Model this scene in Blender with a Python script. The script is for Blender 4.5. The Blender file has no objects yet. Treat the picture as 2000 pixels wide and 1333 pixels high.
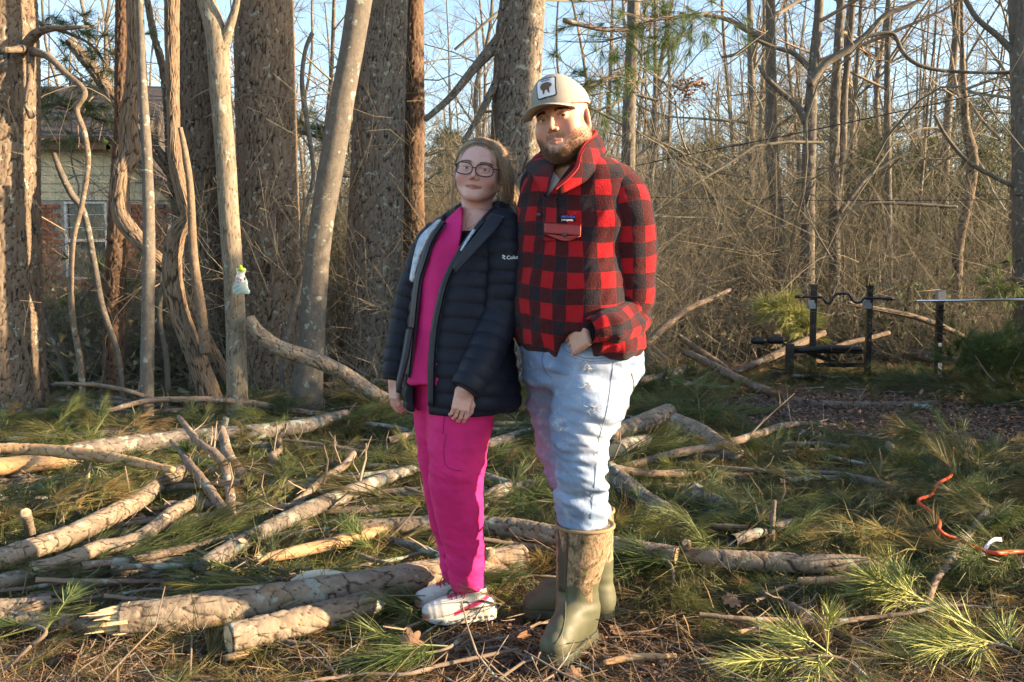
import bpy, math, random
import numpy as np
from mathutils import Vector, Matrix, Euler
random.seed(7); RS=np.random.RandomState(7)
R=math.radians
scn=bpy.context.scene
col=scn.collection
# ------------------------------------------------------------------ camera, sky, sun, exposure
F,CX,CY,HC=1750.0,1000.0,666.5,1.26
PITCH=math.atan(133.5/F)
cd=bpy.data.cameras.new('camera'); cam=bpy.data.objects.new('camera',cd); col.objects.link(cam)
cam.location=(0,0,HC); cam.rotation_euler=(math.pi/2-PITCH,0,0)
cd.sensor_width=36; cd.lens=36*F/2000; cd.clip_start=0.05; cd.clip_end=2000
scn.camera=cam
SUN_AZ,SUN_EL=R(8),R(16)
TOSUN=np.array([math.cos(SUN_EL)*math.cos(SUN_AZ),-math.cos(SUN_EL)*math.sin(SUN_AZ),math.sin(SUN_EL)])
w=bpy.data.worlds.new('World'); scn.world=w; w.use_nodes=True
nt=w.node_tree; nt.nodes.clear()
sky=nt.nodes.new('ShaderNodeTexSky'); sky.sky_type='NISHITA'; sky.sun_disc=False
sky.sun_elevation=SUN_EL; sky.sun_rotation=math.atan2(TOSUN[0],TOSUN[1]); sky.altitude=100; sky.air_density=1.0; sky.dust_density=0.7; sky.ozone_density=1.0
bg=nt.nodes.new('ShaderNodeBackground'); bg.inputs['Strength'].default_value=0.100
wo=nt.nodes.new('ShaderNodeOutputWorld')
nt.links.new(sky.outputs[0],bg.inputs[0]); nt.links.new(bg.outputs[0],wo.inputs[0])
sd=bpy.data.lights.new('sun','SUN'); sd.energy=5.0; sd.angle=R(0.6); sd.color=(1.0,0.73,0.45)
sun=bpy.data.objects.new('sun',sd); col.objects.link(sun)
sun.rotation_euler=Vector(tuple(TOSUN)).to_track_quat('Z','Y').to_euler(); sun.location=(10,-5,8)
scn.cycles.max_bounces=5; scn.cycles.diffuse_bounces=2; scn.cycles.glossy_bounces=2; scn.cycles.transmission_bounces=4; scn.cycles.transparent_max_bounces=8
scn.view_settings.view_transform='Standard'; scn.view_settings.look='None'
scn.view_settings.exposure=2.0; scn.view_settings.gamma=1; scn.view_settings.use_curve_mapping=False
# ------------------------------------------------------------------ helpers
SP,CP=math.sin(PITCH),math.cos(PITCH)
def P(px,py,d):
    rx=(px-CX)/F; ru=-(py-CY)/F
    dy=CP+ru*SP; dz=-SP+ru*CP; t=d/dy
    return np.array([rx*t,d,HC+dz*t])
def PZ(px,py,z):
    rx=(px-CX)/F; ru=-(py-CY)/F
    dy=CP+ru*SP; dz=-SP+ru*CP; t=(z-HC)/dz
    return np.array([rx*t,dy*t,z])
def G(px,py): return PZ(px,py,0.0)
def hsh(*a):
    h=np.zeros(np.broadcast(*a).shape,dtype=np.uint32)+np.uint32(0x9E3779B9)
    for i,x in enumerate(a):
        x=(np.asarray(x).astype(np.int64)&0xffffffff).astype(np.uint32)
        h=h^(x*np.uint32(0x85EBCA6B)+np.uint32(i*7919+13)); h=(h^(h>>np.uint32(15)))*np.uint32(0xC2B2AE35); h=h^(h>>np.uint32(13)); h=h*np.uint32(0x27D4EB2F); h=h^(h>>np.uint32(16))
    return (h&np.uint32(0xffffff)).astype(np.float64)/16777216.0
def vnoise(p,seed=0):
    p=np.asarray(p,float); i=np.floor(p); f=p-i; f=f*f*(3-2*f); i=i.astype(np.int64); r=0
    for a in (0,1):
        for b in (0,1):
            for c in (0,1):
                w_=(f[...,0] if a else 1-f[...,0])*(f[...,1] if b else 1-f[...,1])*(f[...,2] if c else 1-f[...,2])
                r=r+w_*hsh(i[...,0]+a,i[...,1]+b,i[...,2]+c,np.int64(seed)+0*i[...,0])
    return r*2-1
def fbm(p,seed=0,o=3):
    p=np.asarray(p,float); r=0; a=1.0; s=0
    for k in range(o): r=r+a*vnoise(p*(2.03**k)+k*17.3,seed+k); s+=a; a*=.5
    return r/s
def smooth_path(pts,n):
    pts=np.asarray(pts,float); k=len(pts)
    if k==2: t=np.linspace(0,1,n)[:,None]; return pts[0]*(1-t)+pts[1]*t
    seg=np.r_[0,np.cumsum(np.maximum(np.linalg.norm(np.diff(pts[:,:3],axis=0),axis=1),1e-5))]
    ex=np.vstack([2*pts[0]-pts[1],pts,2*pts[-1]-pts[-2]]); tt=np.linspace(0,seg[-1],n)
    idx=np.clip(np.searchsorted(seg,tt,side='right')-1,0,k-2); u=((tt-seg[idx])/(seg[idx+1]-seg[idx]))[:,None]
    a,b,c,d=ex[idx],ex[idx+1],ex[idx+2],ex[idx+3]
    return .5*((2*b)+(-a+c)*u+(2*a-5*b+4*c-d)*u*u+(-a+3*b-3*c+d)*u**3)
def frames(c):
    n=len(c); T=np.gradient(c,axis=0); T/=np.linalg.norm(T,axis=1)[:,None]+1e-12
    up=np.array([0,1.,0]) if abs(T[0][1])<.8 else np.array([1.,0,0])
    u=np.cross(T[0],up); u/=np.linalg.norm(u); U=[u]
    for i in range(1,n):
        u=u-T[i]*np.dot(u,T[i]); u/=np.linalg.norm(u)+1e-12; U.append(u)
    U=np.array(U); return T,U,np.cross(T,U)
def link(o,parent=None):
    col.objects.link(o)
    if parent is not None: o.parent=parent
    return o
def setattr_(me,name,data):
    data=np.asarray(data,np.float32)
    if data.ndim==1: at=me.attributes.new(name,'FLOAT','POINT'); at.data.foreach_set('value',data)
    elif data.shape[1]==3: at=me.attributes.new(name,'FLOAT_VECTOR','POINT'); at.data.foreach_set('vector',data.ravel())
    else: at=me.attributes.new(name,'FLOAT_COLOR','POINT'); at.data.foreach_set('color',data.ravel())
def mkmesh(name,V,Fc,smooth=True,attrs=None,mats=None,midx=None):
    """Fc: list of face arrays (n,3)/(n,4)"""
    me=bpy.data.meshes.new(name); V=np.asarray(V,np.float32)
    if not isinstance(Fc,(list,tuple)): Fc=[Fc]
    Fc=[np.asarray(f,np.int32) for f in Fc if len(f)]
    me.vertices.add(len(V)); me.vertices.foreach_set('co',V.ravel())
    loops=np.concatenate([f.ravel() for f in Fc]); tot=np.concatenate([np.full(len(f),f.shape[1],np.int32) for f in Fc])
    me.loops.add(len(loops)); me.loops.foreach_set('vertex_index',loops)
    me.polygons.add(len(tot)); me.polygons.foreach_set('loop_start',np.r_[0,np.cumsum(tot)[:-1]].astype(np.int32)); me.polygons.foreach_set('loop_total',tot)
    if midx is not None: me.polygons.foreach_set('material_index',np.asarray(midx,np.int32))
    me.update(calc_edges=True); me.validate(clean_customdata=False)
    me.polygons.foreach_set('use_smooth',np.full(len(me.polygons),smooth,bool))
    if attrs:
        for k,v in attrs.items(): setattr_(me,k,v)
    for m in (mats or []): me.materials.append(m)
    return me
def mkobj(name,me,parent=None,label=None,cat=None,group=None,kind=None):
    o=bpy.data.objects.new(name,me); link(o,parent); tag(o,label,cat,group,kind); return o
def tag(o,label=None,cat=None,group=None,kind=None):
    if label: o['label']=label
    if cat: o['category']=cat
    if group: o['group']=group
    if kind: o['kind']=kind
    return o
def thing(name,label,cat,loc=(0,0,0),group=None,rz=0):
    o=bpy.data.objects.new(name,None); link(o); o.location=loc; o.rotation_euler=(0,0,rz); o.empty_display_size=.1
    return tag(o,label,cat,group)
def keep(o,parent):
    """parent while keeping the world-space vertices where they are"""
    o.parent=parent; o.location=-Vector(parent.location); return o
def copy_tree(o,parent=None,**kw):
    c=o.copy(); col.objects.link(c)
    if parent is not None: c.parent=parent
    for ch in list(o.children): copy_tree(ch,c)
    return c
class Geo:
    def __init__(s): s.V=[];s.Q=[];s.T=[];s.n=0;s.A=[]
    def add(s,V,Q=None,T=None,A=None):
        V=np.asarray(V,float).reshape(-1,3)
        if Q is not None and len(Q): s.Q.append(np.asarray(Q).reshape(-1,4)+s.n)
        if T is not None and len(T): s.T.append(np.asarray(T).reshape(-1,3)+s.n)
        s.V.append(V); s.A.append(np.broadcast_to(np.asarray(A if A is not None else [1,1,1,1],float),(len(V),4))); s.n+=len(V)
    def mesh(s,name,mats,smooth=True):
        Fc=[]
        if s.Q: Fc.append(np.vstack(s.Q))
        if s.T: Fc.append(np.vstack(s.T))
        return mkmesh(name,np.vstack(s.V),Fc,smooth,{'Col':np.vstack(s.A)},mats)
    def box(s,c,h,M=None,A=None):
        v=np.array([[x,y,z] for x in(-1,1) for y in(-1,1) for z in(-1,1)],float)*np.array(h)
        if M is not None: v=v@np.asarray(M).T
        s.add(v+np.array(c),[[0,1,3,2],[4,6,7,5],[0,4,5,1],[2,3,7,6],[0,2,6,4],[1,5,7,3]],None,A)
    def tube(s,pts,rad,seg=8,caps=True,A=None,n=None):
        pts=np.asarray(pts,float); rad=np.broadcast_to(np.asarray(rad,float),(len(pts),))
        if n: q=smooth_path(np.c_[pts,rad],n); pts,rad=q[:,:3],q[:,3]
        T,U,W=frames(pts); a=np.linspace(0,2*np.pi,seg,endpoint=False)
        V=pts[:,None]+rad[:,None,None]*(np.cos(a)[None,:,None]*U[:,None]+np.sin(a)[None,:,None]*W[:,None])
        k=len(pts); i=np.arange(k-1)[:,None]*seg; j=np.arange(seg)[None]; j2=(j+1)%seg
        Q=np.stack([i+j,i+j2,i+seg+j2,i+seg+j],-1).reshape(-1,4); V=V.reshape(-1,3)
        Tt=None
        if caps:
            V=np.vstack([V,pts[:1],pts[-1:]]); c0,c1=k*seg,k*seg+1; b=(k-1)*seg; jj=np.arange(seg)
            Tt=np.vstack([np.c_[np.full(seg,c0),(jj+1)%seg,jj],np.c_[np.full(seg,c1),b+jj,b+(jj+1)%seg]])
        s.add(V,Q,Tt,A)
def rotM(axis,ang): return np.array(Matrix.Rotation(ang,3,Vector(axis)))
# ------------------------------------------------------------------ material helper
class MT:
    def __init__(s,name,rough=.8,spec=.3):
        s.m=bpy.data.materials.new(name); s.m.use_nodes=True; s.t=s.m.node_tree; s.N=s.t.nodes
        s.b=s.N['Principled BSDF']; s.b.inputs['Roughness'].default_value=rough; s.b.inputs['Specular IOR Level'].default_value=spec
    def lk(s,a,b): s.t.links.new(a,b)
    def inp(s,n,k,v):
        if v is None: return
        if isinstance(v,bpy.types.NodeSocket): s.lk(v,n.inputs[k])
        else: n.inputs[k].default_value=v
    def attr(s,name='Col',out='Color',inst=False):
        n=s.N.new('ShaderNodeAttribute'); n.attribute_name=name; n.attribute_type='INSTANCER' if inst else 'GEOMETRY'; return n.outputs[out]
    def sep(s,v):
        n=s.N.new('ShaderNodeSeparateXYZ'); s.lk(v,n.inputs[0]); return n.outputs
    def co(s,scale=(1,1,1),vec=None,rot=(0,0,0)):
        n=s.N.new('ShaderNodeMapping'); n.inputs['Scale'].default_value=scale; n.inputs['Rotation'].default_value=rot
        if vec is None: vec=s.N.new('ShaderNodeTexCoord').outputs['Object']
        s.lk(vec,n.inputs[0]); return n.outputs[0]
    def noise(s,scale=5,det=4,vec=None,rough=.55,out=0,dist=0):
        n=s.N.new('ShaderNodeTexNoise'); n.inputs['Scale'].default_value=scale; n.inputs['Detail'].default_value=det; n.inputs['Roughness'].default_value=rough; n.inputs['Distortion'].default_value=dist
        s.lk(vec if vec is not None else s.co(),n.inputs['Vector']); return n.outputs[out]
    def voro(s,scale=5,vec=None,feat='F1',out='Distance'):
        n=s.N.new('ShaderNodeTexVoronoi'); n.feature=feat; n.inputs['Scale'].default_value=scale
        s.lk(vec if vec is not None else s.co(),n.inputs['Vector']); return n.outputs[out]
    def ramp(s,f,stops):
        n=s.N.new('ShaderNodeValToRGB'); e=n.color_ramp.elements
        while len(e)<len(stops): e.new(.5)
        for i,(p,c) in enumerate(stops):
            e[i].position=p; e[i].color=(*c,1) if len(c)==3 else c
        s.lk(f,n.inputs[0]); return n.outputs[0]
    def rng(s,f,a,b,c=0,d=1):
        n=s.N.new('ShaderNodeMapRange'); s.inp(n,0,f)
        for i,v in enumerate((a,b,c,d)): n.inputs[i+1].default_value=v
        return n.outputs[0]
    def math(s,op,a,b=None,c=None):
        n=s.N.new('ShaderNodeMath'); n.operation=op; s.inp(n,0,a); s.inp(n,1,b); s.inp(n,2,c); return n.outputs[0]
    def mix(s,f,a,b,mode='MIX'):
        n=s.N.new('ShaderNodeMix'); n.data_type='RGBA'; n.blend_type=mode
        s.inp(n,0,f)
        for k,v in ((6,a),(7,b)):
            if isinstance(v,tuple) and len(v)==3: v=(*v,1)
            s.inp(n,k,v)
        return n.outputs[2]
    def bump(s,h,st=.5,dist=.01,nrm=None):
        n=s.N.new('ShaderNodeBump'); n.inputs['Strength'].default_value=st; n.inputs['Distance'].default_value=dist; s.lk(h,n.inputs['Height'])
        if nrm is not None: s.lk(nrm,n.inputs['Normal'])
        s.lk(n.outputs[0],s.b.inputs['Normal']); return n.outputs[0]
    def color(s,c):
        if isinstance(c,tuple): c=(*c[:3],1)
        s.inp(s.b,'Base Color',c); return s
def simple(name,c,rough=.8,spec=.3,metal=0,var=.12,vs=20,bump=None,bs=60):
    m=MT(name,rough,spec); m.b.inputs['Metallic'].default_value=metal
    n=m.noise(vs,4); lo=tuple(x*(1-var) for x in c); hi=tuple(min(1,x*(1+var)) for x in c)
    m.color(m.ramp(n,[(.3,lo),(.7,hi)]))
    if bump: m.bump(m.noise(bs,4),.6,bump)
    return m.m
# ------------------------------------------------------------------ natural materials
def bark_mat(name,cols,crack,lichen=0.,lcol=(.30,.33,.27),rough=.92,fine=60,bumpd=.006,zs=.35):
    """Col.r = plate height 0..1 (0 in the cracks), Col.g = plate id, Col.b = along the stem"""
    m=MT(name,rough,.15); a=m.sep(m.attr()); oc=m.co((1,1,zs))
    n=m.noise(9,4,oc); n2=m.noise(fine,5,oc)
    f=m.math('ADD',m.math('MULTIPLY',a[1],.45),m.math('MULTIPLY',n,.6))
    c=m.ramp(f,[(.18+.6*i/max(1,len(cols)-1),cc) for i,cc in enumerate(cols)])
    c=m.mix(m.rng(n2,.3,.75,.0,.35),c,tuple(x*.55 for x in cols[0]))
    c=m.mix(m.rng(a[0],.05,.55,1,0),c,crack)
    if lichen>0:
        l=m.noise(14,5); l=m.rng(l,.62-lichen*.18,.66-lichen*.12,0,.85); c=m.mix(l,c,lcol)
    m.color(c); m.bump(n2,.7,bumpd); return m.m
M={}
M['pine_bark']=bark_mat('pine_bark',[(.085,.062,.046),(.145,.108,.078),(.215,.172,.128),(.165,.108,.07)],(.032,.023,.018),.03)
M['pine_bark_grey']=bark_mat('pine_bark_grey',[(.085,.070,.056),(.14,.118,.096),(.20,.175,.145),(.15,.11,.08)],(.03,.024,.02),.12)
M['pine_bark_red']=bark_mat('pine_bark_red',[(.085,.052,.036),(.14,.088,.058),(.20,.14,.095)],(.032,.02,.015))
M['shaggy_bark']=bark_mat('shaggy_bark',[(.136,.098,.068),(.221,.162,.111),(.297,.221,.153)],(.055,.038,.026),zs=.12,fine=90)
M['smooth_bark']=bark_mat('smooth_bark',[(.105,.093,.077),(.149,.130,.108),(.186,.167,.136)],(.10,.085,.07),.04,zs=.6,bumpd=.004)
M['pale_bark']=bark_mat('pale_bark',[(.15,.12,.085),(.22,.185,.135),(.29,.25,.19)],(.09,.07,.05),.06,zs=.15,bumpd=.004)
M['log_bark']=bark_mat('log_bark',[(.135,.103,.073),(.215,.168,.122),(.305,.25,.185),(.26,.175,.105)],(.05,.032,.022),.04,(.30,.33,.27))
M['log_bark_grey']=bark_mat('log_bark_grey',[(.105,.085,.07),(.17,.145,.12),(.25,.22,.19)],(.045,.035,.027),.38,(.30,.34,.27))
M['branch_bark']=bark_mat('branch_bark',[(.14,.10,.075),(.21,.16,.12),(.28,.22,.165)],(.09,.06,.042),.1,bumpd=.003)
M['peeled_bark']=bark_mat('peeled_bark',[(.34,.20,.10),(.46,.29,.15),(.55,.38,.22)],(.16,.085,.045),bumpd=.003)
M['twig_bark']=simple('twig_bark',(.24,.19,.14),.9,.1,var=.4,vs=3)
M['far_twig']=simple('far_twig',(.20,.18,.135),.95,.05,var=.35,vs=.6)
def wood_end():
    m=MT('cut_wood',.85,.2); co=m.attr('ring','Vector'); d=m.N.new('ShaderNodeVectorMath'); d.operation='LENGTH'; m.lk(co,d.inputs[0])
    r=m.math('ADD',d.outputs['Value'],m.math('MULTIPLY',m.noise(3,2,co),.15))
    w_=m.math('SINE',m.math('MULTIPLY',r,48.)); base=m.ramp(r,[(0,(.42,.26,.12)),(.45,(.62,.45,.25)),(.9,(.66,.52,.33)),(1.02,(.25,.16,.1))])
    m.color(m.mix(m.rng(w_,-1,1,0,.3),base,(.35,.2,.09))); m.bump(m.noise(90,3),.5,.003); return m.m
M['cut_wood']=wood_end()
def splinter():
    m=MT('torn_wood',.8,.25); n=m.noise(5,4,m.co((30,30,1.5),m.attr('ring','Vector'))); m.color(m.ramp(n,[(.3,(.50,.26,.09)),(.5,(.70,.50,.26)),(.7,(.78,.66,.44))])); m.bump(n,.6,.004); return m.m
M['torn_wood']=splinter()
def needle_mat():
    m=MT('pine_needles',.5,.35); a=m.attr(); g=m.sep(m.attr('tint','Vector',True))
    c=m.mix(g[0],(.10,.145,.045),(.20,.22,.06)); c=m.mix(m.rng(m.sep(a)[0],0,2,0,.9),c,(.24,.27,.07))
    c=m.mix(g[1],c,(.25,.15,.065)); c=m.mix(g[2],c,(.02,.05,.022)); c=m.mix(1,c,m.ramp(m.sep(a)[1],[(0,(.65,.65,.65)),(1,(1.25,1.25,1.25))]),'MULTIPLY')
    m.color(c)
    m.b.inputs['Transmission Weight'].default_value=0
    tr=m.N.new('ShaderNodeBsdfTranslucent'); m.lk(c,tr.inputs[0]); mx=m.N.new('ShaderNodeMixShader'); mx.inputs[0].default_value=.3
    o=m.N['Material Output']; m.lk(m.b.outputs[0],mx.inputs[1]); m.lk(tr.outputs[0],mx.inputs[2]); m.lk(mx.outputs[0],o.inputs[0]); return m.m
M['needles']=needle_mat()
def leaf_mat(name,c1,c2,rough=.7):
    m=MT(name,rough,.2); g=m.sep(m.attr('tint','Vector',True)); a=m.sep(m.attr())
    m.color(m.mix(m.math('FRACT',m.math('ADD',m.math('ADD',g[0],a[1]),m.math('MULTIPLY',m.noise(9,3),.4))),c1,c2)); m.bump(m.noise(60,3),.4,.002); return m.m
M['dead_leaf']=leaf_mat('dead_leaf',(.17,.085,.045),(.36,.22,.13))
M['chip']=leaf_mat('bark_chip',(.085,.05,.037),(.25,.165,.12))
M['litter']=leaf_mat('litter_needles',(.09,.055,.03),(.30,.20,.10))
M['green_leaf']=leaf_mat('olive_leaf',(.06,.08,.03),(.13,.14,.055))
M['dry_grass']=leaf_mat('dry_grass',(.26,.20,.11),(.42,.35,.20))
def ground_mat():
    m=MT('forest_floor',.95,.1); n=m.noise(1.2,5); n2=m.noise(45,6); n3=m.voro(55,None,'F1','Distance'); n4=m.noise(7,5)
    c=m.ramp(n2,[(.3,(.045,.03,.02)),(.5,(.10,.065,.04)),(.68,(.20,.14,.085))])
    c=m.mix(m.rng(n,.42,.6,0,.55),c,(.075,.07,.035)); c=m.mix(m.rng(n4,.45,.65,0,.5),c,(.14,.075,.05))
    m.color(c); h=m.math('ADD',n2,m.math('MULTIPLY',n3,.7)); m.bump(h,1,.03); return m.m
M['ground']=ground_mat()
def mulch_mat():
    m=MT('bark_mulch',.95,.1); v=m.voro(42,m.co((1,1.8,1)),'F1','Color'); n2=m.noise(60,5)
    c=m.ramp(m.sep(v)[0],[(.1,(.045,.028,.022)),(.5,(.105,.062,.045)),(.9,(.21,.14,.105))]); c=m.mix(m.rng(n2,.3,.7,0,.5),c,(.05,.03,.02)); m.color(c); m.bump(m.voro(42,m.co((1,1.8,1))),1,.03); return m.m
M['mulch']=mulch_mat()
M['black']=simple('black_plastic',(.012,.013,.015),.45,.4,bump=.0005)
M['black_metal']=simple('black_powder_coated_steel',(.014,.016,.02),.35,.5,bump=.0003,bs=300)
M['grey_metal']=simple('grey_bracket_metal',(.30,.33,.36),.4,.5,.3)
M['chrome']=simple('chrome_bar',(.75,.77,.78),.2,.5,1,var=.03)
M['white']=simple('white_sticker',(.75,.77,.78),.6,.3,var=.05)
# ------------------------------------------------------------------ implicit surfaces -> meshes
def rc(p,a,b,ra,rb):
    a=np.asarray(a,float);b=np.asarray(b,float); ba=b-a; t=np.clip(((p-a)@ba)/(ba@ba+1e-12),0,1)
    return np.linalg.norm(p-a-t[...,None]*ba,axis=-1)-(ra+(rb-ra)*t)
def chain(p,pts,k=.02):
    """pts: (x,y,z,r) joints"""
    pts=np.array([np.asarray(q,float) for q in pts])
    if k<.015:
        d=None
        for a,b in zip(pts[:-1],pts[1:]):
            e=rc(p,a[:3],b[:3],a[3],b[3]); d=e if d is None else smin(d,e,k)
        return d
    q=smooth_path(pts,3*(len(pts)-1)+1); d=None
    for a,b in zip(q[:-1],q[1:]):
        e=rc(p,a[:3],b[:3],a[3],b[3]); d=e if d is None else np.minimum(d,e)
    return d
def ell(p,c,r,M_=None):
    q=p-np.asarray(c,float)
    if M_ is not None: q=q@M_
    r=np.asarray(r,float); k0=np.linalg.norm(q/r,axis=-1); k1=np.linalg.norm(q/(r*r),axis=-1)+1e-9
    return k0*(k0-1)/k1
def sbox(p,c,h,rd=.005,M_=None):
    q=p-np.asarray(c,float)
    if M_ is not None: q=q@M_
    q=np.abs(q)-np.asarray(h,float)+rd
    return np.linalg.norm(np.maximum(q,0),axis=-1)+np.minimum(q.max(-1),0)-rd
def smin(a,b,k): h=np.clip(.5+.5*(b-a)/k,0,1); return b*(1-h)+a*h-k*h*(1-h)
def smax(a,b,k): return -smin(-a,-b,k)
def loft(p,S,n=2.3,cap=.02):
    """S rows: z,cx,cy,a,b,yaw(deg)"""
    S=np.asarray(S,float); S=S[np.argsort(S[:,0])]; D=smooth_path(S,80); z=p[...,2]
    D[:,0]=np.maximum.accumulate(D[:,0]+np.arange(80)*1e-7)
    f=lambda i: np.interp(z,D[:,0],D[:,i])
    cx,cy,a,b,yw=f(1),f(2),f(3),f(4),np.radians(f(5))
    x,y=p[...,0]-cx,p[...,1]-cy; l=x*np.cos(yw)-y*np.sin(yw); fw=-x*np.sin(yw)-y*np.cos(yw)
    r=((np.abs(l)/a)**n+(np.abs(fw)/b)**n)**(1/n); d=(r-1)*np.minimum(a,b)*1.0
    return smax(smax(d,z-S[-1,0],cap),S[0,0]-z,cap)
def surfnet(fn,lo,hi,h,proj=2,band=3.0):
    lo=np.asarray(lo,float);hi=np.asarray(hi,float); K=4
    nc=np.ceil((hi-lo)/(h*K)).astype(int)+1; n=nc*K
    ax=[lo[i]+h*(np.arange(nc[i])*K+(K-1)/2) for i in range(3)]
    gc=np.stack(np.meshgrid(*ax,indexing='ij'),-1); vc=fn(gc.reshape(-1,3)).reshape(nc)
    V=np.repeat(np.repeat(np.repeat(vc,K,0),K,1),K,2); m=np.abs(V)<h*K*band
    idx=np.argwhere(m); V[m]=fn(lo+idx*h)
    ins=V<0; s=[slice(0,-1),slice(1,None)]
    c=[ins[s[i],s[j],s[k]] for i in(0,1) for j in(0,1) for k in(0,1)]
    tot=sum(x.astype(np.int8) for x in c); cell=(tot>0)&(tot<8); ci=np.argwhere(cell); N=len(ci)
    cid=np.full(cell.shape,-1,np.int64); cid[cell]=np.arange(N)
    acc=np.zeros((N,3)); cnt=np.zeros(N)
    cor=np.array([[i,j,k] for i in(0,1) for j in(0,1) for k in(0,1)])
    val=[V[ci[:,0]+o[0],ci[:,1]+o[1],ci[:,2]+o[2]] for o in cor]
    for a in range(8):
        for b in range(a+1,8):
            dff=cor[b]-cor[a]
            if np.abs(dff).sum()!=1 : continue
            va,vb=val[a],val[b]; x=(va<0)!=(vb<0); t=np.where(x,va/(va-vb+1e-30),0)
            acc[x]+=cor[a]+t[x,None]*dff; cnt[x]+=1
    Vt=lo+(ci+acc/cnt[:,None])*h; Q=[]
    for a in range(3):
        b,c_=[(1,2),(2,0),(0,1)][a]
        sa=[slice(None)]*3; sb=[slice(None)]*3; sa[a]=slice(0,-1); sb[a]=slice(1,None)
        A=ins[tuple(sa)];B=ins[tuple(sb)]; e=np.argwhere(A!=B); e=e[(e[:,b]>0)&(e[:,c_]>0)&(e[:,b]<ins.shape[b]-1)&(e[:,c_]<ins.shape[c_]-1)]
        fl=A[e[:,0],e[:,1],e[:,2]]
        def at(db,dc):
            q=e.copy(); q[:,b]-=db; q[:,c_]-=dc; return cid[q[:,0],q[:,1],q[:,2]]
        q=np.stack([at(1,1),at(0,1),at(0,0),at(1,0)],1); q[~fl]=q[~fl][:,::-1]; Q.append(q)
    Q=np.vstack(Q); Q=Q[(Q>=0).all(1)]
    for _ in range(proj):
        e=h*.35; d=fn(Vt); g=np.stack([fn(Vt+np.eye(3)[i]*e)-fn(Vt-np.eye(3)[i]*e) for i in range(3)],-1)/(2*e)
        st=d[:,None]*g/(np.maximum((g*g).sum(1),.15)[:,None]); L=np.linalg.norm(st,axis=1)[:,None]; Vt=Vt-st*np.minimum(1,.6*h/(L+1e-9))
    return Vt,Q
def sdf_obj(name,fn,lo,hi,h,mat,parent=None,attrs=None,proj=2,vfn=None,**kw):
    V,Q=surfnet(fn,lo,hi,h,proj)
    at={k:f(V) for k,f in (attrs or {}).items()}
    me=mkmesh(name,V if vfn is None else vfn(V),Q,True,at,[mat]); o=bpy.data.objects.new(name,me); link(o)
    if parent is not None: keep(o,parent)
    tag(o,**kw); return o
def bbox(pts,pad):
    pts=np.asarray(pts,float)[:,:3]; return pts.min(0)-pad,pts.max(0)+pad
# ------------------------------------------------------------------ stems with real bark relief
def voro2(u,v,per,seed,jit=.85):
    iu=np.floor(u).astype(np.int64); iv=np.floor(v).astype(np.int64)
    f1=np.full(u.shape,9.);f2=np.full(u.shape,9.);idc=np.zeros(u.shape)
    for di in(-1,0,1):
        for dj in(-1,0,1):
            cu=(iu+di)%per; cv=iv+dj
            x=iu+di+.5+jit*(hsh(cu,cv,seed+0*cu)-.5)-u; y=cv+.5+jit*(hsh(cu,cv,seed+1+0*cu)-.5)-v
            d=np.sqrt(x*x+y*y); i_=hsh(cu,cv,seed+2+0*cu)
            cl=d<f1; f2=np.where(cl,f1,np.minimum(f2,d)); idc=np.where(cl,i_,idc); f1=np.where(cl,d,f1)
    return f1,f2,idc
BARK={ # plate width (m), aspect, depth, crack width
 'plates':(.040,4.6,.014,.26),'furrow':(.028,9.,.012,.30),'shag':(.022,12.,.007,.4),'smooth':(.05,1.0,.0015,.12),'fine':(.02,8.,.0025,.25),'log':(.042,2.4,.0055,.2),'peel':(.02,6,.0015,.2)}
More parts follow.
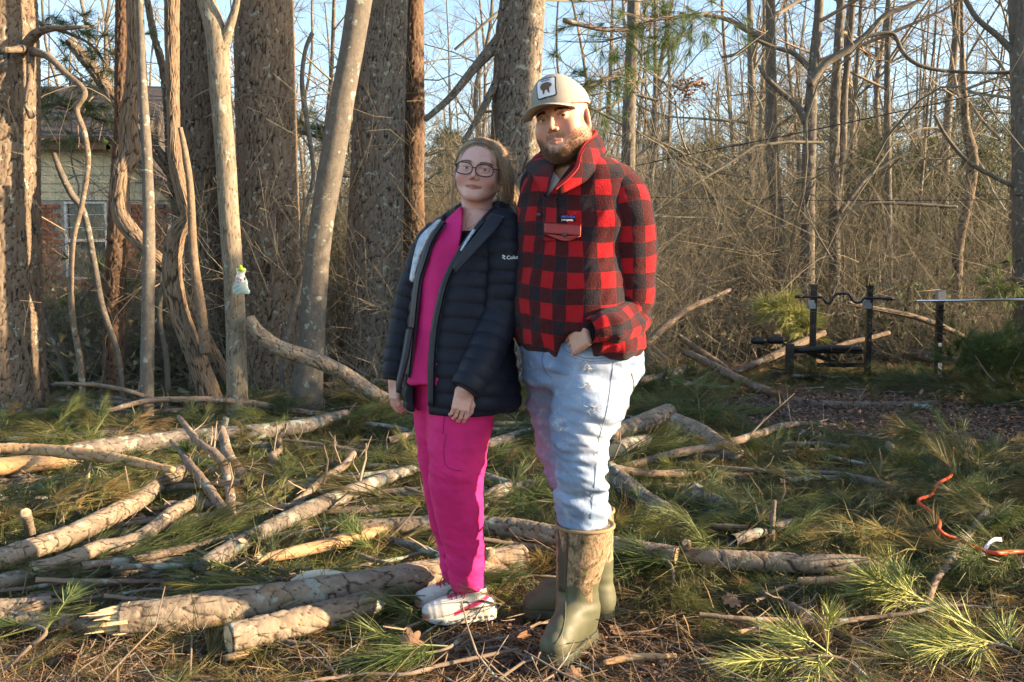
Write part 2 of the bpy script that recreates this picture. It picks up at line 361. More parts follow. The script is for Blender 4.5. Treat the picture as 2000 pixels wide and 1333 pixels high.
def stem_geo(pts,style,du,dv,seed,flare=0,lump=.05,zmax=None):
    """pts rows x,y,z,r. returns V,Q,attr, frames"""
    pts=np.asarray(pts,float); L=np.linalg.norm(np.diff(pts[:,:3],axis=0),axis=1).sum(); rm=pts[:,3].mean(); rmax=pts[:,3].max()
    seg=int(np.clip(2*np.pi*rm/du,7,170)); n=int(np.clip(L/dv,4,640)); q=smooth_path(pts,n); c,r=q[:,:3],np.maximum(q[:,3],.002)
    T,U,W=frames(c); a=np.linspace(0,2*np.pi,seg,endpoint=False); s=np.r_[0,np.cumsum(np.linalg.norm(np.diff(c,axis=0),axis=1))]
    A,S_=np.meshgrid(a,s); pw,asp,dep,cw=BARK[style]; per=max(4,int(round(2*np.pi*rm/pw)))
    nz=np.stack([np.cos(A)*rm,np.sin(A)*rm,S_],-1)
    wob=fbm(nz*6,seed,3); wob2=fbm(nz*np.array([6,6,2.5])+9,seed+5,3)
    tw={'shag':1.2,'furrow':.5}.get(style,.15)
    u=A/(2*np.pi)*per+wob*1.5; v=S_/(pw*asp)+wob2*1.7
    f1,f2,idc=voro2(u,v,per,seed); e=np.clip((f2-f1)/cw,0,1); e=e*e*(3-2*e)
    g1,g2,id2=voro2(u*2.1+3.3,v*3.4+wob*.8,int(per*2.1) if False else 10**6,seed+50); e2=np.clip((g2-g1)/.3,0,1) if style in('plates','log') else np.ones_like(e)
    sc=min(1,rmax/.06) if style in('plates','log','furrow') else 1
    lm=fbm(np.stack([np.cos(A),np.sin(A),S_/(rm*6)],-1)*1.3+3,seed+9,2)*lump
    fine=fbm(nz*70,seed+3,2)
    Rr=r[:,None]*(1+lm)+dep*sc*(e-1+ .30*(idc-.5)*e+.40*(e2-1)*e+.40*(id2-.5)*e)+dep*(.35 if style in('plates','log') else .22)*fine
    if flare:
        k=np.clip(1-(c[:,2]+.05)/.55,0,1)**2; lob=.5+.5*np.cos(A*5+seed+wob*1.5); Rr=Rr*(1+k[:,None]*flare*(.35+.65*lob))
    V=c[:,None]+Rr[...,None]*(np.cos(A)[...,None]*U[:,None]+np.sin(A)[...,None]*W[:,None])
    i=np.arange(n-1)[:,None]*seg; j=np.arange(seg)[None]; j2=(j+1)%seg; Q=np.stack([i+j,i+j2,i+seg+j2,i+seg+j],-1).reshape(-1,4)
    C=np.stack([np.minimum(e,.45+.55*e2),.6*idc+.4*id2,np.clip(.5+.5*fine,0,1),np.ones_like(e)],-1).reshape(-1,4)
    return V,Q,C,(c,r,T,U,W,seg,n)
def stem(name,pts,style,mat,parent,seed,du=.012,dv=.014,flare=0,lump=.05,ends=('cap','cap'),**kw):
    """a bark covered stem; ends: cap (bark coloured taper), cut (part 'cut_end'), torn"""
    V,Q,C,(c,r,T,U,W,seg,n)=stem_geo(pts,style,du,dv,seed,flare,lump); Vf=V.reshape(-1,3)
    tri=[];k=len(Vf); extra=[]
    for e,idx in((0,0),(1,n-1)):
        jj=np.arange(seg); b=idx*seg; ctr=V[idx].mean(0)
        if ends[e]=='cap': ctr=ctr+(T[idx]*(-1 if e==0 else 1))*r[idx]*.4
        extra.append(ctr); f=np.c_[np.full(seg,k+e),b+(jj+1)%seg,b+jj] if e==0 else np.c_[np.full(seg,k+e),b+jj,b+(jj+1)%seg]; tri.append(f)
    me=mkmesh(name,np.vstack([Vf,extra]),[Q,np.vstack(tri)],True,{'Col':np.vstack([C,[[.7,.5,.5,1]]*2])},[mat])
    o=bpy.data.objects.new(name,me); link(o); keep(o,parent); tag(o,**kw)
    for e,idx in((0,0),(1,n-1)):
        sg=-1 if e==0 else 1
        if ends[e]=='cut':
            ring=V[idx]; ctr=ring.mean(0); rings=[]; ra=[];rt=np.linspace(1.0,0,7)[:-1]
            off=T[idx]*sg*.004
            for t in rt: rings.append(ctr+(ring-ctr)*(t*.985)+off*(1+.3*np.sin(t*9))+T[idx]*sg*.002*fbm(ring*40,seed)[:,None]); ra.append(np.stack([np.cos(np.linspace(0,2*np.pi,seg,endpoint=False))*t,np.sin(np.linspace(0,2*np.pi,seg,endpoint=False))*t,0*jj],-1))
            VV=np.vstack(rings+[ctr[None]+off]); m=len(rt); i=np.arange(m-1)[:,None]*seg; j=jj[None]; j2=(j+1)%seg; QQ=np.stack([i+j,i+j2,i+seg+j2,i+seg+j],-1).reshape(-1,4)
            TT=np.c_[np.full(seg,m*seg),(m-1)*seg+jj,(m-1)*seg+(jj+1)%seg]
            oo=bpy.data.objects.new('cut_end',mkmesh('cut_end',VV,[QQ,TT],True,{'ring':np.vstack(ra+[np.zeros((1,3))])},[M['cut_wood']])); link(oo); keep(oo,parent)
        if ends[e]=='torn':
            g=Geo(); rs=np.random.RandomState(seed); rg=[]
            for q in range(75):
                a=rs.rand()*6.28; rr=r[idx]*math.sqrt(rs.rand())*.93; b0=c[idx]+(U[idx]*math.cos(a)+W[idx]*math.sin(a))*rr-T[idx]*sg*.03
                ln=r[idx]*(.5+2.0*rs.rand()**1.4*(.4+.6*(1 if math.cos(a-1)>0 else .3))); tip=b0+T[idx]*sg*ln+rs.randn(3)*.006; wd=r[idx]*(.07+.13*rs.rand())
                g.tube([b0,b0*.4+tip*.6,tip],[wd,wd*.8,wd*.12],5)
            VV=np.vstack(g.V); loc=np.stack([(VV-c[idx])@U[idx],(VV-c[idx])@W[idx],(VV-c[idx])@T[idx]],-1)
            oo=bpy.data.objects.new('splintered_end',mkmesh('splintered_end',VV,[np.vstack(g.Q),np.vstack(g.T)],False,{'ring':loc},[M['torn_wood']])); link(oo); keep(oo,parent)
    return o
def pxpath(rows,d=None,ext=0):
    """rows px,py,width_px[,depth] -> x,y,z,r"""
    out=[]
    for q in rows:
        dd=q[3] if len(q)>3 else d; p=P(q[0],q[1],dd); out.append([*p,q[2]/2/F*dd])
    out=np.array(out)
    return out
def upward(pts,H,taper=.75):
    """carry the topmost stretch on up to height H"""
    a=pts[-2];b=pts[-1]; dv=(b[:3]-a[:3]); dv=dv/dv[2]; dv[:2]*=.6; k=H-b[2]
    return np.vstack([pts,[*(b[:3]+dv*k*.5),b[3]*(1+taper)/2],[*(b[:3]+dv*k),b[3]*taper]])
# batch of thin tubes ------------------------------------------------
def batch(Pt,Rd,seg=3):
    """Pt (n,k,3) Rd (n,k)"""
    n,k,_=Pt.shape; T=np.gradient(Pt,axis=1); T/=np.linalg.norm(T,axis=2,keepdims=True)+1e-9
    ref=np.where(np.abs(T[:,:1,2:3])<.8,np.array([0,0,1.]),np.array([1.,0,0])); U=np.cross(T,np.broadcast_to(ref,T.shape)); U/=np.linalg.norm(U,axis=2,keepdims=True)+1e-9; W=np.cross(T,U)
    a=np.linspace(0,2*np.pi,seg,endpoint=False)
    V=Pt[:,:,None]+Rd[:,:,None,None]*(np.cos(a)[:,None]*U[:,:,None]+np.sin(a)[:,None]*W[:,:,None])
    b=(np.arange(n)*k*seg)[:,None,None]; i=(np.arange(k-1)*seg)[None,:,None]; j=np.arange(seg)[None,None]; j2=(j+1)%seg
    Q=np.stack([b+i+j,b+i+j2,b+i+seg+j2,b+i+seg+j],-1).reshape(-1,4)
    return V.reshape(-1,3),Q
def sprout(par,prad,nper,len_fac,ang,rs,k=4,rad_fac=.55,up=.15,tmin=.2,wig=.12,rmin=.0012):
    """children for each parent polyline (n,k,3)"""
    n,kk,_=par.shape; m=n*nper; pi=np.repeat(np.arange(n),nper); t=(tmin+(1-tmin)*rs.rand(m))*(kk-1)
    i=np.minimum(t.astype(int),kk-2); f=(t-i)[:,None]; base=par[pi,i]*(1-f)+par[pi,i+1]*f
    pr=prad[pi,i]*(1-f[:,0])+prad[pi,i+1]*f[:,0]; d=par[pi,i+1]-par[pi,i]; d/=np.linalg.norm(d,axis=1)[:,None]+1e-9
    L=np.linalg.norm(par[pi,-1]-par[pi,0],axis=1)*len_fac*(.5+.8*rs.rand(m))*(1-.5*t/(kk-1))
    rv=rs.randn(m,3); rv-=d*(rv*d).sum(1)[:,None]; rv/=np.linalg.norm(rv,axis=1)[:,None]+1e-9
    an=R(ang)*(.6+.8*rs.rand(m))[:,None]; dr=d*np.cos(an)+rv*np.sin(an); pts=[base]; p=base
    for s in range(k-1):
        dr=dr+rs.randn(m,3)*wig+np.array([0,0,up]); dr/=np.linalg.norm(dr,axis=1)[:,None]; p=p+dr*(L/(k-1))[:,None]; pts.append(p)
    r0=np.maximum(pr*rad_fac,rmin); return np.stack(pts,1),np.stack([r0*(1-.75*s/(k-1)) for s in range(k)],1)
def twig_mesh(name,path,levels,seed,mat,seg0=5,wig=.14):
    rs=np.random.RandomState(seed); q=smooth_path(path,8); par,pr=q[None,:,:3],q[None,:,3]; Vs=[];Qs=[];o=0
    for i,lv in enumerate(levels):
        par,pr=sprout(par,pr,lv[0],lv[1],lv[2],rs,k=lv[3] if len(lv)>3 else 4,up=lv[4] if len(lv)>4 else .1,tmin=.25 if i==0 else .15,wig=wig,rad_fac=.45 if i==0 else .6)
        V,Q=batch(par,pr,seg0 if i==0 else 3); Vs.append(V);Qs.append(Q+o);o+=len(V)
    return mkmesh(name,np.vstack(Vs),np.vstack(Qs),True,None,[mat]),(par,pr)
# ------------------------------------------------------------------ needle tufts
def tuft_geo(n,L,spread,stem_len,rs,width=.0022,droop=.25,axis=(1,0,0)):
    """needles as thin folded strips round a shoot along +x"""
    b=rs.rand(n)*stem_len; a=rs.rand(n)*2*np.pi; sp=R(spread)*(.25+.9*rs.rand(n)); sp=sp*(1.15-.6*b/max(stem_len,.001))
    d=np.stack([np.cos(sp),np.sin(sp)*np.cos(a),np.sin(sp)*np.sin(a)],-1); ll=L*(.65+.5*rs.rand(n)); p0=np.stack([b,0*b,0*b],-1)
    p1=p0+d*(ll*.5)[:,None]; d2=d+np.array([0,0,-droop])*rs.rand(n)[:,None]+rs.randn(n,3)*.08; p2=p1+d2*(ll*.5)[:,None]
    sd=np.cross(d,rs.randn(n,3)); sd/=np.linalg.norm(sd,axis=1)[:,None]+1e-9; w_=width/2
    V=np.stack([p0-sd*w_,p0+sd*w_,p1-sd*w_,p1+sd*w_,p2],1).reshape(-1,3); b_=np.arange(n)*5
    T=np.concatenate([np.stack([b_,b_+1,b_+3],-1),np.stack([b_,b_+3,b_+2],-1),np.stack([b_+2,b_+3,b_+4],-1)])
    rr=rs.rand(n); C=np.repeat(np.stack([np.repeat(0,n),rr,rr,np.ones(n)],-1)[:,None],5,1); C[:,0,0]=.8;C[:,1,0]=.8
    return V,T,C.reshape(-1,4)
# ------------------------------------------------------------------ ground
def gheight(x,y):
    x=np.asarray(x,float);y=np.asarray(y,float); p=np.stack([x,y,0*x],-1)
    q=np.clip(np.hypot((x-.1)/1.1,(y-2.85)/.85)-.6,0,1); return (.024*fbm(p*1.1,3,3)+.010*fbm(p*6,4,2))*(.15+.85*q)-.030-.026*(1-q)
def build_ground():
    xs=np.r_[-400,-150,-60,-30,np.linspace(-14,14,225),30,60,150,400]; ys=np.r_[-200,-60,-20,-6,np.linspace(0,22,190),30,45,70,120,250,600]
    X,Y=np.meshgrid(xs,ys); Z=gheight(X,Y); far=np.clip((Y-22)/40,0,1); Z=Z*(1-far)
    nx=len(xs); i=np.arange(len(ys)-1)[:,None]*nx; j=np.arange(nx-1)[None]; Q=np.stack([i+j,i+j+1,i+nx+j+1,i+nx+j],-1).reshape(-1,4)
    mkobj('forest_floor',mkmesh('forest_floor',np.stack([X,Y,Z],-1).reshape(-1,3),Q,True,None,[M['ground']]),kind='structure')
    # mulch bed
    a=np.linspace(0,2*np.pi,64,endpoint=False); c=G(1715,815); rx,ry=1.55,1.35
    rings=[]; 
    for t in (1.0,.8,.6,.4,.2):
        x=c[0]+rx*t*np.cos(a)*(1+.1*np.sin(a*3+1)+.06*np.sin(a*7)); y=c[1]+ry*t*np.sin(a)*(1+.1*np.sin(a*3+1)+.06*np.sin(a*7)); rings.append(np.stack([x,y,gheight(x,y)+.012+.02*(1-t)],-1))
    V=np.vstack(rings+[[[c[0],c[1],gheight(c[0],c[1])+.035]]]); n=64; i=np.arange(4)[:,None]*n; j=np.arange(n)[None]; j2=(j+1)%n
    mkobj('mulch_bed',mkmesh('mulch_bed',V,[np.stack([i+j,i+j2,i+n+j2,i+n+j],-1).reshape(-1,4),np.c_[np.full(n,5*n),4*n+np.arange(n),4*n+(np.arange(n)+1)%n]],True,None,[M['mulch']]),kind='structure')
    return c
mc=build_ground()
# ------------------------------------------------------------------ standing trees near by, traced
TR=[]
def tree(label,name,cat,rows,d,style,mat,H=9.,seed=1,du=.013,dv=.016,flare=.12,lump=.05,group=None,lev=None,limbs=(),extra_d=None):
    pts=pxpath(rows,d); b=pts[0].copy()
    if b[2]>-.05: b[:3]+= (pts[0][:3]-pts[1][:3])/max(.01,(pts[1][2]-pts[0][2]))*(b[2]+.08); b[3]=pts[0][3]*1.05
    pts=np.vstack([b,pts]) if b[2]<pts[0][2]-.02 else pts
    low=pts
    t=thing(name,label,cat,(pts[0][0],pts[0][1],0),group)
    up_=upward(pts,H) if H>pts[-1][2] else pts
    # detailed lower part within view, coarse above
    stem('trunk',low,style,mat,t,seed,du,dv,flare,lump)
    if len(up_)>len(low):
        stem('upper_trunk',up_[len(low)-1:],style,mat,t,seed+1,du*2.5,dv*5,0,lump)
    for li in limbs:
        lp=pxpath(li[0],d if li[1] is None else li[1]); stem('limb',lp,li[2] if len(li)>2 else style,mat,t,seed+31,du*.9,dv,0,.05)
    if lev:
        me,_=twig_mesh('twigs',up_[1:] if lev[0] is None else up_[lev[0]:],lev[1],seed,M['twig_bark']); keep(mkobj('twigs',me),t)
    TR.append(t); return t
tree('massive pine with flaky bark at the left edge of the photo','pine_tree','tree',[(8,800,160),(4,600,148),(2,400,140),(0,150,136),(-4,-20,132)],8.3,'plates',M['pine_bark'],seed=11,flare=.1,
     limbs=[([(40,110,24,8.2),(62,75,20,8.1),(90,58,14,8.0),(150,54,8,7.9),(172,52,4,7.9)],None,'fine'),([(50,95,16,8.1),(20,98,12,7.8),(-30,96,12,7.5)],None,'fine'),
            ([(62,100,18,8.1),(95,112,14,7.9),(130,145,12,7.8),(165,180,12,7.7),(150,215,11,7.7),(165,260,11,7.7),(172,320,10,7.7),(160,400,10,7.7),(142,480,10,7.7),(140,600,11,7.7),(158,720,12,7.7),(163,815,13,7.7)],None,'smooth'),
            ([(60,100,16,8.1),(58,160,13,8.0),(52,200,12,8.0),(62,230,14,8.05)],None,'fine')])
tree('dark reddish pine trunk behind the shaggy vine, second pine from the left edge','pine_tree','tree',[(222,775,42),(224,600,40),(232,400,38),(238,250,30),(240,100,30),(242,-20,30)],8.9,'plates',M['pine_bark_red'],seed=12)
tree('thick shaggy barked vine twisting off the dark pine towards the wavy trunk','climbing_vine','vine',[(392,640,20,8.3),(340,545,22,8.2),(316,515,26,8.1),(275,475,30,8.1),(238,420,36,8.2),(236,350,34,8.2),(252,300,40,8.3),(250,240,34,8.3),(258,170,28,8.3),(262,80,26,8.3),(258,-20,26,8.3)],8.2,'shag',M['shaggy_bark'],H=1,seed=13,flare=0,lump=.07,du=.006,dv=.012)
tree('slender straight grey sapling between the shaggy vine and the wavy trunk','young_tree','tree',[(286,835,27),(289,600,25),(291,480,24),(288,330,21),(280,180,17),(275,60,14),(272,-20,13)],7.4,'smooth',M['smooth_bark'],H=7,seed=14,flare=.05,du=.01)
tree('wavy shaggy barked trunk with an elbow at mid height','wavy_tree','tree',[(418,800,46),(395,730,40),(368,660,38),(345,590,38),(336,520,38),(345,460,34),(366,425,28),(358,385,28),(343,320,27),(338,200,24),(336,90,27),(336,-20,28)],7.9,'shag',M['shaggy_bark'],H=8,seed=15,flare=.1,lump=.06,du=.007,dv=.012,
     limbs=[([(352,250,9,7.8),(362,300,12,7.8),(372,375,14,7.8),(378,500,17,7.8),(392,600,19,7.8),(402,690,22,7.8)],None,'smooth')])
tree('dark pine trunk just left of the pale forked trunk','pine_tree','tree',[(412,730,80),(400,500,76),(390,300,72),(380,150,68),(372,-20,66)],9.6,'plates',M['pine_bark'],seed=16)
tree('pale grey trunk forking near the top with a bait bag hanging on it','forked_tree','tree',[(465,835,41),(462,700,39),(457,560,38),(448,430,38),(440,300,37),(430,180,38),(426,90,42),(412,30,36),(390,-25,30)],7.4,'fine',M['pale_bark'],H=8,seed=17,flare=.08,du=.009,
     limbs=[([(430,110,30,7.4),(442,70,22,7.38),(456,30,15,7.35),(468,-25,12,7.3)],None,'fine')])
tree('broad dark pine in the middle of the left group, sunlit on its right edge','pine_tree','tree',[(542,775,128),(535,600,122),(525,400,116),(518,200,114),(515,-20,112)],9.2,'plates',M['pine_bark'],seed=18,flare=.14)
tree('smooth grey mottled trunk leaning to the right between two big pines','leaning_tree','tree',[(596,790,64),(606,680,54),(612,590,50),(626,450,46),(648,320,48),(668,200,46),(690,80,46),(706,-20,48)],8.0,'smooth',M['smooth_bark'],H=8,seed=19,flare=.16,du=.01,
     limbs=[([(552,760,8,8.1),(552,700,12,8.2),(575,600,12,8.4),(600,520,12,8.5),(628,440,12,8.6),(655,330,10,8.7)],None,'smooth')])
tree('big upright pine with plated bark left of the woman','pine_tree','tree',[(726,745,112),(728,600,108),(734,420,106),(742,200,98),(752,60,84),(757,-20,80)],10.0,'plates',M['pine_bark_grey'],seed=20)
tree('narrow reddish pine trunk standing tight behind the big pine left of the woman','pine_tree','tree',[(812,740,44),(810,600,44),(808,400,42),(808,200,42),(806,-20,42)],10.6,'plates',M['pine_bark_red'],seed=21)
tree('thick leaning pine right behind the man in the cap','pine_tree','tree',[(1000,765,104),(1002,500,100),(1006,300,98),(1012,100,92),(1022,-20,86)],9.8,'plates',M['pine_bark_grey'],seed=22,
     limbs=[([(985,70,30,9.8),(930,130,18,9.7),(880,190,14,9.6),(830,235,11,9.6)],None,'fine'),([(990,120,20,9.8),(950,200,14,9.6),(905,280,10,9.5)],None,'fine')])
# mid distance trees at right
tree('tall slim trunk just right of the man with a sunlit face','slim_tree','tree',[(1228,700,30),(1226,450,28),(1228,250,26),(1234,100,24),(1238,-20,24)],13,'furrow',M['smooth_bark'],H=11,seed=23,du=.02,dv=.03,lev=(1,[(9,.35,60),(7,.4,50),(6,.5,45,3)]))
tree('dark straight hardwood trunk left of the weight bench','hardwood_tree','tree',[(1524,640,26),(1520,450,24),(1508,300,24),(1506,150,20),(1504,-20,18)],14,'furrow',M['smooth_bark'],H=12,seed=24,du=.02,dv=.03,lev=(1,[(7,.35,60),(7,.4,50),(6,.5,45,3)]),
     limbs=[([(1505,85,14),(1460,60,11),(1420,38,9),(1375,30,7)],14,'fine'),([(1508,95,9),(1480,78,8),(1440,105,7),(1410,112,5)],14,'fine')])
tree('forking hardwood trunk behind the left upright of the weight bench','hardwood_tree','tree',[(1578,640,28),(1578,450,26),(1580,300,26),(1586,170,22),(1596,60,18),(1602,-20,16)],13.5,'furrow',M['smooth_bark'],H=12,seed=25,du=.02,dv=.03,lev=(1,[(7,.35,60),(7,.4,50),(6,.5,45,3)]),
     limbs=[([(1574,238,16),(1555,205,13),(1520,175,11),(1495,150,9),(1482,128,7)],13.5,'fine'),([(1583,135,13),(1550,105,10),(1510,92,8),(1472,76,7)],13.5,'fine'),
            ([(1580,165,18),(1612,125,15),(1655,98,14),(1690,70,12),(1730,30,11),(1770,14,9),(1815,-8,8)],13.3,'fine'),([(1690,72,8),(1742,66,8),(1762,100,8),(1790,125,8),(1840,138,7),(1905,142,6),(1985,140,5)],13.3,'fine')])
tree('twin stemmed tree with orange sunlit bark right of the weight bench bar','twin_stem_tree','tree',[(1632,640,24),(1630,450,22),(1630,300,20),(1634,150,18),(1644,-20,16)],13.8,'furrow',M['smooth_bark'],H=12,seed=26,du=.02,dv=.03,lev=(1,[(7,.35,60),(7,.4,50),(6,.5,45,3)]),
     limbs=[([(1632,420,12),(1646,300,13),(1650,180,13),(1660,80,11),(1668,-20,10)],13.8,'fine'),([(1640,415,10),(1690,350,9),(1730,320,8),(1765,300,6)],13.6,'fine'),([(1640,420,8),(1700,398,7),(1790,400,7),(1870,405,6)],13.6,'fine')])
tree('dark thick trunk at the right edge of the photo','hardwood_tree','tree',[(2004,700,46),(2002,500,44),(1998,300,40),(1994,150,38),(1990,-20,38)],12,'furrow',M['smooth_bark'],H=11,seed=27,du=.018,dv=.03,
     limbs=[([(1985,108,14),(1950,72,12),(1910,38,10),(1882,-5,9)],12,'fine'),([(1990,142,7),(1930,143,5),(1850,138,4)],12.1,'fine'),([(1990,370,8),(1940,345,9),(1890,315,9),(1850,270,7),(1825,225,6)],12,'fine')])
tree('slim dark trunk with loose vines halfway between bench and right edge','hardwood_tree','tree',[(1738,650,16),(1736,500,14),(1734,300,14),(1733,150,12),(1736,-20,10)],15,'furrow',M['smooth_bark'],H=12,seed=28,du=.03,dv=.05,lev=(1,[(9,.35,60),(8,.4,50),(6,.5,45,3)]))
tree('crooked dark trunk left of the thick right edge trunk','hardwood_tree','tree',[(1868,600,20),(1872,480,20),(1890,400,18),(1900,310,22),(1886,240,16),(1880,100,8),(1878,-20,6)],14.5,'furrow',M['pine_bark'],H=10,seed=29,du=.025,dv=.04,lev=(1,[(9,.35,60),(8,.4,50),(6,.5,45,3)]))
# thin crooked saplings left, traced
for i,(rows,d,lb) in enumerate([
 ([(240,800,10),(232,700,11),(200,600,12),(185,520,12),(165,420,12),(140,380,13),(120,340,12),(105,300,9)],8.6,'thin crooked sapling leaning left in front of the brick house window'),
 ([(330,800,11),(325,700,11),(312,620,10),(318,520,9),(330,440,8)],8.8,'thin grey pole behind the wavy shaggy trunk'),
 ([(132,745,9),(115,690,9),(92,640,8),(85,600,6)],9.5,'short thin stem right of the massive left pine'),
 ([(640,700,7,9.0),(600,560,9,9.0),(590,450,9,9.0),(598,400,8,9),(612,340,8,9),(600,240,10,9),(590,160,9,9),(596,100,8,9),(610,65,9,9)],9,'broken topped dead stem against the blue sky between two pines'),
 ([(165,370,13,9.3),(130,300,10,9.3),(215,210,0,9.3)],9.3,None)]):
    if lb is None: continue
    tree(lb,'sapling','sapling',rows,d,'smooth',M['smooth_bark'],H=0.1,seed=40+i,du=.01,dv=.02,flare=0)
tree('dark leaning dead trunk behind the shaggy vine against the sky','dead_tree','tree',[(500,738,34,11),(400,440,28,11),(330,330,26,11),(225,195,26,11),(185,140,24,11),(135,80,20,11)],11,'plates',M['pine_bark'],H=.1,seed=47)
tree('dark dead stem slanting down through the gap left of the wavy trunk','dead_tree','tree',[(350,735,26,11),(348,560,22,11),(345,420,20,11),(335,360,16,11),(322,160,16,11),(298,60,14,11),(285,-20,12,11)],11,'plates',M['pine_bark'],H=.1,seed=48)
# ------------------------------------------------------------------ background woods
def free_tree_mesh(seed,H=9,r=.07,lev=((14,.33,55),(8,.42,50),(7,.5,45,3)),mat='far_twig',lean=.3):
    rs=np.random.RandomState(seed); k=7; z=np.linspace(0,H,k); x=np.cumsum(rs.randn(k)*.12*lean*H/9); y=np.cumsum(rs.randn(k)*.12*lean*H/9); x-=x[0];y-=y[0]
    path=np.stack([x,y,z,r*(1-.75*z/H)],-1); q=smooth_path(path,20)
    V,Q=batch(q[None,:,:3],q[None,:,3],7); tm=mkmesh('trunk',V,Q,True,{'Col':np.tile([.8,.5,.5,1],(len(V),1))},[M['far_bark']])
    bm,_=twig_mesh('branches',path,lev,seed+1,M[mat]); return tm,bm
M['far_bark']=bark_mat('far_bark',[(.09,.075,.06),(.145,.12,.095),(.21,.175,.135)],(.08,.06,.05),.2,fine=25,zs=.15)
FT=[free_tree_mesh(100+i,H=8+i%3*1.5,r=.055+.02*(i%4),lean=.5+.2*i,lev=((16,.33,60),(9,.42,50),(6,.55,45,3))) for i in range(6)]
# brushy low trees with many stems
BT=[free_tree_mesh(140+i,H=3.2+i*.5,r=.02,lean=1.0,lev=((16,.5,45),(8,.5,45),(6,.55,40,3))) for i in range(4)]
def place_ft(i,x,y,s,rz,label,nm,cat,group,src):
    tm,bm=src[i%len(src)]; t=thing(nm,label,cat,(x,y,-.05),group,rz); t.scale=(s,s,s)
    if src is FT and y>13: t.rotation_euler=(random.gauss(0,.06),random.gauss(0,.06),rz)
    for me in(tm,bm):
        o=bpy.data.objects.new(me.name,me); col.objects.link(o); o.parent=t
    return t
rs=np.random.RandomState(5)
def where(px,d):
    a='left of the two people' if px<760 else 'behind the two people' if px<1290 else 'between the man and the weight bench' if px<1570 else 'behind the weight bench' if px<1760 else 'right of the weight bench'
    return a+(', far back' if d>26 else '')
def xat(px,d): return (px-CX)/F*d*1.0
n=0
for d in np.concatenate([rs.uniform(15,20,16),rs.uniform(20,30,34),rs.uniform(30,42,30)]):
    px=rs.uniform(1180,2080) if rs.rand()<.72 else rs.uniform(80,1180)
    if px<500 and d<22: d+=10
    place_ft(rs.randint(6),xat(px,d),d,rs.uniform(.85,1.25),rs.uniform(0,6.3),'bare slender tree in the thin woods '+where(px,d),'bare_tree','tree','bare slender trees of the woods '+where(px,d),FT); n+=1
for d in rs.uniform(13.5,24,70):
    px=rs.uniform(1250,2060) if rs.rand()<.75 else rs.uniform(560,1250)
    place_ft(rs.randint(4),xat(px,d),d,rs.uniform(.5,1.1),rs.uniform(0,6.3),'leafless shrubby tree with tangled branches in the brush '+where(px,d),'bare_shrub','shrub','leafless shrubs in the brush '+where(px,d),BT)
# evergreens: olive crowns made of small sprays
def spray_crown(seed,H,rad,nclump,mat,z0=.25,leaf=.05,per=26):
    rs=np.random.RandomState(seed); k=nclump; z=z0*H+(1-z0)*H*rs.rand(k)**.9; t=(z-z0*H)/((1-z0)*H); rr=rad*np.sqrt(np.clip(1-t**1.6,0.03,1))*np.sqrt(rs.rand(k))*(.75+.5*rs.rand(k)); a=rs.rand(k)*6.283
    c=np.stack([rr*np.cos(a),rr*np.sin(a),z],-1); keepm=fbm(c*1.6/rad,seed,2)>-.25; c=c[keepm]; k=len(c)
    m=k*per; cc=np.repeat(c,per,0)+rs.randn(m,3)*rad*np.array([.13,.13,.07]); d=rs.randn(m,3); d[:,:2]+=cc[:,:2]*1.2/rad; d[:,2]-=.2; d/=np.linalg.norm(d,axis=1)[:,None]
    s=np.cross(d,rs.randn(m,3)); s/=np.linalg.norm(s,axis=1)[:,None]; L=leaf*(.6+.9*rs.rand(m))[:,None]
    V=np.stack([cc-s*L*.12,cc+s*L*.12,cc+d*L+s*L*.02],1).reshape(-1,3); T=np.arange(m*3).reshape(-1,3)
    g=np.repeat(rs.rand(k),per*3)*.6+np.repeat(rs.rand(m),3)*.4
    C=np.stack([g,g,g,np.ones_like(g)],-1)
    limbs=np.stack([np.zeros((k,3))+np.array([0,0,1])*np.clip(c[:,2:]-.3*np.linalg.norm(c[:,:2],axis=1)[:,None],0,None),c*.5+.5*np.array([0,0,1])*c[:,2:],c],1)
    return mkmesh('crown',V,T,False,{'Col':C},[mat]),limbs
EV=[]
for i,(H,rad) in enumerate([(5.5,1.5),(7,1.9),(4.2,1.6),(6.2,1.4)]):
    cm,lb=spray_crown(200+i,H,rad,330,M['green_leaf'],z0=.12,leaf=.13,per=34)
    V1,Q1=batch(np.array([[[0,0,0],[.03,.02,H*.5],[0,0,H*.96]]]),np.array([[.07,.05,.01]]),6); V2,Q2=batch(lb,np.tile([.016,.01,.004],(len(lb),1)),3)
    EV.append((mkmesh('trunk',np.vstack([V1,V2]),np.vstack([Q1,Q2+len(V1)]),True,{'Col':np.tile([.8,.5,.5,1],(len(V1)+len(V2),1))},[M['far_bark']]),cm))
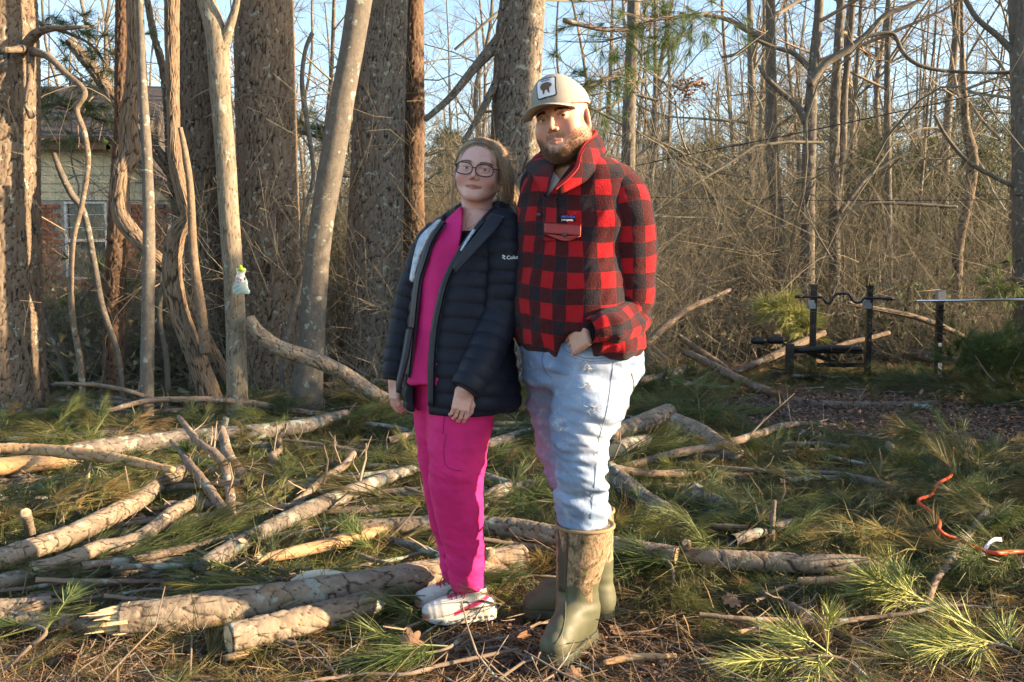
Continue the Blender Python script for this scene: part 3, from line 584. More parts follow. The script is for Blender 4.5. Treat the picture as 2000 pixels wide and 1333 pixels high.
for (px,d,s,lb) in [(1420,25,1.0,'olive green evergreen behind the hanging clump of leaves'),(1500,32,1.1,'olive evergreen seen between the two straight hardwood trunks'),(1700,24,.85,'bushy olive evergreen behind the twin stemmed tree'),(1800,27,.95,'broadest olive evergreen of the woods, right of the twin stemmed tree'),(1880,30,1.0,'olive evergreen behind the crooked dark trunk'),(1960,26,.8,'olive evergreen beside the right edge trunk'),(1330,30,1.0,'olive evergreen just right of the man'),(1620,34,1.2,'far olive evergreen behind the weight bench'),(640,19,.55,'evergreen bush between the leaning grey trunk and the middle pine'),(880,22,.75,'olive evergreen behind the woman'),(120,24,1.1,'evergreen behind the house roof at the left'),(1460,17,.5,'low olive evergreen bush in the brush left of the weight bench'),(1590,19,.6,'low olive evergreen in the brush straight behind the weight bench'),(1700,17.5,.55,'rounded olive evergreen bush right of the bench uprights'),(1790,20,.75,'olive evergreen behind the single barbell upright'),(1380,20,.6,'small olive evergreen right of the man behind the rising branch'),(1900,18,.6,'olive evergreen bush above the dark pine saplings'),(1310,16,.4,'smallest olive evergreen bush beside the man')]:
    place_ft(rs.randint(4),xat(px,d),d,s,rs.uniform(0,6),lb,'evergreen_tree','tree',None,EV)
# ------------------------------------------------------------------ geometry-node scatter for uncountable stuff
def scatter(name,pts,rot,scl,idx,tint,sources,kind='stuff'):
    me=bpy.data.meshes.new(name); me.vertices.add(len(pts)); me.vertices.foreach_set('co',np.asarray(pts,np.float32).ravel())
    setattr_(me,'rot',np.asarray(rot)); setattr_(me,'scl',np.asarray(scl)); setattr_(me,'tint',np.asarray(tint))
    a=me.attributes.new('idx','INT','POINT'); a.data.foreach_set('value',np.asarray(idx,np.int32))
    c=bpy.data.collections.new(name+'_sources')
    for k,sm in enumerate(sources):
        o=bpy.data.objects.new('%s_piece_%02d'%(name,k),sm); c.objects.link(o)
    ob=mkobj(name,me,kind=kind)
    ng=bpy.data.node_groups.new(name,'GeometryNodeTree'); ng.interface.new_socket('Geometry',in_out='INPUT',socket_type='NodeSocketGeometry'); ng.interface.new_socket('Geometry',in_out='OUTPUT',socket_type='NodeSocketGeometry')
    N=ng.nodes; L=ng.links; gi=N.new('NodeGroupInput'); go=N.new('NodeGroupOutput'); iop=N.new('GeometryNodeInstanceOnPoints'); ci=N.new('GeometryNodeCollectionInfo')
    ci.inputs['Collection'].default_value=c; ci.inputs['Separate Children'].default_value=True; ci.inputs['Reset Children'].default_value=True; iop.inputs['Pick Instance'].default_value=True
    def na(nm,ty):
        n_=N.new('GeometryNodeInputNamedAttribute'); n_.data_type=ty; n_.inputs['Name'].default_value=nm; return n_.outputs['Attribute']
    L.new(gi.outputs[0],iop.inputs['Points']); L.new(ci.outputs[0],iop.inputs['Instance'])
    L.new(na('idx','INT'),iop.inputs['Instance Index']); L.new(na('rot','FLOAT_VECTOR'),iop.inputs['Rotation']); L.new(na('scl','FLOAT_VECTOR'),iop.inputs['Scale']); L.new(iop.outputs[0],go.inputs[0])
    md=ob.modifiers.new('scatter','NODES'); md.node_group=ng; return ob
rs=np.random.RandomState(77)
# distant woods
m=520; d=40+60*rs.rand(m)**1.0; px=rs.uniform(-200,2200,m); x=(px-CX)/F*d
s=rs.uniform(.8,1.5,m)
srcs=[]
for i in range(4):
    tm,bm=FT[i]; g=Geo()
    def raw(me):
        v=np.empty(len(me.vertices)*3,np.float32); me.vertices.foreach_get('co',v); f=np.empty(len(me.loops),np.int32); me.loops.foreach_get('vertex_index',f); return v.reshape(-1,3),f.reshape(-1,4)
    for q in(tm,bm): v,f=raw(q); g.add(v,f,None,[.8,.5,.5,1])
    srcs.append(g.mesh('far_tree',[M['far_bark']]))
scatter('distant_woods',np.stack([x,d,0*x-.3],-1),np.stack([0*x,0*x,rs.uniform(0,6.3,m)],-1),np.stack([s*1.25,s*1.25,s],-1),rs.randint(0,4,m),rs.rand(m,3),srcs)
# dense low brush
def brush_mesh(seed,n=150,H=1.6,spread=.9):
    rs=np.random.RandomState(seed); b=np.stack([rs.randn(n)*spread,rs.randn(n)*spread,0*rs.rand(n)],-1); p=b; pts=[b]; d=np.stack([rs.randn(n)*.65,rs.randn(n)*.65,1+0*p[:,0]],-1)
    L=H*(.35+.8*rs.rand(n))
    for k in range(4):
        d=d+rs.randn(n,3)*.42; d/=np.linalg.norm(d,axis=1)[:,None]; p=p+d*(L/4)[:,None]; pts.append(p)
    Pt=np.stack(pts,1); Rr=np.stack([.007*(1-.2*k)*(.5+rs.rand(n)) for k in range(5)],1); V,Q=batch(Pt,Rr,3)
    P2,R2=sprout(Pt,Rr,5,.5,50,rs,k=3,up=.05); V2,Q2=batch(P2,np.maximum(R2,.0022),3)
    P3,R3=sprout(P2,R2,3,.5,50,rs,k=3,up=.0); V3,Q3=batch(P3,np.maximum(R3,.0018),3)
    return mkmesh('brush',np.vstack([V,V2,V3]),np.vstack([Q,Q2+len(V),Q3+len(V)+len(V2)]),True,None,[M['far_twig']])
def leafy_mesh(seed,n=1500,H=1.1,spread=.8,leaf=.035,mat='dead_leaf'):
    rs=np.random.RandomState(seed); c=np.stack([rs.randn(n)*spread,rs.randn(n)*spread,np.abs(rs.randn(n))*H*.6],-1); d=rs.randn(n,3); d/=np.linalg.norm(d,axis=1)[:,None]; s=np.cross(d,rs.randn(n,3)); s/=np.linalg.norm(s,axis=1)[:,None]
    L=leaf*(.5+rs.rand(n))[:,None]; V=np.stack([c-s*L*.4,c+s*L*.4,c+d*L],1).reshape(-1,3); g=np.repeat(rs.rand(n),3)
    return mkmesh('leaves',V,np.arange(n*3).reshape(-1,3),False,{'Col':np.stack([g,g,g,g*0+1],-1)},[M[mat]])
BR=[brush_mesh(300+i) for i in range(4)]
LV=[leafy_mesh(320,mat='green_leaf'),leafy_mesh(321,mat='green_leaf'),leafy_mesh(322,n=900,leaf=.16,H=.7,mat='dry_grass'),leafy_mesh(323,n=1300,leaf=.12,H=.9,mat='green_leaf')]
m=950; d=11.6+26*rs.rand(m)**1.2; px=rs.uniform(560,2150,m); left=rs.rand(m)<.12; px[left]=rs.uniform(60,560,left.sum()); d[left]=11+2*rs.rand(left.sum()); x=(px-CX)/F*d
clear=(np.hypot(x-3.6,d-11.3)<2.3)|(d<12.6)&(px>1350)
x,d,px=x[~clear],d[~clear],px[~clear]; m=len(x); s=rs.uniform(.6,1.25,m)*np.clip(.55+.05*(d-11),.55,1.3)
scatter('underbrush',np.stack([x,d,0*x],-1),np.stack([0*x,0*x,rs.uniform(0,6.3,m)],-1),np.stack([s,s,s*rs.uniform(.7,1.3,m)],-1),np.where(rs.rand(m)<.40,rs.randint(0,4,m),4+rs.randint(0,4,m)),rs.rand(m,3),BR+LV)
TK=[brush_mesh(340+i,n=46,H=4.6,spread=1.1) for i in range(3)]
m=150; d=14+24*rs.rand(m)**1.1; px=rs.uniform(1150,2150,m); lf=rs.rand(m)<.22; px[lf]=rs.uniform(560,1150,lf.sum()); x=(px-CX)/F*d; s=rs.uniform(.6,1.15,m)
scatter('thicket',np.stack([x,d,0*x],-1),np.stack([0*x,0*x,rs.uniform(0,6.3,m)],-1),np.stack([s,s,s],-1),rs.randint(0,3,m),rs.rand(m,3),TK)
m=120; d=10.4+5*rs.rand(m); px=np.where(rs.rand(m)<.12,rs.uniform(80,335,m),rs.uniform(560,1160,m)); x=(px-CX)/F*d; s=rs.uniform(.45,.85,m)
scatter('vine_tangle',np.stack([x,d,0*x],-1),np.stack([0*x,0*x,rs.uniform(0,6.3,m)],-1),np.stack([s*.8,s*.8,s],-1),rs.randint(0,3,m),rs.rand(m,3),TK)
def arcs(n,name,seed,d0,d1,px0,px1,h0,h1,r0,r1,L0,L1,mat):
    r=np.random.RandomState(seed); d=r.uniform(d0,d1,n); px=r.uniform(px0,px1,n); p=np.stack([(px-CX)/F*d,d,r.uniform(h0,h1,n)],-1); a=r.uniform(0,6.28,n); dr=np.stack([np.cos(a),np.sin(a)*.3,r.uniform(-.1,1.,n)],-1); L=r.uniform(L0,L1,n); pts=[p]; bend=r.uniform(-.35,.1,n)
    for k in range(9): dr=dr+r.randn(n,3)*.2; dr[:,2]+=bend; dr/=np.linalg.norm(dr,axis=1)[:,None]; p=p+dr*(L/9)[:,None]; pts.append(p)
    Pt=np.stack(pts,1); rr=r.uniform(r0,r1,n); Rr=np.stack([rr*(1-.08*k) for k in range(10)],1); V,Q=batch(Pt,Rr,5); P2,R2=sprout(Pt,Rr,4,.3,50,r,k=4,up=.0,rad_fac=.45,wig=.2); V2,Q2=batch(P2,R2,3); P3,R3=sprout(P2,R2,3,.45,50,r,k=3); V3,Q3=batch(P3,R3,3)
    mkobj(name,mkmesh(name,np.vstack([V,V2,V3]),np.vstack([Q,Q2+len(V),Q3+len(V)+len(V2)]),True,None,[M[mat]]),kind='stuff')
arcs(120,'tangled_branches',31,12.5,20,1180,2080,.1,4.2,.006,.03,1.,5.,'far_twig')
arcs(60,'tangled_branches',32,10.4,14,560,1180,.1,4.,.005,.022,1.,3.5,'far_twig')
arcs(46,'tangled_vines',33,8.6,12,60,480,.2,3.6,.004,.013,.8,2.6,'twig_bark')
# power lines
def wire(name,label,rows,r):
    g=Geo(); pts=smooth_path(np.array([P(*q) for q in rows]),24); g.tube(pts,r,5); o=mkobj(name,g.mesh(name,[M['black']]),None,label,'cable',None)
wire('overhead_cable','black overhead cable sloping up to the right across the woods behind the man',[(700,480,13.4),(1100,372,13.2),(1240,325,13),(1600,252,12.8),(2000,165,12.6),(2200,118,12.5)],.0095)
wire('overhead_cable','black overhead cable running level across the woods above the weight bench',[(700,372,13.6),(1280,386,13.4),(1640,392,13.3),(2000,390,13.2),(2200,388,13.2)],.007)
# hanging clump of dead leaves
t=thing('dead_leaf_clump','clump of dead leaves on a bare twig against the sky right of the cap','leaf clump',tuple(P(1345,170,11)))
g=Geo(); g.tube([P(1312,165,11),P(1335,176,11),P(1350,164,11),P(1378,170,11)],[.012,.02,.022,.006],6,n=10); g.tube([P(1262,140,11),P(1290,155,11),P(1335,172,11),P(1420,120,11.2),P(1500,60,12)],[.004]*5,4,n=20)
keep(mkobj('twig',g.mesh('twig',[M['far_twig']])),t)
rr=np.random.RandomState(3); n=260; c=np.where((rr.rand(n)<.5)[:,None],P(1348,165,11)+rr.randn(n,3)*np.array([.13,.05,.035]),P(1345,185,11)+rr.randn(n,3)*np.array([.05,.05,.07]))
d_=rr.randn(n,3); d_/=np.linalg.norm(d_,axis=1)[:,None]; s_=np.cross(d_,rr.randn(n,3)); L=.05
V=np.stack([c-s_*L*.2,c+s_*L*.2,c+d_*L],1).reshape(-1,3); keep(mkobj('leaves',mkmesh('leaves',V,np.arange(n*3).reshape(-1,3),False,{'Col':np.tile([.2,.2,.2,1],(n*3,1))},[M['dead_leaf']])),t)
# ------------------------------------------------------------------ fallen logs and branches, traced
def lay(rows,lift=0.,dz=None):
    out=[]
    for q in rows:
        px,py,wd=q[:3]; l=q[3] if len(q)>3 else lift
        d=F*HC/(py+wd*.5-533)
        for _ in range(3):
            # bottom of the stem rests at height l
            p=PZ(px,py,l+wd/2/F*d); d=p[1]
        out.append([*p,wd/2/F*d])
    return np.array(out)
LG=[]
def log(name,label,rows,dep=None,style='log',mat='log_bark',ends=('cut','cut'),lift=0.,seed=None,du=.008,dv=.010,stubs=(),twigs=0,cat=None,lump=.08,side=None):
    seed=seed or (500+len(LG)*7); pts=lay(rows,lift+(.045 if rows[0][1]<1140 else .016)) if dep is None else pxpath([(q[0],q[1],q[2],dd) for q,dd in zip(rows,dep)]); t=thing(name,label,cat or name.split('_')[-1],tuple(pts[len(pts)//2][:3]*np.array([1,1,0])))
    stem('stem',pts,style,M[mat],t,seed,du,dv,0,lump,ends)
    rs=np.random.RandomState(seed); q=smooth_path(pts,30)
    for s_ in stubs: # fraction, length, angle, radius factor
        i=int(s_[0]*28); c=q[i,:3]; T=q[i+1,:3]-q[i,:3]; T/=np.linalg.norm(T); up=np.array([0,0,1.]); sd=np.cross(T,up); a=s_[2]; dr=up*math.cos(a)+sd*math.sin(a)+T*.45; dr/=np.linalg.norm(dr)
        r=q[i,3]*s_[3]; pp=np.array([[*c,r*1.15],[*(c+dr*(q[i,3]+s_[1]*.5)),r],[*(c+dr*(q[i,3]+s_[1])+rs.randn(3)*.01),r*.85]])
        stem('branch_stub',pp,style if r>.02 else 'fine',M[mat],t,seed+3,du,dv,0,lump,('cap','cut' if r>.008 else 'cap'))
    if twigs:
        P1,R1=sprout(q[None,:,:3],q[None,:,3],twigs,.22,60,rs,k=4,up=.12,rad_fac=.28,wig=.2); R1=np.clip(R1,.002,.009); P2,R2=sprout(P1,R1,3,.5,50,rs,k=3,up=.05)
        V1,Q1=batch(P1,R1,5);V2,Q2=batch(P2,R2,3); VV=np.vstack([V1,V2]); VV[:,2]=np.maximum(VV[:,2],.01)
        keep(mkobj('twigs',mkmesh('twigs',VV,np.vstack([Q1,Q2+len(V1)]),True,None,[M['twig_bark']])),t)
    LG.append(t); return t
log('broken_log','thick front log torn open at its left end with orange splintered wood',[(235,1212,68),(420,1190,74),(600,1166,70),(800,1130,64),(930,1106,58),(1022,1090,56)],ends=('torn','cut'),stubs=[(.9,.03,.6,.4)],dv=.008,du=.007,lump=.1)
log('fallen_log','thinner log in line with the torn end of the thick front log',[(-40,1216,44),(60,1214,40),(160,1220,36),(250,1226,30)],ends=('cap','cut'))
log('fallen_log','log stub at the left edge with rough bark, in front of the lit branches',[(-40,1190,38),(40,1186,36),(98,1178,30)],ends=('cap','cap'),lift=.03)
log('short_log','short log with its pale cut end to the left, lying before the thick front log',[(448,1248,62),(560,1222,60),(660,1196,56),(738,1172,48)],stubs=[(.85,.04,.9,.35)],dv=.008,du=.007)
log('bark_piece','small curled strip of bark below the short log',[(440,1286,14),(470,1280,18),(500,1270,14)],style='peel',mat='peeled_bark',cat='bark')
log('fallen_branch','long branch running left from beside the pink trousers, half of it sunlit',[(-30,1150,42),(60,1126,40),(160,1114,34),(260,1110,32),(345,1102,30),(420,1104,22),(475,1112,14)],stubs=[(.83,.02,1.2,.8)],twigs=3)
log('fallen_branch','knobbly branch rising right from the long lit branch to the crossed dark branches',[(60,1112,28),(120,1098,30),(190,1072,32),(240,1062,30),(290,1040,30),(335,1004,28),(392,972,22)],lift=.04,stubs=[(.55,.035,1.0,.75)],ends=('cap','cap'))
log('fallen_log','thick flaky barked log sloping up from the left edge to the middle of the pile',[(-40,1106,46),(40,1080,46),(120,1052,42),(190,1020,42),(260,984,38),(320,944,34),(352,922,30)],lift=.03,ends=('cap','cut'),dv=.008)
log('upright_stub','stub of a cut branch standing up at the left edge with sunlit top',[(68,1076,20,.0),(58,1035,20,.13),(50,1003,22,.24)],style='log',ends=('cap','cut'),cat='branch stub')
log('fallen_branch','smooth orange sunlit branch lying across the two pale logs at the left edge',[(-40,878,24),(60,878,24),(130,884,25),(200,892,24),(270,905,20),(338,918,14)],lift=.20,ends=('cap','cap'),mat='peeled_bark',style='log')
log('fallen_log','pale stripped log end under the orange sunlit branch',[(-40,916,38),(40,908,36),(100,902,34),(142,898,26)],lift=.04,mat='peeled_bark',style='peel',ends=('cap','torn'))
log('fallen_log','long log with patches of lichen crossing the left half behind the pile',[(60,902,40),(160,882,40),(260,868,38),(370,856,36),(470,848,34),(560,838,32),(620,826,28),(676,810,20)],mat='log_bark_grey',lift=.03,stubs=[(.5,.05,-.2,.4)],ends=('cap','cap'))
log('fallen_branch','dull grey branch lying behind the long lichen covered log',[(15,860,14),(100,856,17),(200,850,18),(300,846,18),(380,842,12)],mat='log_bark_grey',lift=.02,ends=('cap','cap'))
log('fallen_branch','thin arched branch with a pale lichen spot above the pile left of the forked tree',[(212,803,9,.16),(250,792,11,.18),(300,782,12,.2),(400,781,13,.2),(480,786,14,.16),(560,800,13,.1),(650,812,9,.05)],style='fine',mat='branch_bark',ends=('cut','cap'),twigs=3)
log('fallen_branch','thin grey branch reaching left from the arched branch over the shaded needles',[(108,749,6,.3),(140,750,8,.32),(200,754,9,.3),(250,764,9,.27),(285,775,9,.22),(312,782,9,.2)],style='fine',mat='branch_bark',ends=('cap','cap'),twigs=3)
log('propped_branch','dark knotted branch standing crosswise in the pile with its tip up to the left',[(452,1012,20,.05),(448,960,20,.12),(440,915,20,.2),(418,885,18,.27),(385,860,15,.33),(350,816,10,.42)],mat='branch_bark',style='log',ends=('cap','cut'),twigs=4,lump=.12,cat='branch')
log('propped_branch','second dark branch crossing the first in the left pile, pointing down to the right',[(335,862,9,.3),(355,885,14,.26),(368,905,18,.22),(400,945,20,.15),(430,985,18,.1),(466,1022,16,.05)],mat='branch_bark',style='log',ends=('cap','cap'),twigs=5,lump=.12,cat='branch')
log('propped_branch','short thick branch stub rising where the pile crosses the lichen covered log',[(470,930,26,.05),(445,890,24,.12),(438,860,20,.18),(432,838,16,.24)],mat='branch_bark',style='log',ends=('cap','cap'),cat='branch')
log('fallen_log','lichen spotted log slanting from the lit pile up towards the pink trousers',[(385,1108,26),(440,1078,36),(500,1046,34),(570,1010,34),(640,980,32),(700,955,30),(760,932,24),(822,912,18)],mat='log_bark_grey',ends=('cap','cap'),lift=.02,stubs=[(.12,.02,1.2,.7)],twigs=2,dv=.008)
log('fallen_log','horizontal log behind both pairs of legs with its cut end left of the pink trousers',[(692,1034,36),(780,1028,36),(880,1024,38),(980,1030,40),(1080,1046,42),(1200,1068,40),(1320,1086,38)],lift=.02,dv=.009)
log('fallen_log','long smooth red brown log lying right of the camouflage boots',[(1290,1078,30),(1400,1092,38),(1500,1098,40),(1600,1102,42),(1680,1104,38),(1745,1122,14)],stubs=[(.12,.05,.3,.5)],ends=('cap','cap'),lift=.01)
log('torn_branch','reddish torn branch lying before the cut end of the horizontal log',[(500,1094,16),(560,1082,24),(640,1064,26),(720,1044,24),(775,1030,16)],mat='peeled_bark',style='peel',ends=('torn','cap'),lift=.03,cat='branch')
log('cut_log','dark log right of the jeans with a pale angled cut end',[(1190,852,34),(1240,832,36),(1305,808,38)],lift=.03,ends=('cap','cut'))
log('cut_log','grey log sloping down to the right from the angled cut log',[(1318,826,40,.1),(1370,850,42,.05),(1440,895,38,.0)],ends=('cut','cap'))
log('cut_log','log with a round pale sawn face turned to the camera beside the jeans',[(1205,886,46),(1222,878,44),(1262,866,36)],mat='log_bark_grey',ends=('cut','cap'))
log('fallen_branch','long slim branch arching from beside the jeans up across the mulch bed',[(1185,922,16,.02),(1260,902,16,.06),(1330,884,17,.12),(1400,872,17,.14),(1470,852,16,.16),(1530,832,13,.15),(1580,828,9,.1),(1640,832,6,.03)],style='fine',mat='branch_bark',ends=('cap','cap'),twigs=5)
log('fallen_log','leaning grey trunk piece behind the camouflage boots sloping down right',[(1180,915,40,.08),(1215,945,44,.05),(1255,975,42,.0),(1300,1000,34)],mat='log_bark_grey',ends=('cap','cap'))
log('tree_stump','low stump covered in pale green lichen in the needles right of the boots',[(1355,965,46),(1390,985,44),(1430,1005,34)],mat='log_bark_grey',ends=('cap','cap'),lump=.2,cat='stump')
log('upright_stick','straight stick poking upright from the needles on the right',[(1505,1062,15,.0),(1508,1020,13,.1),(1513,978,9,.2)],style='fine',mat='branch_bark',ends=('cap','cap'),cat='stick')
log('fallen_branch','dark branch running to the lower right corner region through sunlit needles',[(1490,1158,16),(1540,1184,22),(1600,1215,20),(1650,1245,18),(1710,1270,14),(1760,1290,8)],mat='branch_bark',style='log',ends=('cap','cap'),twigs=5)
log('fallen_branch','long curved dark trunk lying in front of the weight bench',[(1335,688,13,.12),(1370,703,16,.09),(1420,730,17,.05),(1480,757,18,.02),(1560,785,18),(1640,792,17),(1740,792,15),(1830,788,12)],dep=(10.4,10.1,9.6,9.1,8.4,8.25,8.25,8.35),style='log',mat='branch_bark',ends=('cap','cap'),du=.01,dv=.02,twigs=5)
log('fallen_branch','lit branch sloping behind the start of the curved trunk',[(1325,656,10,.3),(1360,682,13,.22),(1400,708,14,.12),(1428,730,12,.04)],dep=(11.2,11.1,11,10.9),style='log',mat='branch_bark',ends=('cut','cap'),du=.01,dv=.02)
log('fallen_branch','dark branch rising right from the man with its tip above the brush',[(1262,672,14,.2),(1300,636,14,.42),(1345,603,13,.6),(1390,583,11,.75),(1426,566,7,.85)],dep=(10.2,10.3,10.5,10.7,10.9),style='fine',mat='branch_bark',ends=('cap','cap'),twigs=4,du=.01,dv=.02)
log('short_log','grey log end sticking out to the right from behind the man',[(1235,748,14,.04),(1290,736,17,.04),(1342,722,19,.04)],mat='log_bark_grey',du=.01)
log('fallen_branch','dark rough branch rising right towards the bench seat',[(1430,730,14,.02),(1500,700,16,.1),(1560,672,16,.2),(1610,650,12,.3)],dep=(11,11.2,11.4,11.6),mat='branch_bark',ends=('cap','cap'),du=.012,dv=.02,twigs=4)
log('fallen_branch','reddish branch crossing between the bench uprights towards the sky end up',[(1600,690,9,.2),(1650,672,10,.3),(1700,660,10,.36),(1736,650,9,.42)],dep=(11.2,11.3,11.4,11.5),mat='branch_bark',ends=('cap','cut'),du=.012,dv=.02)
log('fallen_branch','pale ended thin tree leaning down to the right between bench and single upright',[(1655,592,9,.62),(1700,602,10,.55),(1780,618,11,.42),(1850,642,11,.25),(1905,672,9,.08)],dep=(11.6,11.6,11.6,11.7,11.8),style='fine',mat='branch_bark',ends=('cut','cap'),du=.012,dv=.02,twigs=3)
log('fallen_log','thick grey log lying in the brush behind the bench on the right',[(1690,680,16,.05),(1770,690,20,.04),(1850,705,20,.03),(1930,716,14,.0)],mat='log_bark_grey',ends=('cap','cap'),du=.012,dv=.02)
log('bowed_trunk','bowed reddish trunk sloping down from the forked tree to the ground beside the woman',[(486,622,22,.52),(505,650,27,.42),(545,680,30,.34),(612,702,31,.28),(668,728,30,.2),(720,762,28,.1),(770,790,26,.02),(815,806,18)],dep=(7.3,7.3,7.33,7.36,7.4,7.45,7.55,7.7),mat='log_bark',ends=('cap','cap'),du=.008,cat='fallen trunk',stubs=[(.9,.04,-1.2,.5)])
log('fallen_branch','grey log behind the pink trousers with lichen, pointing at the boots',[(925,1000,20),(960,968,28),(1000,952,26),(1040,946,20)],mat='log_bark_grey',ends=('cap','cap'),lift=.02)
log('fallen_branch','thin grey log between the woman and the man at knee height',[(940,872,20),(990,858,22),(1050,842,22),(1100,830,18)],mat='log_bark_grey',ends=('cap','cap'),lift=.02)
log('fallen_branch','pale barked branch in the sunlit needles just right of the long red brown log',[(1560,1136,16),(1640,1134,18),(1700,1138,12)],style='peel',mat='peeled_bark',ends=('cap','cap'))
log('fallen_branch','pale peeled stick in the sunny litter right of the front boot',[(1420,1240,10),(1480,1230,13),(1540,1224,10)],style='peel',mat='peeled_bark',ends=('cap','cap'))
log('fallen_branch','short lit stick on the brown litter beside the heel of the front boot',[(1180,1295,12),(1235,1284,16),(1300,1282,12),(1320,1280,9)],style='peel',mat='peeled_bark',ends=('cap','cap'))
log('fallen_branch','thin crooked branch along the bottom edge below the shoes',[(590,1333,8),(700,1318,9),(790,1318,10),(860,1300,9),(930,1285,9),(1010,1268,7)],style='fine',mat='branch_bark',ends=('cap','cap'),twigs=3,lift=.01)
log('fallen_branch','lichen crusted crooked twig before the short log',[(545,1250,7,.04),(580,1256,10,.03),(620,1266,9,.02),(645,1290,8,.01)],style='fine',mat='log_bark_grey',ends=('cap','cap'),twigs=2)
log('fallen_branch','bent pale twig in the bottom left corner',[(0,1315,8,.01),(30,1290,8,.06),(60,1262,7,.1)],style='fine',mat='branch_bark',ends=('cap','cap'),twigs=2)
log('fallen_branch','thin forked branch over the needles beside the orange cable',[(1745,1045,6),(1800,1042,8),(1870,1046,9),(1940,1056,8)],style='fine',mat='branch_bark',ends=('cap','cap'),twigs=3,lift=.02)
log('fallen_branch','broad strip of bark standing in the needles between mulch and orange cable',[(1735,868,14,.06),(1750,890,22,.05),(1775,910,22,.02),(1795,925,8,0)],style='peel',mat='log_bark',ends=('cap','cap'))
log('fallen_branch','long dark branch near the mulch bed running right under the needles',[(1330,905,8),(1450,918,10),(1560,922,9),(1640,925,8),(1720,938,6)],style='fine',mat='branch_bark',ends=('cap','cap'),twigs=5,lift=.03)
log('fallen_branch','crooked dark twigged branch in front of the lichen stump',[(1295,948,12,.08),(1340,950,12,.06),(1390,940,11,.06),(1430,960,10,.04)],style='fine',mat='branch_bark',ends=('cut','cap'),twigs=3)
log('fallen_branch','thin crooked branch on the needles behind the pale twisted twigs at left',[(450,912,7,.05),(520,928,8,.05),(590,945,8,.04),(635,962,6,.02)],style='fine',mat='branch_bark',ends=('cap','cap'),twigs=4)
log('fallen_branch','slim pale branch pointing at the right leg of the woman from the needles',[(700,958,4,.16),(715,990,5,.1),(735,1020,5,.03)],style='fine',mat='branch_bark',ends=('cap','cap'))
log('fallen_branch','pale forking twig on the shaded needles above the first lit logs',[(178,905,6,.24),(165,960,8,.14),(150,1000,8,.05),(135,1020,8,.0)],style='fine',mat='peeled_bark',ends=('cap','cap'),twigs=3)
# broken sticks and limbs scattered over the clearing, each an object; the rest is litter
rs=np.random.RandomState(62)
def stick_proto(k,L,r):
    z=np.linspace(0,1,6); p=np.stack([(z-.5)*L,np.cumsum(rs.randn(6)*.04*L)*.6,.012+r+.02*L*rs.randn(6)*.3,r*(1-.45*z)*(1+.1*rs.randn(6))],-1); V,Q,C,_=stem_geo(p,'fine' if r<.013 else 'log',.006,.012,700+k,0,.08); me1=mkmesh('stem',V.reshape(-1,3),Q,True,{'Col':C},[M['branch_bark'] if k%3 else M['log_bark_grey']])
    P1,R1=sprout(smooth_path(p,12)[None,:,:3],smooth_path(p,12)[None,:,3],4,.28,55,rs,k=4,up=.05,rad_fac=.4,wig=.2); V1,Q1=batch(P1,np.clip(R1,.0015,.006),4); return me1,mkmesh('twigs',V1,Q1,True,None,[M['twig_bark']])
def wh(px,y):
    return ('left of the woman' if px<780 else 'around the two people' if px<1280 else 'right of the man' if px<1620 else 'at the far right')+(' near the camera' if y<4.4 else ' towards the trees' if y>7 else ' in the middle distance')
SPR=[stick_proto(k,L,r) for k,(L,r) in enumerate([(.45,.006),(.6,.008),(.8,.010),(1.0,.012),(.5,.014),(.9,.018),(.7,.022),(1.2,.026),(.35,.009),(1.1,.015)])]
for k in range(235):
    y=3.05+7.2*rs.rand()**1.15; px=rs.uniform(-60,2060) if k%3 else rs.uniform(-60,820); x=(px-CX)/F*y; i=int(rs.randint(10)) if y>3.6 else int(rs.choice([0,1,2,8]))
    if np.hypot((x-.05)/.75,(y-3.05)/.4)<1 or np.hypot((x-mc[0])/1.3,(y-mc[1])/1.1)<1: continue
    big=SPR[i]; t=thing('fallen_limb' if i>=5 else 'fallen_stick',('broken bare limb among the needles ' if i>=5 else 'thin broken stick on the needles ')+wh(px,y),'limb' if i>=5 else 'stick',(x,y,float(gheight(x,y))+.035+.05*rs.rand()),('broken limbs strewn ' if i>=5 else 'broken sticks strewn ')+wh(px,y))
    t.rotation_euler=(0,rs.randn()*.07,rs.uniform(-.9,.9) if rs.rand()<.6 else rs.uniform(0,6.28)); sc_=rs.uniform(.8,1.25); t.scale=(sc_,)*3
    for me in big: o=bpy.data.objects.new(me.name,me); col.objects.link(o); o.parent=t
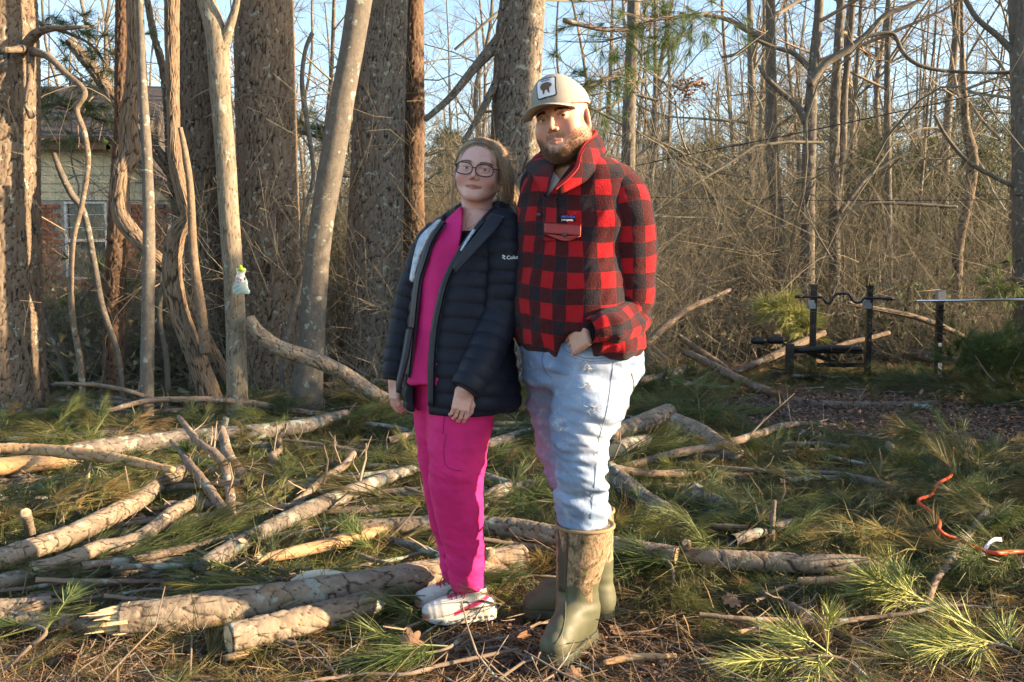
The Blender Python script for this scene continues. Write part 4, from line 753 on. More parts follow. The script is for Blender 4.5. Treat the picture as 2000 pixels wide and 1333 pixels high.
# random small sticks: a tangle nobody could count
rs=np.random.RandomState(61)
def stick_litter(n=2400):
    y=2.3+9.5*rs.rand(n)**1.25; px=rs.uniform(-150,2150,n); x=(px-CX)/F*y; z=gheight(x,y)+.01+.06*rs.rand(n)**2; L=rs.uniform(.08,.55,n)*(.6+.6*rs.rand(n)); a=rs.uniform(0,6.28,n); d=np.stack([np.cos(a),np.sin(a),rs.randn(n)*.12],-1); p=np.stack([x,y,z],-1); pts=[p]
    for k in range(4): d=d+rs.randn(n,3)*np.array([.22,.22,.12]); d/=np.linalg.norm(d,axis=1)[:,None]; p=p+d*(L/4)[:,None]; p[:,2]=np.maximum(p[:,2],.012); pts.append(p)
    Pt=np.stack(pts,1); r=rs.uniform(.0015,.0065,n); Rr=np.stack([r*(1-.15*k) for k in range(5)],1); V,Q=batch(Pt,Rr,5)
    P2,R2=sprout(Pt,Rr,2,.4,45,rs,k=3,up=.1); V2,Q2=batch(P2,R2,3); h=np.repeat(rs.rand(n),25); h2=np.repeat(rs.rand(2*n),9)
    mkobj('stick_litter',mkmesh('stick_litter',np.vstack([V,V2]),np.vstack([Q,Q2+len(V)]),True,{'Col':np.stack([np.r_[h*0+.8,h2*0+.8],np.r_[h,h2],np.r_[h,h2]*0+.5,np.r_[h,h2]*0+1],-1)},[M['branch_bark']]),kind='stuff')
stick_litter()
# ------------------------------------------------------------------ pine slash: needles, leaves, chips
rs=np.random.RandomState(90)
def tuft_mesh(seed,n,L,spread,sl,width=.0024,droop=.25,mat='needles'):
    r=np.random.RandomState(seed); V,T,C=tuft_geo(n,L,spread,sl,r,width,droop); g=Geo(); g.add(V,None,T,C)
    if sl>.01: g.tube([[-sl*1.2,0,-.01],[0,0,0],[sl,0,.005]],[.0035,.003,.0015],4,False,A=[1,.3,.3,1])
    return g.mesh('tuft',[M[mat]],False)
def loose_mesh(seed,n,L,rad,mat,width=.0018):
    r=np.random.RandomState(seed); a=r.rand(n)*6.28; c=np.stack([r.randn(n)*rad,r.randn(n)*rad,r.rand(n)*.012],-1); d=np.stack([np.cos(a),np.sin(a),r.randn(n)*.05],-1); l=L*(.4+.8*r.rand(n))[:,None]; s=np.stack([-np.sin(a),np.cos(a),0*a],-1)*width
    V=np.stack([c-s,c+s,c+d*l*.5+s*.8+[0,0,.006],c+d*l*.5-s*.8+[0,0,.006],c+d*l],1).reshape(-1,3); b=np.arange(n)*5
    T=np.concatenate([np.stack([b,b+1,b+2],-1),np.stack([b,b+2,b+3],-1),np.stack([b+3,b+2,b+4],-1)]); rr=np.repeat(r.rand(n),5)
    return mkmesh('loose',V,T,False,{'Col':np.stack([rr*0,rr,rr,rr*0+1],-1)},[M[mat]])
TF=[tuft_mesh(i,110,.20,32,.10) for i in range(3)]+[tuft_mesh(3+i,130,.17,60,.16) for i in range(3)]+[tuft_mesh(8,70,.22,18,.05)]
LM=[loose_mesh(20+i,60,.16,.09,'litter') for i in range(3)]
LG_=[loose_mesh(30+i,60,.17,.08,'needles',.0016) for i in range(2)]
def leaf_geo(seed,lobed=False):
    r=np.random.RandomState(seed); a=np.linspace(0,2*np.pi,15)[:-1]; rad=.035*(1+.35*np.sin(a*(5 if lobed else 2)+r.rand()*6)*(1 if lobed else .4)); V=np.stack([rad*np.cos(a)*1.5,rad*np.sin(a),.010*np.sin(a*2+r.rand()*6)+.006*r.randn(14)],-1); V=np.vstack([V,[[0,0,-.004]]]); T=np.c_[np.full(14,14),np.arange(14),(np.arange(14)+1)%14]
    q=r.rand(); return mkmesh('leaf',V,T,True,{'Col':np.tile([q,q,q,1],(15,1))},[M['dead_leaf']])
LF=[leaf_geo(40+i,i%2) for i in range(4)]
def chip_geo(seed):
    r=np.random.RandomState(seed); g=Geo()
    for k in range(26): g.box(r.randn(3)*[.06,.06,.008],[.008+.02*r.rand(),.004+.007*r.rand(),.0025],rotM(r.randn(3),r.rand()*6.3 if k%3==0 else .4)@rotM((0,0,1),r.rand()*6.3),[r.rand()]*3+[1])
    return g.mesh('chips',[M['chip']],False)
CHP=[chip_geo(50+i) for i in range(3)]
def field(n,y0,y1,pw,px0=-120,px1=2120): 
    y=y0+(y1-y0)*rs.rand(n)**pw; px=rs.uniform(px0,px1,n); return (px-CX)/F*y,y,px
def mulchd(x,y): return np.hypot((x-mc[0])/1.5,(y-mc[1])/1.3)
def clumpy(x,y,s=1.3,seed=5): return fbm(np.stack([x*s,y*s,0*x],-1),seed,3)
# green slash
n=26000; x,y,px=field(n,2.35,11.5,1.1); cl=clumpy(x,y); near=np.clip((y-2.7)/1.2,0,1)
pr=(.22+.78*near)*np.clip(.85+1.3*cl,.25,1); pr*=np.where((y>7.6)&(px<720),.35,1); pr*=np.where(mulchd(x,y)<1,.02,1); pr*=np.where((y<3.3)&(px>1150),.4,1); pr*=np.hypot((x-.08)/.75,(y-3.02)/.38)>1; kp=rs.rand(n)<pr; x,y,px,cl=x[kp],y[kp],px[kp],cl[kp]; n=len(x)
z=gheight(x,y)+.012+.05*rs.rand(n)**2*np.clip(1+cl*2,.2,1.6)
rot=np.stack([rs.uniform(0,6.28,n),-.02+rs.randn(n)*.16,rs.uniform(0,6.28,n)+2.2*fbm(np.stack([x,y,0*x],-1)*.8,9,2)],-1); s=rs.uniform(.5,1.0,n); idx=rs.randint(0,9,n)

def bough_src(seed):
    r=np.random.RandomState(seed); g=Geo(); q=smooth_path(np.array([[0,0,0],[.2,.03*r.randn(),.03],[.45,.06*r.randn(),.05],[.7,.1*r.randn(),.03]]),10); g.tube(q,np.linspace(.009,.003,10),5,A=[1,.3,.3,1])
    for k in range(13):
        i=r.randint(2,9) if k else 9; a=r.uniform(-1.2,1.2); ln=r.uniform(.05,.22) if k else 0; d=np.array([math.cos(a),math.sin(a),r.uniform(-.1,.35)]); o=q[i]+d*ln; g.tube([q[i],(q[i]+o)/2+[0,0,.01],o],[.004,.003,.002],4,False,A=[1,.3,.3,1]); V,TT,C=tuft_geo(46,.17,42,.09,r,.0024,.35); Mx=np.array(Vector((1,0,0)).rotation_difference(Vector(d/np.linalg.norm(d))).to_matrix()); V=V@Mx.T; V[:,2]*=.6; g.add(V+o,None,TT,C)
    return g.mesh('bough',[M['needles']],False)
BG=[bough_src(70+i) for i in range(4)]
nb=1500; xb,yb,pb=field(nb,3.2,10.5,1.05); kk=(rs.rand(nb)<np.clip(.55+1.2*clumpy(xb,yb,1.0,15),.1,1)*np.where((yb>7.4)&(pb<720),.4,1))&(mulchd(xb,yb)>1)&(np.hypot((xb-.05)/.7,(yb-3.05)/.4)>1)&((yb<9.2)|(pb<1700)); xb,yb=xb[kk],yb[kk]; nb=len(xb)
sb=rs.uniform(.55,1.0,nb); scatter('pine_bough_slash',np.stack([xb,yb,gheight(xb,yb)+.02+.07*rs.rand(nb)],-1),np.stack([rs.randn(nb)*.5,.02+rs.randn(nb)*.13,rs.uniform(0,6.28,nb)],-1),np.stack([sb,sb,sb],-1),rs.randint(0,4,nb),np.stack([rs.rand(nb),np.clip(rs.rand(nb)**3,0,.7)+.5*(rs.rand(nb)<.10),rs.rand(nb)*.8],-1),BG)
src=TF+LG_
tint=np.stack([rs.rand(n),np.clip(rs.rand(n)**3+.6*(rs.rand(n)<.24)+.35*(y<3.1),0,.8),np.clip(rs.rand(n)*.7,0,1)],-1)
scatter('pine_needle_slash',np.stack([x,y,z],-1),rot,np.stack([s,s,s*.5],-1),idx,tint,src)
# brown needle litter
n=13000; x,y,px=field(n,2.2,12.5,1.25); pr=np.where((y>3.7)&(y<9),.45,1)*np.clip(.9-1.0*clumpy(x,y),.2,1)*np.clip(np.hypot((x-.08)/.8,(y-3.02)/.4),.25,1)**2*np.where(np.hypot((x-.08)/.6,(y-2.72)/.3)<1,.3,1); pr*=np.where(mulchd(x,y)<1,.06,1); kp=rs.rand(n)<pr; x,y,px=x[kp],y[kp],px[kp]; n=len(x)
z=gheight(x,y)+.006+.012*rs.rand(n); s=rs.uniform(.6,1.3,n)
scatter('brown_needle_litter',np.stack([x,y,z],-1),np.stack([rs.randn(n)*.12,rs.randn(n)*.12,rs.uniform(0,6.28,n)],-1),np.stack([s,s,s],-1),rs.randint(0,3,n),rs.rand(n,3),LM)
n=5200; x,y,px=field(n,2.2,13,1.2); kp=(rs.rand(n)<np.where(y<3.6,.9,.35)); x,y=x[kp],y[kp]; n=len(x); z=gheight(x,y)+.015+.02*rs.rand(n); s=rs.uniform(.25,.7,n)
scatter('dead_leaf_litter',np.stack([x,y,z],-1),np.stack([rs.randn(n)*.4,rs.randn(n)*.4,rs.uniform(0,6.28,n)],-1),np.stack([s,s,s],-1),rs.randint(0,4,n),rs.rand(n,3),LF)
n=2600; a=rs.rand(n)*6.28; q=np.sqrt(rs.rand(n)); x=mc[0]+1.62*q*np.cos(a); y=mc[1]+1.4*q*np.sin(a)
n2=350; xx,yy,_=field(n2,2.2,3.6,1.0,900,2100); x=np.r_[x,xx];y=np.r_[y,yy]; n=len(x); z=gheight(x,y)+.022
s=rs.uniform(.6,1.3,n)*np.where(y<3.7,.5,1); scatter('bark_chips',np.stack([x,y,z],-1),np.stack([rs.randn(n)*.2,rs.randn(n)*.2,rs.uniform(0,6.28,n)],-1),np.stack([s,s,s],-1),rs.randint(0,3,n),rs.rand(n,3),CHP)
# ------------------------------------------------------------------ pine boughs (countable ones)
M['yellow_and_sunlit_needles']=simple('yellow_and_sunlit_needles',(.32,.34,.10),.6,.3,var=.3)  # own yellow of the bench bough; on the corner fans it paints in sunlight
def bough(name,label,cat,pts,ntuft,tint,parent=None,seed=1,L=.18,rad=(.008,.003),spread=48,mat='needles',flat=.5):
    rs=np.random.RandomState(seed); q=smooth_path(np.array(pts),24); g=Geo(); g.tube(q,np.linspace(rad[0],rad[1],24),6,A=[.8,.5,.5,1])
    t=thing(name,label,cat,tuple(q[0])); keep(mkobj('stem',g.mesh('stem',[M['branch_bark']])),t)
    g=Geo()
    for k in range(ntuft):
        u=.3+.7*rs.rand() if k else 1; i=int(u*22); T=q[i+1]-q[i]; T/=np.linalg.norm(T); d=T+rs.randn(3)*.55*(0 if k==0 else 1)*np.array([1,1,flat]); d/=np.linalg.norm(d); V,TT,C=tuft_geo(70,L*(.7+.5*rs.rand()),spread,.09,rs,.0028,.3); Mx=np.array(Vector((1,0,0)).rotation_difference(Vector(d)).to_matrix()); off=q[i]+ (d*rs.uniform(0,.12) if k else 0)
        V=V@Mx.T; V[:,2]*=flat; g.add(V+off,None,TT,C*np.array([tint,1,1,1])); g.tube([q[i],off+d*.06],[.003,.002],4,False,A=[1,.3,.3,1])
    keep(mkobj('needles',g.mesh('needles',[M[mat]],False)),t); return t
bough('pine_bough','bright yellow green pine bough rising beside the left bench upright','pine bough',[P(1592,690,11.8),P(1575,640,11.7),P(1535,606,11.6),P(1495,600,11.6)],70,1,seed=2,L=.27,mat='yellow_and_sunlit_needles',flat=1)
bough('pine_bough','sunlit young pine tips on a bent stem at the left of the pile','pine bough',[PZ(150,1010,.02),PZ(160,950,.15),PZ(180,915,.25),PZ(200,920,.24),PZ(215,940,.2)],9,1,seed=3,L=.13)
bough('pine_bough','small yellow green tuft standing where the two dark branches cross','pine bough',[PZ(385,930,.15),PZ(375,905,.22),PZ(368,885,.28)],5,1,seed=4,L=.11)
bough('pine_bough','bright sunlit needle fan in the bottom right corner','pine bough',[PZ(1700,1330,.02),PZ(1650,1290,.05),PZ(1590,1280,.07),PZ(1540,1290,.05)],14,1,seed=5,L=.17,mat='yellow_and_sunlit_needles',flat=.6)  # sunlight put into the needle colour for the bright corner patch
bough('pine_bough','bright sunlit needle fan hanging over the litter at the lower right','pine bough',[PZ(1880,1215,.02),PZ(1820,1180,.05),PZ(1770,1160,.08)],14,1,seed=6,L=.17,mat='yellow_and_sunlit_needles',flat=.6)  # lighter yellow colour stands in for sun on these needles
bough('pine_bough','long dark green needle spray right of the camouflage boots','pine bough',[PZ(1310,1160,.02),PZ(1315,1120,.08),PZ(1300,1095,.10),PZ(1240,1080,.09)],14,.5,seed=7,L=.19)
bough('pine_bough','green needle fan in the bottom left corner','pine bough',[PZ(60,1262,.04),PZ(90,1235,.08),PZ(60,1220,.08),PZ(20,1225,.05)],10,.5,seed=8,L=.18)
bough('pine_bough','dark needle fan below the toe of the white shoe','pine bough',[PZ(900,1250,.02),PZ(870,1268,.03),PZ(820,1280,.02)],9,.4,seed=9,L=.16)
bough('pine_bough','yellow green needle spray between the log pile and the thick front log','pine bough',[PZ(560,1130,.02),PZ(500,1110,.05),PZ(440,1120,.07),PZ(400,1140,.05)],12,.9,seed=10,L=.17)
bough('pine_bough','upright bright needle tuft beside the pink trousers at ankle height','pine bough',[PZ(740,1110,.0),PZ(735,1085,.04),PZ(728,1075,.06)],9,.9,seed=11,L=.17)
for i,(px,py,d,lb) in enumerate([(1940,680,9.6,'dark pine sapling at the right edge in the shade'),(1985,740,9.0,'lowest dark pine sapling in the right corner of the shade')]):
    t=thing('pine_sapling',lb,'sapling',(P(px,py,d)[0],d,0)); g=Geo(); gs=Geo(); r=np.random.RandomState(60+i)
    for k in range(7):
        b=np.array([P(px,py,d)[0]+r.randn()*.08,d+r.randn()*.08,0]); tip=b+np.array([r.randn()*.33,r.randn()*.25,.30+.30*r.rand()]); gs.tube([b,(b+tip)/2+r.randn(3)*.05,tip],[.014,.010,.006],6,n=8,A=[.8,.5,.5,1])
        for j in range(13):
            o=b+(tip-b)*(.55+.45*r.rand())+r.randn(3)*.12; dd=np.array([r.randn(),r.randn(),.5+.5*r.rand()]); dd/=np.linalg.norm(dd); V,TT,C=tuft_geo(60,.2,45,.08,r,.003,.3); Mx=np.array(Vector((1,0,0)).rotation_difference(Vector(dd)).to_matrix()); g.add(V@Mx.T+o,None,TT,C*np.array([.1,1,1,1]))
    keep(mkobj('trunk',gs.mesh('trunk',[M['branch_bark']])),t); keep(mkobj('needles',g.mesh('needles',[M['needles']],False)),t)
# hanging pine foliage overhead and in the gaps
def hang(label,rows,d,nt,seed,L=.2,sp=.18,tint=.25):
    r=np.random.RandomState(seed); pts=smooth_path(np.array([P(a,b,d+c) for a,b,c in rows]),20); t=thing('pine_branch',label,'branch',tuple(pts[0])); gs=Geo(); gs.tube(pts,np.linspace(.028,.006,20),6,A=[.8,.5,.5,1]); g=Geo()
    for k in range(nt):
        i=r.randint(3,19); o=pts[i]+r.randn(3)*sp*np.array([1,1,.7]); gs.tube([pts[i],(pts[i]+o)/2+r.randn(3)*.02,o],[.005,.004,.003],4,False,A=[.8,.5,.5,1]); dd=(o-pts[i])/(np.linalg.norm(o-pts[i])+1e-6)+r.randn(3)*.3-np.array([0,0,.3]); dd/=np.linalg.norm(dd)
        V,TT,C=tuft_geo(60,L,50,.08,r,.0032,.3); Mx=np.array(Vector((1,0,0)).rotation_difference(Vector(dd)).to_matrix()); g.add(V@Mx.T+o,None,TT,C*np.array([tint,1,1,1]))
    keep(mkobj('limb',gs.mesh('limb',[M['branch_bark']])),t); keep(mkobj('needles',g.mesh('needles',[M['needles']],False)),t)
bough('pine_bough','yellow green needle fan lying at the right edge near the bottom','pine bough',[PZ(2010,1290,.02),PZ(1960,1262,.05),PZ(1900,1255,.06)],14,1,seed=15,L=.17,mat='yellow_and_sunlit_needles',flat=.6)
hang('dark pine branch spreading across the top above the cap',[(1100,40,0),(1200,60,.2),(1300,35,.4),(1420,20,.6)],10,80,71,sp=.25)
hang('pine branch with green needles drooping right of the cap',[(1040,190,0),(1120,180,.3),(1210,150,.5),(1260,190,.6)],10.6,60,72,sp=.25)
hang('pine branch in the gap between the leaning trunk and the middle pine',[(560,250,0),(610,265,.2),(650,270,.3),(700,250,.5)],10.2,36,73,sp=.16)
hang('needle bearing pine branch in front of the house roof',[(30,220,0),(110,205,.3),(170,225,.5),(225,245,.6)],9.6,60,74,sp=.22,tint=.7)
hang('pine branch hanging before the sky left of the shaggy vine',[(60,40,0),(120,60,.3),(180,90,.5),(225,150,.6)],9.4,40,75,sp=.2)
hang('low pine branch beside the brick wall',[(150,600,0),(180,560,.1),(205,545,.2),(215,600,.3)],10.5,30,76,sp=.14,tint=.9)
hang('yellowing pine foliage between the leaning trunk and the big pine',[(700,560,0),(680,520,.1),(650,500,.2),(600,520,.3)],11,50,77,sp=.25,tint=1)
hang('pine branch low at the right edge above the sapling',[(2010,560,0),(1990,545,.1),(1960,550,.2),(1940,575,.3)],11.5,24,78,sp=.12,tint=.5)
hang('pine foliage between the man and the slim trunk',[(880,300,0),(900,340,.1),(860,400,.2),(850,470,.3)],12,46,79,sp=.3,tint=.8)
# ================================================================== PEOPLE
def W(px,py,d,r=None): 
    p=P(px,py,d); return p if r is None else np.array([*p,r/F*d])
def sec(py,xl,xr,d,rb,yaw):
    c=P((xl+xr)/2,py,d); hw=(xr-xl)/2/F*d; y=R(yaw); a=hw/math.sqrt(math.cos(y)**2+(rb*math.sin(y))**2); return [c[2],c[0],c[1],a,a*rb,yaw]
def path_uv(V,pts):
    pts=np.asarray(pts,float)[:,:3]; best=np.full(len(V),1e9); s0=0; L=np.zeros(len(V)); Dv=np.zeros((len(V),3)); Tt=np.zeros((len(V),3))
    for a,b in zip(pts[:-1],pts[1:]):
        ba=b-a; l=np.linalg.norm(ba); t=np.clip((V-a)@ba/(l*l),0,1); c=a+t[:,None]*ba; d=np.linalg.norm(V-c,axis=1); m=d<best; best[m]=d[m]; L[m]=s0+t[m]*l; Dv[m]=(V-c)[m]; Tt[m]=ba/l; s0+=l
    return L,best,Dv,Tt
def arm_attr(pts,rr):
    def f(V):
        L,b,D,T=path_uv(V,pts); ref=np.array([0,-1.,0]); U=ref-T*(T@ref)[:,None]; U/=np.linalg.norm(U,axis=1)[:,None]; Wv=np.cross(T,U); a=np.arctan2((D*Wv).sum(1),(D*U).sum(1)); return np.stack([a*rr,L,0*L],-1)
    return f
def sheet(name,A,B,th,mat,parent,n=24,m=5,bulge=0.,attrs=None,**kw):
    A=smooth_path(np.array(A),n);B=smooth_path(np.array(B),n); t=np.linspace(0,1,m)[None,:,None]; S=A[:,None]*(1-t)+B[:,None]*t
    du=np.gradient(S,axis=0);dv=np.gradient(S,axis=1); N=np.cross(du,dv); N/=np.linalg.norm(N,axis=2,keepdims=True)+1e-9
    if N[...,1].mean()>0: N=-N
    S=S+N*(bulge*np.sin(np.pi*t)); top=S+N*th/2; bot=S-N*th/2; V=np.vstack([top.reshape(-1,3),bot.reshape(-1,3)]); K=n*m
    i=np.arange(n-1)[:,None]*m; j=np.arange(m-1)[None]; q=np.stack([i+j,i+j+1,i+m+j+1,i+m+j],-1).reshape(-1,4)
    ed=[ [a,a+1,a+1+K,a+K] for a in list(range(m-1))]+[[a+(n-1)*m,a+1+(n-1)*m,a+1+K+(n-1)*m,a+K+(n-1)*m] for a in range(m-1)]+[[a*m,(a+1)*m,(a+1)*m+K,a*m+K] for a in range(n-1)]+[[a*m+m-1,(a+1)*m+m-1,(a+1)*m+m-1+K,a*m+m-1+K] for a in range(n-1)]
    uv=np.stack(np.meshgrid(np.linspace(0,1,n),np.linspace(0,1,m),indexing='ij')+[np.zeros((n,m))],-1).reshape(-1,3)
    at={'uvw':np.vstack([uv,uv])}
    if attrs: at.update({k:f(V) for k,f in attrs.items()})
    o=mkobj(name,mkmesh(name,V,[np.vstack([q,q[:,::-1]+K]),np.array(ed)],True,at,[mat]),None,**kw); keep(o,parent); return o
def place(o,parent,Mw):
    o.parent=parent; o.matrix_parent_inverse=Matrix.Identity(4); o.matrix_basis=Matrix.Translation(-Vector(parent.location))@Mw; return o
def strands(name,starts,dirs,length,rs,width,mat,curl=.2,grav=.0,k=4,attrs=None,tip=.3):
    n=len(starts); p=starts; pts=[p]; d=dirs/np.linalg.norm(dirs,axis=1)[:,None]; L=np.broadcast_to(length,(n,))
    for s in range(k-1): d=d+rs.randn(n,3)*curl+np.array([0,0,-grav]); d/=np.linalg.norm(d,axis=1)[:,None]; p=p+d*(L/(k-1))[:,None]; pts.append(p)
    Pt=np.stack(pts,1); Rr=np.stack([np.full(n,width)*(1-(1-tip)*s/(k-1)) for s in range(k)],1); V,Q=batch(Pt,Rr,3); g=np.repeat(rs.rand(n),3*k)
    return mkmesh(name,V,Q,True,{'Col':np.stack([g,g,g,g*0+1],-1)},[mat])
# ---- materials
def skin_mat(name,c,red):
    m=MT(name,.5,.35); a=m.sep(m.attr()); n=m.noise(70,4); n3=m.noise(220,3); base=m.mix(m.rng(n,.3,.7,0,.3),c,red); base=m.mix(m.rng(n3,.5,.75,0,.3),base,tuple(x*.6 for x in c)); base=m.mix(m.math('MULTIPLY',a[0],.75),base,red); base=m.mix(a[1],base,(.42,.13,.11)); base=m.mix(a[2],base,(.10,.055,.03))
    m.color(base); m.b.inputs['Subsurface Weight'].default_value=.12; m.b.inputs['Subsurface Radius'].default_value=(.012,.004,.002); m.b.inputs['Subsurface Scale'].default_value=.6; m.bump(m.noise(420,3),.4,.0008); return m.m
M['skin_f']=skin_mat('fair_skin',(.66,.42,.355),(.62,.25,.21)); M['skin_m']=skin_mat('light_skin',(.60,.36,.26),(.54,.21,.15))
def hair_mat(name,a,b,c):
    m=MT(name,.45,.4); s=m.sep(m.attr()); m.color(m.ramp(s[0],[(0,a),(.5,b),(1,c)])); return m.m
M['hair_f']=hair_mat('ash_blonde_hair',(.22,.145,.09),(.42,.305,.20),(.62,.48,.335)); M['beard']=hair_mat('brown_beard_hair',(.06,.03,.015),(.18,.09,.042),(.38,.21,.10)); M['brow_f']=simple('brow_hair',(.16,.10,.06)); M['brow_m']=simple('dark_brow_hair',(.05,.028,.018))
def eye_mat(nm,iris):
    m=MT(nm,.08,.6); co=m.co(); s=m.sep(co); r=m.math('SQRT',m.math('ADD',m.math('MULTIPLY',s[0],s[0]),m.math('MULTIPLY',s[2],s[2]))); c=m.ramp(m.math('MULTIPLY',r,100),[(.0,(.005,.005,.005)),(.20,(.005,.005,.005)),(.24,iris),(.55,iris),(.61,(.62,.58,.55)),(1,(.62,.56,.53))]); m.color(c); return m.m
M['eye_f']=eye_mat('blue_eye',(.12,.17,.20)); M['eye_m']=eye_mat('brown_eye',(.07,.04,.02))
def plaid_mat():
    m=MT('red_black_check_fleece',.95,.1); s=m.sep(m.attr('cloth','Vector')); w_=m.noise(5,2); 
    def band(v): 
        v=m.math('ADD',m.math('MULTIPLY',v,1/.102),m.math('MULTIPLY',w_,.30)); return m.rng(m.math('ABSOLUTE',m.math('SUBTRACT',m.math('FRACT',v),.5)),.235,.265,0,1)
    a,b=band(s[0]),band(s[1]); n=m.noise(420,3); both=m.math('MULTIPLY',a,b); one=m.math('SUBTRACT',m.math('ADD',a,b),m.math('MULTIPLY',both,2.))
    c=m.mix(one,(.42,.007,.014),(.062,.008,.010)); c=m.mix(both,c,(.018,.014,.020)); c=m.mix(m.rng(n,.4,.8,0,.10),c,(.16,.07,.055)); m.color(c)
    m.b.inputs['Sheen Weight'].default_value=.08; m.b.inputs['Sheen Roughness'].default_value=.6; m.bump(m.math('ADD',n,m.noise(150,3)),.9,.004); return m.m
M['plaid']=plaid_mat()
M['collar_red']=simple('red_fleece_collar',(.30,.03,.03),.9,.1,bump=.003,bs=200); M['pocket_red']=simple('red_nylon',(.33,.035,.03),.45,.4,bump=.003,bs=70); M['tee']=simple('white_cotton',(.72,.72,.74),.9,.1,bump=.001)
M['snap']=simple('dark_snap',(.05,.045,.05),.4,.5)
M['navy_label']=simple('navy_label',(.012,.014,.03),.7,.2); M['purple']=simple('violet_print',(.12,.10,.42)); M['print_white']=simple('white_print',(.75,.76,.80))
def denim_mat():
    m=MT('faded_denim',.85,.2); oc=m.co(); n=m.noise(5,4); n2=m.noise(26,5); tw=m.noise(6,3,m.co((60,60,14))); a=m.sep(m.attr())
    c=m.ramp(m.math('ADD',m.math('MULTIPLY',n,.7),m.math('MULTIPLY',tw,.35)),[(.34,(.12,.18,.31)),(.52,(.20,.28,.42)),(.74,(.34,.42,.53))]); c=m.mix(m.rng(n2,.54,.74,0,.4),c,(.55,.62,.70)); c=m.mix(a[0],c,(.70,.73,.77)); c=m.mix(a[1],c,(.11,.16,.26)); c=m.mix(a[2],c,(.45,.26,.12)); m.color(c)
    m.bump(m.math('ADD',m.noise(420,2),m.math('MULTIPLY',n2,4.)),.6,.0016); return m.m
M['denim']=denim_mat(); M['seam_blue']=simple('denim_seam',(.10,.14,.22)); M['thread_white']=simple('frayed_thread',(.66,.68,.70)); M['scrub_seam']=simple('scrub_seam',(.42,.012,.12))
def camo_mat():
    m=MT('woodland_camouflage',.7,.25); co=m.co((1,1,.6)); n1=m.noise(22,6,co,dist=2.0); n2=m.noise(48,5,co,dist=2); v=m.math('ABSOLUTE',m.math('SUBTRACT',m.noise(46,3,m.co((1.8,1.8,.35),None,(.35,.3,0)),dist=.8),.5))
    c=m.ramp(n1,[(.36,(.05,.036,.022)),(.45,(.17,.11,.065)),(.54,(.33,.23,.145)),(.64,(.24,.13,.065))]); c=m.mix(m.rng(n2,.55,.62,0,.9),c,(.11,.14,.06)); c=m.mix(m.rng(n2,.36,.42,.8,0),c,(.40,.32,.23)); c=m.mix(m.rng(v,.0,.03,.75,0),c,(.10,.06,.035)); m.color(c); m.bump(n2,.4,.002); return m.m
M['camo']=camo_mat(); M['rubber']=simple('olive_rubber',(.085,.088,.052),.55,.35,var=.18,vs=9,bump=.0015,bs=40); M['rubber_dark']=simple('dark_olive_rubber',(.05,.056,.036),.6,.3,var=.15,bump=.001); M['boot_trim']=simple('tan_boot_binding',(.27,.19,.10),.8,.2)
def puffer():
    m=MT('navy_quilted_nylon',.6,.25); n=m.noise(9,4); m.color(m.ramp(n,[(.3,(.006,.008,.016)),(.7,(.013,.016,.029))])); w_=m.noise(7,3,m.co((14,14,3.))); m.bump(m.math('ADD',w_,m.math('MULTIPLY',m.noise(60,3),.3)),.4,.004); return m.m
M['puffer']=puffer(); M['puffer_plain']=simple('navy_nylon',(.012,.014,.022),.5,.4,bump=.003,bs=30)
M['scrub']=simple('magenta_scrub_cloth',(.60,.020,.165),.75,.25,var=.14,vs=9,bump=.010,bs=15); M['zip']=simple('zip_teeth',(.10,.10,.11),.35,.5,.4); M['lining']=simple('silver_lining',(.36,.43,.50),.4,.5,.25,.35,40,.03,26)
def shoe_mat():
    m=MT('cream_knit_shoe',.8,.2); a=m.sep(m.attr()); n=m.noise(260,2); c=m.mix(m.rng(n,.4,.7,0,.3),(.66,.62,.55),(.52,.48,.42)); c=m.mix(a[0],c,(.50,.03,.13)); c=m.mix(a[1],c,(.52,.27,.17)); c=m.mix(a[2],c,(.03,.025,.03)); m.color(c); m.bump(n,.5,.0015); return m.m
M['shoe']=shoe_mat(); M['lace']=simple('red_laces',(.55,.03,.05),.8,.2); M['gold']=simple('gold',(.8,.55,.2),.25,.5,1,.05)
M['capcloth']=simple('stone_cap_cloth',(.30,.28,.245),.9,.1,var=.05,bump=.0012,bs=350); M['brimcloth']=simple('brim_cloth',(.33,.31,.27),.9,.1,var=.05,bump=.0012,bs=350)
def mesh_mat():
    m=MT('pale_cap_mesh',.9,.1); co=m.attr('cloth','Vector'); v=m.voro(230,co); m.color(m.mix(m.rng(v,.25,.45,0,1),(.30,.29,.28),(.40,.39,.375))); m.bump(v,.7,.002); return m.m
M['capmesh']=mesh_mat(); M['ink']=simple('dark_navy_thread',(.03,.035,.06)); M['brown_thread']=simple('brown_thread',(.16,.09,.055))
